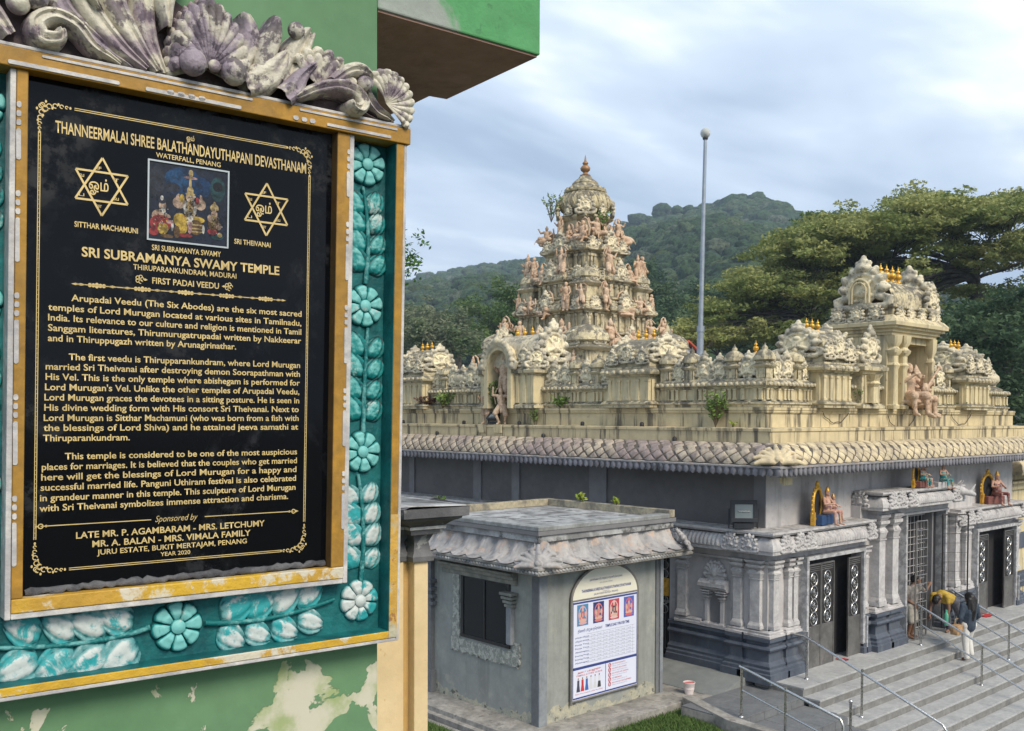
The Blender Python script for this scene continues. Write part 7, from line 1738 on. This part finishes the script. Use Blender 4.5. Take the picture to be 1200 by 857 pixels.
tree('green_tree', 'fresh green rounded tree left of the tower behind the roofline', 590, 130,
  [(590,385,24,7,20,14),(575,400,24,6,24,12),(560,362,16,4,12,6),(600,360,22,5,16,12)], 100, .24, m_midl, m_bark, .42, (590,400,1.0,.7), 10, G_)
tree('green_tree', 'dark green tree between the tower and the grey tree', 640, 150,
  [(630,375,26,7,30,20),(655,400,26,6,26,14),(760,365,28,7,28,24),(735,330,22,4,18,14)], 110, .28, m_darkl, m_bark, .42, (690,410,1.0,.7), 11, G_)
tree('near_tree', 'bright green leafy branch of a tree half hidden behind the plaque frame', 452, 27,
  [(462,282,12,3,6,8),(458,318,22,6,12,18),(448,350,20,5,12,14),(440,300,24,6,10,30)], 700, .06, m_brightl, m_bark, .16, (445,360,1.0,.9), 12, G_)

# forested hills
SX = [-300,100,300,400,470,485,520,560,600,625,650,690,725,760,800,830,860,885,910,940,960,1000,1050,1100,1200,1400]
SY = [440,380,345,336,331,326,321,314,308,306,302,286,270,250,239,234,232,235,244,256,263,280,305,330,360,390]
SD_ = [1000,1000,1000,1000,1000,1000,1000,980,960,930,860,780,740,720,700,690,690,690,690,700,700,700,700,700,700,700]
def hz(px, d):
    """height of the hillside at bearing px, distance d"""
    y = np.interp(px, SX, SY); D = np.interp(px, SX, SD_); zr_ = (489-y)/1147*D - 3
    t_ = np.clip((d-170)/(D-170), 0, 1.6); up_ = np.where(t_ < 1, (t_**.92)*.96+.04*np.sin(t_*9+px*.02), 1-(t_-1)*1.2)
    return up_*zr_ + 2*np.sin(px*.05+d*.02)*np.clip(t_,0,1)
def hw(px, d, z): return Fh.x*d+Rh.x*(px-600)/1147*d, Fh.y*d+Rh.y*(px-600)/1147*d, z
pxs = np.linspace(-300,1700,150); ds = np.linspace(165,1250,60)
b = MB(); 
for d in ds:
    for p in pxs: b.v.append(hw(p, d, float(hz(p,d))-.5))
n = len(pxs)
for j in range(len(ds)-1):
    for i in range(n-1): k = j*n+i; b.f.append((k,k+1,k+n+1,k+n)); b.mi.append(0)
struct('hill_terrain', b, mat('forest floor', (.03,.045,.02), (.05,.06,.03), .05, .5, .2, .2, .95, 0), 180)
def forest():
    rng = np.random.default_rng(4)
    bmx = bmesh.new(); bmesh.ops.create_icosphere(bmx, subdivisions=3, radius=1); bv = np.array([v.co[:] for v in bmx.verts]); bf = np.array([[v.index for v in f.verts] for f in bmx.faces]); bmx.free()
    bmx = bmesh.new(); bmesh.ops.create_icosphere(bmx, subdivisions=2, radius=1); bv2 = np.array([v.co[:] for v in bmx.verts]); bf2 = np.array([[v.index for v in f.verts] for f in bmx.faces]); bmx.free()
    def variants(bv, k, amp):
        out = []
        for i in range(k):
            c = rng.normal(size=(16,3)); c /= np.linalg.norm(c,axis=1)[:,None]; c[:,2] = np.abs(c[:,2])*.8; r = .28+.22*rng.random(16)
            dd = np.linalg.norm(bv[:,None]-c[None],axis=2); bump = np.max(np.clip(1-dd/r[None],0,1)**.5,axis=1)
            v = bv*(.78+.34*bump+rng.normal(0,amp,len(bv)))[:,None]; v[:,2] *= .82; out.append(v)
        return out
    V1 = variants(bv, 6, .045); V2 = variants(bv2, 8, .07)
    Vs, Fs, Ts = [], [], []; off = 0; cnt = 0
    for k in range(24000):
        px = rng.uniform(150,1290); u = rng.random()
        D = np.interp(px, SX, SD_); d = np.sqrt(175**2+(u*((D+25)**2-175**2)))
        if px > 1010 and d < 500: continue
        z = float(hz(px,d)); r = rng.uniform(3.0,7.6)*(1 if d > 350 else .85)
        if rng.random() > .52*(1 if d > 260 else .8): continue
        near = d < 560
        v = (V1 if near else V2)[rng.integers(0,6 if near else 8)]; f = bf if near else bf2
        a = rng.uniform(0,6.28); c, s = np.cos(a), np.sin(a); w_ = v.copy(); w_[:,0], w_[:,1] = v[:,0]*c-v[:,1]*s, v[:,0]*s+v[:,1]*c
        w_ = w_*r*np.array([1,1,rng.uniform(.8,1.25)]); x, y, _ = hw(px,d,0); w_ += np.array([x,y,z+r*.55+rng.uniform(-1,3.5)])
        Vs.append(w_); Fs.append(f+off); off += len(w_); Ts.append(np.full(len(w_), rng.random())); cnt += 1
    V = np.concatenate(Vs); F = np.concatenate(Fs); T = np.concatenate(Ts); n = len(F)
    me = bpy.data.meshes.new('forest'); me.vertices.add(len(V)); me.vertices.foreach_set('co', V.ravel().astype('f'))
    me.loops.add(n*3); me.polygons.add(n); me.loops.foreach_set('vertex_index', F.ravel()); me.polygons.foreach_set('loop_start', np.arange(0,n*3,3)); me.polygons.foreach_set('loop_total', np.full(n,3))
    at = me.attributes.new('tint','FLOAT','POINT'); at.data.foreach_set('value', T.astype('f')); me.update()
    m = bpy.data.materials.new('hill forest'); m.use_nodes = True; t = NT(m.node_tree); b_ = t.n['Principled BSDF']; P = t.pos()
    at_ = t.new('ShaderNodeAttribute'); at_.attribute_name = 'tint'; f_ = at_.outputs['Fac']
    c = t.mix(t.step(f_,0,.35), (.06,.115,.05), (.095,.165,.065)); c = t.mix(t.step(f_,.35,.6), c, (.14,.20,.09)); c = t.mix(t.step(f_,.66,.72), c, (.08,.14,.075)); c = t.mix(t.step(f_,.84,.88), c, (.19,.23,.15)); c = t.mix(t.step(f_,.94,.96), c, (.10,.145,.03))
    n1_ = t.noise(P, .55, 5, .7); c = t.mix(t.step(n1_,.38,.60,.75,0), c, (.010,.018,.008)); c = t.mix(t.step(t.noise(P, 1.6, 4, .7),.50,.62,0,.35), c, (.10,.14,.05)); t.put(b_,'Base Color',c); b_.inputs['Roughness'].default_value = .9; b_.inputs['Specular IOR Level'].default_value = .15
    bn = t.new('ShaderNodeBump'); bn.inputs['Strength'].default_value = 1; bn.inputs['Distance'].default_value = 2.6; t.put(bn,'Height',t.noise(P,.7,6,.8)); t.l.new(bn.outputs[0], b_.inputs['Normal'])
    me.materials.append(m); o = link('forest', me); tag(o, 'dense rainforest canopy covering the hills behind the temple', 'forest', None, 'stuff')
    print('forest', cnt, n)
forest()

# ---------------- weeds and shrubs growing on the building
def plant(name, label, p, h, w_, n, leaf, ml, seed, cat='plant', group='weeds rooted on roofs and ledges', up=.6):
    rnd = random.Random(seed); t = thing(name, label, cat, p, 0, group); b = MB(); lf = MB(); P = Vector(p)
    for i in range(n):
        a = rnd.uniform(0,6.28); rr = w_*rnd.random()**.5; e = P+Vector((rr*math.cos(a),rr*math.sin(a),h*rnd.uniform(.55,1))); m_ = P.lerp(e,.5)+Vector((0,0,h*.12)); b.tube([P,m_,e],[.009,.006,.003],5)
        for k in range(9):
            s = .25+.75*k/8; q = P.lerp(m_,s*2) if s < .5 else m_.lerp(e,s*2-1); d = Vector((rnd.gauss(0,1),rnd.gauss(0,1),rnd.gauss(up,.5))).normalized(); sd_ = d.cross(Vector((rnd.gauss(0,1),rnd.gauss(0,1),rnd.gauss(0,1)))).normalized(); L = leaf*rnd.uniform(.6,1.2)
            up_ = d.cross(sd_)*L*.12
            lf.add([q, q+d*L*.5+sd_*L*.24+up_, q+d*L, q+d*L*.5-sd_*L*.24+up_],[(0,1,2),(0,2,3)])
    part('stems', b, m_stem, t, 60); part('leaves', lf, ml, t)
plant('shrub', 'leafy green shrub rooted on the left ledge near the temple corner', (TX-.18,TY0+1.15,5.53), .78, .30, 44, .10, m_leafw, 1, 'shrub')
plant('shrub', 'upright green shrub growing between the two ledge statues under the niche', (TX-.14,TY0+8.45,5.9), .80, .20, 36, .11, m_leafw, 2, 'shrub')
plant('weed', 'wispy green fern on the ledge at the far left of the roofline', (TX-.02,TY0+10.9,5.97), .50, .42, 16, .14, m_leafw, 3)
plant('weed', 'dry reddish brown fern on the left ledge beside the green fern', (TX-.06,TY0+11.7,5.96), .34, .34, 18, .14, m_dryleaf, 4)
plant('weed', 'thin grassy weed hanging on the ledge wall right of the niche statues', (TX-.12,TY0+6.9,5.53), .42, .14, 7, .10, m_leafw, 5)
plant('weed', 'small green weed on the balustrade foot right of the niche pavilion', (TX+.02,TY0+6.1,5.97), .26, .22, 12, .12, m_leafw, 6)
plant('weed', 'small bright weed on the lower ledge right of the shrub', (TX-.12,TY0+.75,5.53), .16, .10, 5, .06, m_leafy, 7)
plant('weed', 'tuft of weed hanging against the pier beside the tall pavilion', (TX+3.75,TY0-.05,6.0), .40, .14, 10, .09, m_leafw, 8)
plant('weed', 'sapling sprouting beside the tower dome on its left', (TCX-1.05,TCY+.55,12.2), 1.1, .55, 14, .12, m_leafw, 9)
plant('weed', 'creeper hanging at the right of the tower neck', (TCX-.2,TCY-.95,11.7), .8, .30, 12, .12, m_leafw, 10)
plant('weed', 'yellow green seedlings on the right parapet of the kiosk roof', (KXE+.08,KYE-.9,3.86), .17, .13, 7, .12, m_leafy, 11)
plant('weed', 'yellow seedling at the right end of the kiosk parapet', (KXE+.10,KY+1.3,3.86), .13, .09, 5, .10, m_leafy, 12)
plant('weed', 'green weed on the far left corner of the kiosk roof', (KX+.3,KYE+.2,3.86), .20, .22, 10, .12, m_leafw, 13)
plant('weed', 'dark weed sprouting on the balustrade right of the tall pavilion', (TX+9.2,TY0-.02,5.97), .22, .12, 6, .08, m_leafw, 14)

# ---------------- air between here and the hills
HB = MB(); HB.box(-60,1500,-500,1500,-3.4,320)
hz_m = bpy.data.materials.new('haze air'); hz_m.use_nodes = True; hn = hz_m.node_tree; hn.nodes.clear()
pv = hn.nodes.new('ShaderNodeVolumePrincipled'); pv.inputs['Color'].default_value = (.66,.81,1.0,1); pv.inputs['Density'].default_value = .00038; pv.inputs['Anisotropy'].default_value = .2
ho = hn.nodes.new('ShaderNodeOutputMaterial'); hn.links.new(pv.outputs[0], ho.inputs['Volume'])
HAZE = True
if HAZE:
    o = part('haze', HB, hz_m); tag(o, 'thin pale haze in the air between the temple and the hills', 'haze', None, 'stuff')
# ================================================================== PEOPLE
m_skin = mat('brown skin', (.20,.105,.065), None, 6, var=.08, rough=.55, bump=0); m_hair = mat('black hair', (.012,.010,.010), None, 20, var=.2, rough=.45, bump=.3, bscale=60)
m_denim = mat('dark denim jacket', (.035,.05,.075), (.05,.07,.10), 12, .5, .1, .1, .85, .2, 40); m_wtr = mat('white trousers', (.62,.60,.57), None, 6, var=.06, rough=.85)
m_yelt = mat('yellow shirt', (.50,.33,.05), (.40,.26,.04), 10, .5, .1, .08, .85, .2, 40); m_gtr = mat('grey trousers', (.10,.10,.12), (.08,.08,.095), 8, .5, .1, .1, .85, .2, 40)
m_gsh = mat('grey brown shirt', (.28,.25,.23), (.22,.20,.18), 8, .5, .1, .1, .85, .2, 40); m_pale = mat('pale shorts', (.45,.42,.36), (.38,.35,.30), 8, .5, .1, .1, .85)
m_bag = plain('black bag cloth', (.012,.012,.014), .7); m_tan = mat('tan bag', (.42,.27,.14), (.34,.2,.1), 8, .5, .1, .1, .8)
def person(label, loc, rz, J, tops, hair, face=True, extra=(), cat='person'):
    """body = one skin; clothes are separate skins a little larger"""
    t = thing('person', label, cat, loc, rz)
    link('body', vx('body', body_shapes(J, 1.0), .010, m_skin, 2), t)
    for nm, sh, m_, vs in tops: link(nm, vx(nm, sh, vs, m_, 3), t)
    link('hair', vx('hair', hair, .012, m_hair, 2), t)
    return t
def cc(a, b_, r0, r1): return ('c', tuple(a), tuple(b_), r0, r1)
def torso(J, k=1.0, sleeve=1.0, low=.10):
    che, pel, nek = Vector(J['chest']), Vector(J['pelvis']), Vector(J['neck']); S = [cc(pel+(pel-che).normalized()*low*.3, che, .150*k, .168*k), cc(che, nek+(che-nek)*.25, .15*k, .07*k)]
    for sh, el, ha in J['arms']:
        S += [cc(che, sh, .115*k, .078*k), cc(sh, Vector(sh).lerp(Vector(el),min(sleeve,1)), .072*k, .060*k)]
        if sleeve > 1: S.append(cc(el, Vector(el).lerp(Vector(ha),sleeve-1), .060*k, .048*k))
    return S
def trousers(J, full=1.0, k=1.0):
    S = []; pel = J['pelvis']
    for hp, kn, an, toe in J['legs']:
        S += [cc(pel, hp, .145*k, .125*k), cc(hp, kn, .112*k, .082*k)]
        if full > .5: S.append(cc(kn, Vector(kn).lerp(Vector(an), full), .080*k, .066*k))
    return S
# woman going up the steps, seen from behind (faces local -y; turned away from the camera)
J1 = dict(pelvis=(0,0,.88),chest=(0,.02,1.16),neck=(0,.0,1.36),head=(-.02,-.04,1.47),arms=[((-.17,.02,1.30),(-.26,.0,1.04),(-.27,-.22,.90)),((.17,.02,1.30),(.25,.05,1.03),(.24,-.06,.80))],
   legs=[((-.08,0,.84),(-.10,-.12,.50),(-.09,.0,.13),(-.10,-.13,.10)),((.08,0,.84),(.09,.02,.45),(.09,.08,.07),(.10,-.06,.03))])
h1 = [('e',(-.02,-.02,1.50),(.105,.115,.115)),cc((-.02,.05,1.50),(-.01,.12,1.20),.10,.09),cc((-.01,.12,1.20),(.0,.14,.98),.09,.04),cc((.05,.08,1.45),(.08,.12,1.10),.07,.03),cc((-.08,.08,1.45),(-.08,.12,1.12),.07,.03)]
jk = torso(J1, 1.03, 1.75)+[cc((0,.01,1.10),(0,.0,.82),.165,.165)]
person('person with long black hair in a dark jacket and white trousers climbing the steps', (23.38,9.90,.026), R(150), J1, [('jacket',jk,m_denim,.014),('trousers',trousers(J1,.93),m_wtr,.014)], h1)
bg = thing('tan_bag', 'tan woven bag held by the person in the dark jacket on the steps', 'bag', (23.02,10.02,.80))
link('bag_body', vx('bag_body', [('b',(-.15,.15,-.09,.09,-.12,.10)),('e',(0,0,-.02),(.19,.12,.13))], .012, m_tan, 3), bg); b = MB(); b.tube([(-.12,0,.08),(-.08,0,.24),(.08,0,.24),(.12,0,.08)], .010, 6); part('handle', b, m_tan, bg, 60, world=False)
# person in yellow bending forward, legs stretched back down the step
J2 = dict(pelvis=(.40,0,.86),chest=(.02,.02,.98),neck=(-.20,.0,.98),head=(-.31,-.02,.93),face=(-1,0),arms=[((-.10,-.18,1.0),(-.10,-.22,.72),(-.16,-.20,.46)),((-.10,.18,1.0),(-.16,.22,.72),(-.26,.18,.50))],
   legs=[((.42,-.09,.82),(.66,-.12,.44),(.92,-.12,.10),(.80,-.12,.04)),((.42,.09,.82),(.48,.10,.42),(.56,.10,.07),(.42,.10,.03))])
h2 = [('e',(-.32,-.02,.97),(.11,.10,.10)),('e',(-.38,-.02,.92),(.06,.09,.09))]
person('person in a yellow shirt and grey trousers bending forward at the middle door', (23.98,10.80,.36), R(-3), J2, [('shirt',torso(J2,1.0,.45),m_yelt,.014),('trousers',trousers(J2,.95),m_gtr,.014)], h2)
b = vx('shoulder_bag', [cc((.0,0,0),(.34,.0,-.12),.10,.12),('e',(.2,0,-.06),(.22,.10,.12))], .014, m_bag, 3); o = link('shoulder_bag', b, None, (24.28,10.86,1.36), R(0)); tag(o, 'black bag slung on the back of the person in the yellow shirt', 'bag')
b = MB(); b.lathe([(.001,0),(.038,.0),(.04,.02),(.04,.17),(.025,.20),(.02,.22),(.02,.25),(.001,.25)], n=14); o = link('drink_bottle', b.mesh('drink_bottle', plain('green clear bottle', (.10,.42,.28), .2), 60), None, (23.72,10.58,.70)); tag(o, 'green drink bottle hanging from the hand of the bending person', 'bottle'); o.scale = (1.25,1.25,1.5)
# man behind the lattice, arm reaching right
J3 = dict(pelvis=(0,0,.84),chest=(.03,-.02,1.12),neck=(.06,-.05,1.32),head=(.10,-.10,1.42),face=(.6,-.8),arms=[((.16,-.14,1.24),(.42,-.20,1.12),(.68,-.20,1.24)),((-.14,.06,1.24),(-.22,.02,.98),(-.10,-.16,.84))],
   legs=[((-.08,0,.80),(-.10,-.06,.44),(-.09,.02,.07),(-.10,-.12,.03)),((.08,0,.80),(.10,-.08,.44),(.10,.02,.07),(.12,-.12,.03))])
h3 = [('e',(.09,-.08,1.47),(.095,.10,.09)),('e',(.06,-.04,1.44),(.07,.08,.09))]
person('person in a grey shirt behind the lattice gate stretching one arm to the right', (23.18,11.22,.36), R(5), J3, [('shirt',torso(J3,1.05,.5),m_gsh,.014),('shorts',trousers(J3,.2,1.1),m_pale,.014)], h3)
# red cloths on two thresholds
for x_, y_, lb_ in ((26.4+1.0,LY-.42,'red cloth strip lying in front of the right door'),(19.95,LY-.32,'small red cloth lying at the first doorway')):
    b = MB(); L = .30 if x_ > 25 else .10
    for j in range(3):
        for i in range(9): b.v.append((x_-L+2*L*i/8, y_+.12*j+.02*math.sin(i*2+j), FLOOR+.012+.012*math.sin(i*1.7+j*2)))
    for j in range(2):
        for i in range(8): k = j*9+i; b.f.append((k,k+1,k+10,k+9)); b.mi.append(0)
    o = link('red_cloth', b.mesh('red_cloth', plain('red cloth', (.38,.02,.02), .85), 180)); tag(o, lb_, 'cloth', 'red cloths at the doors')
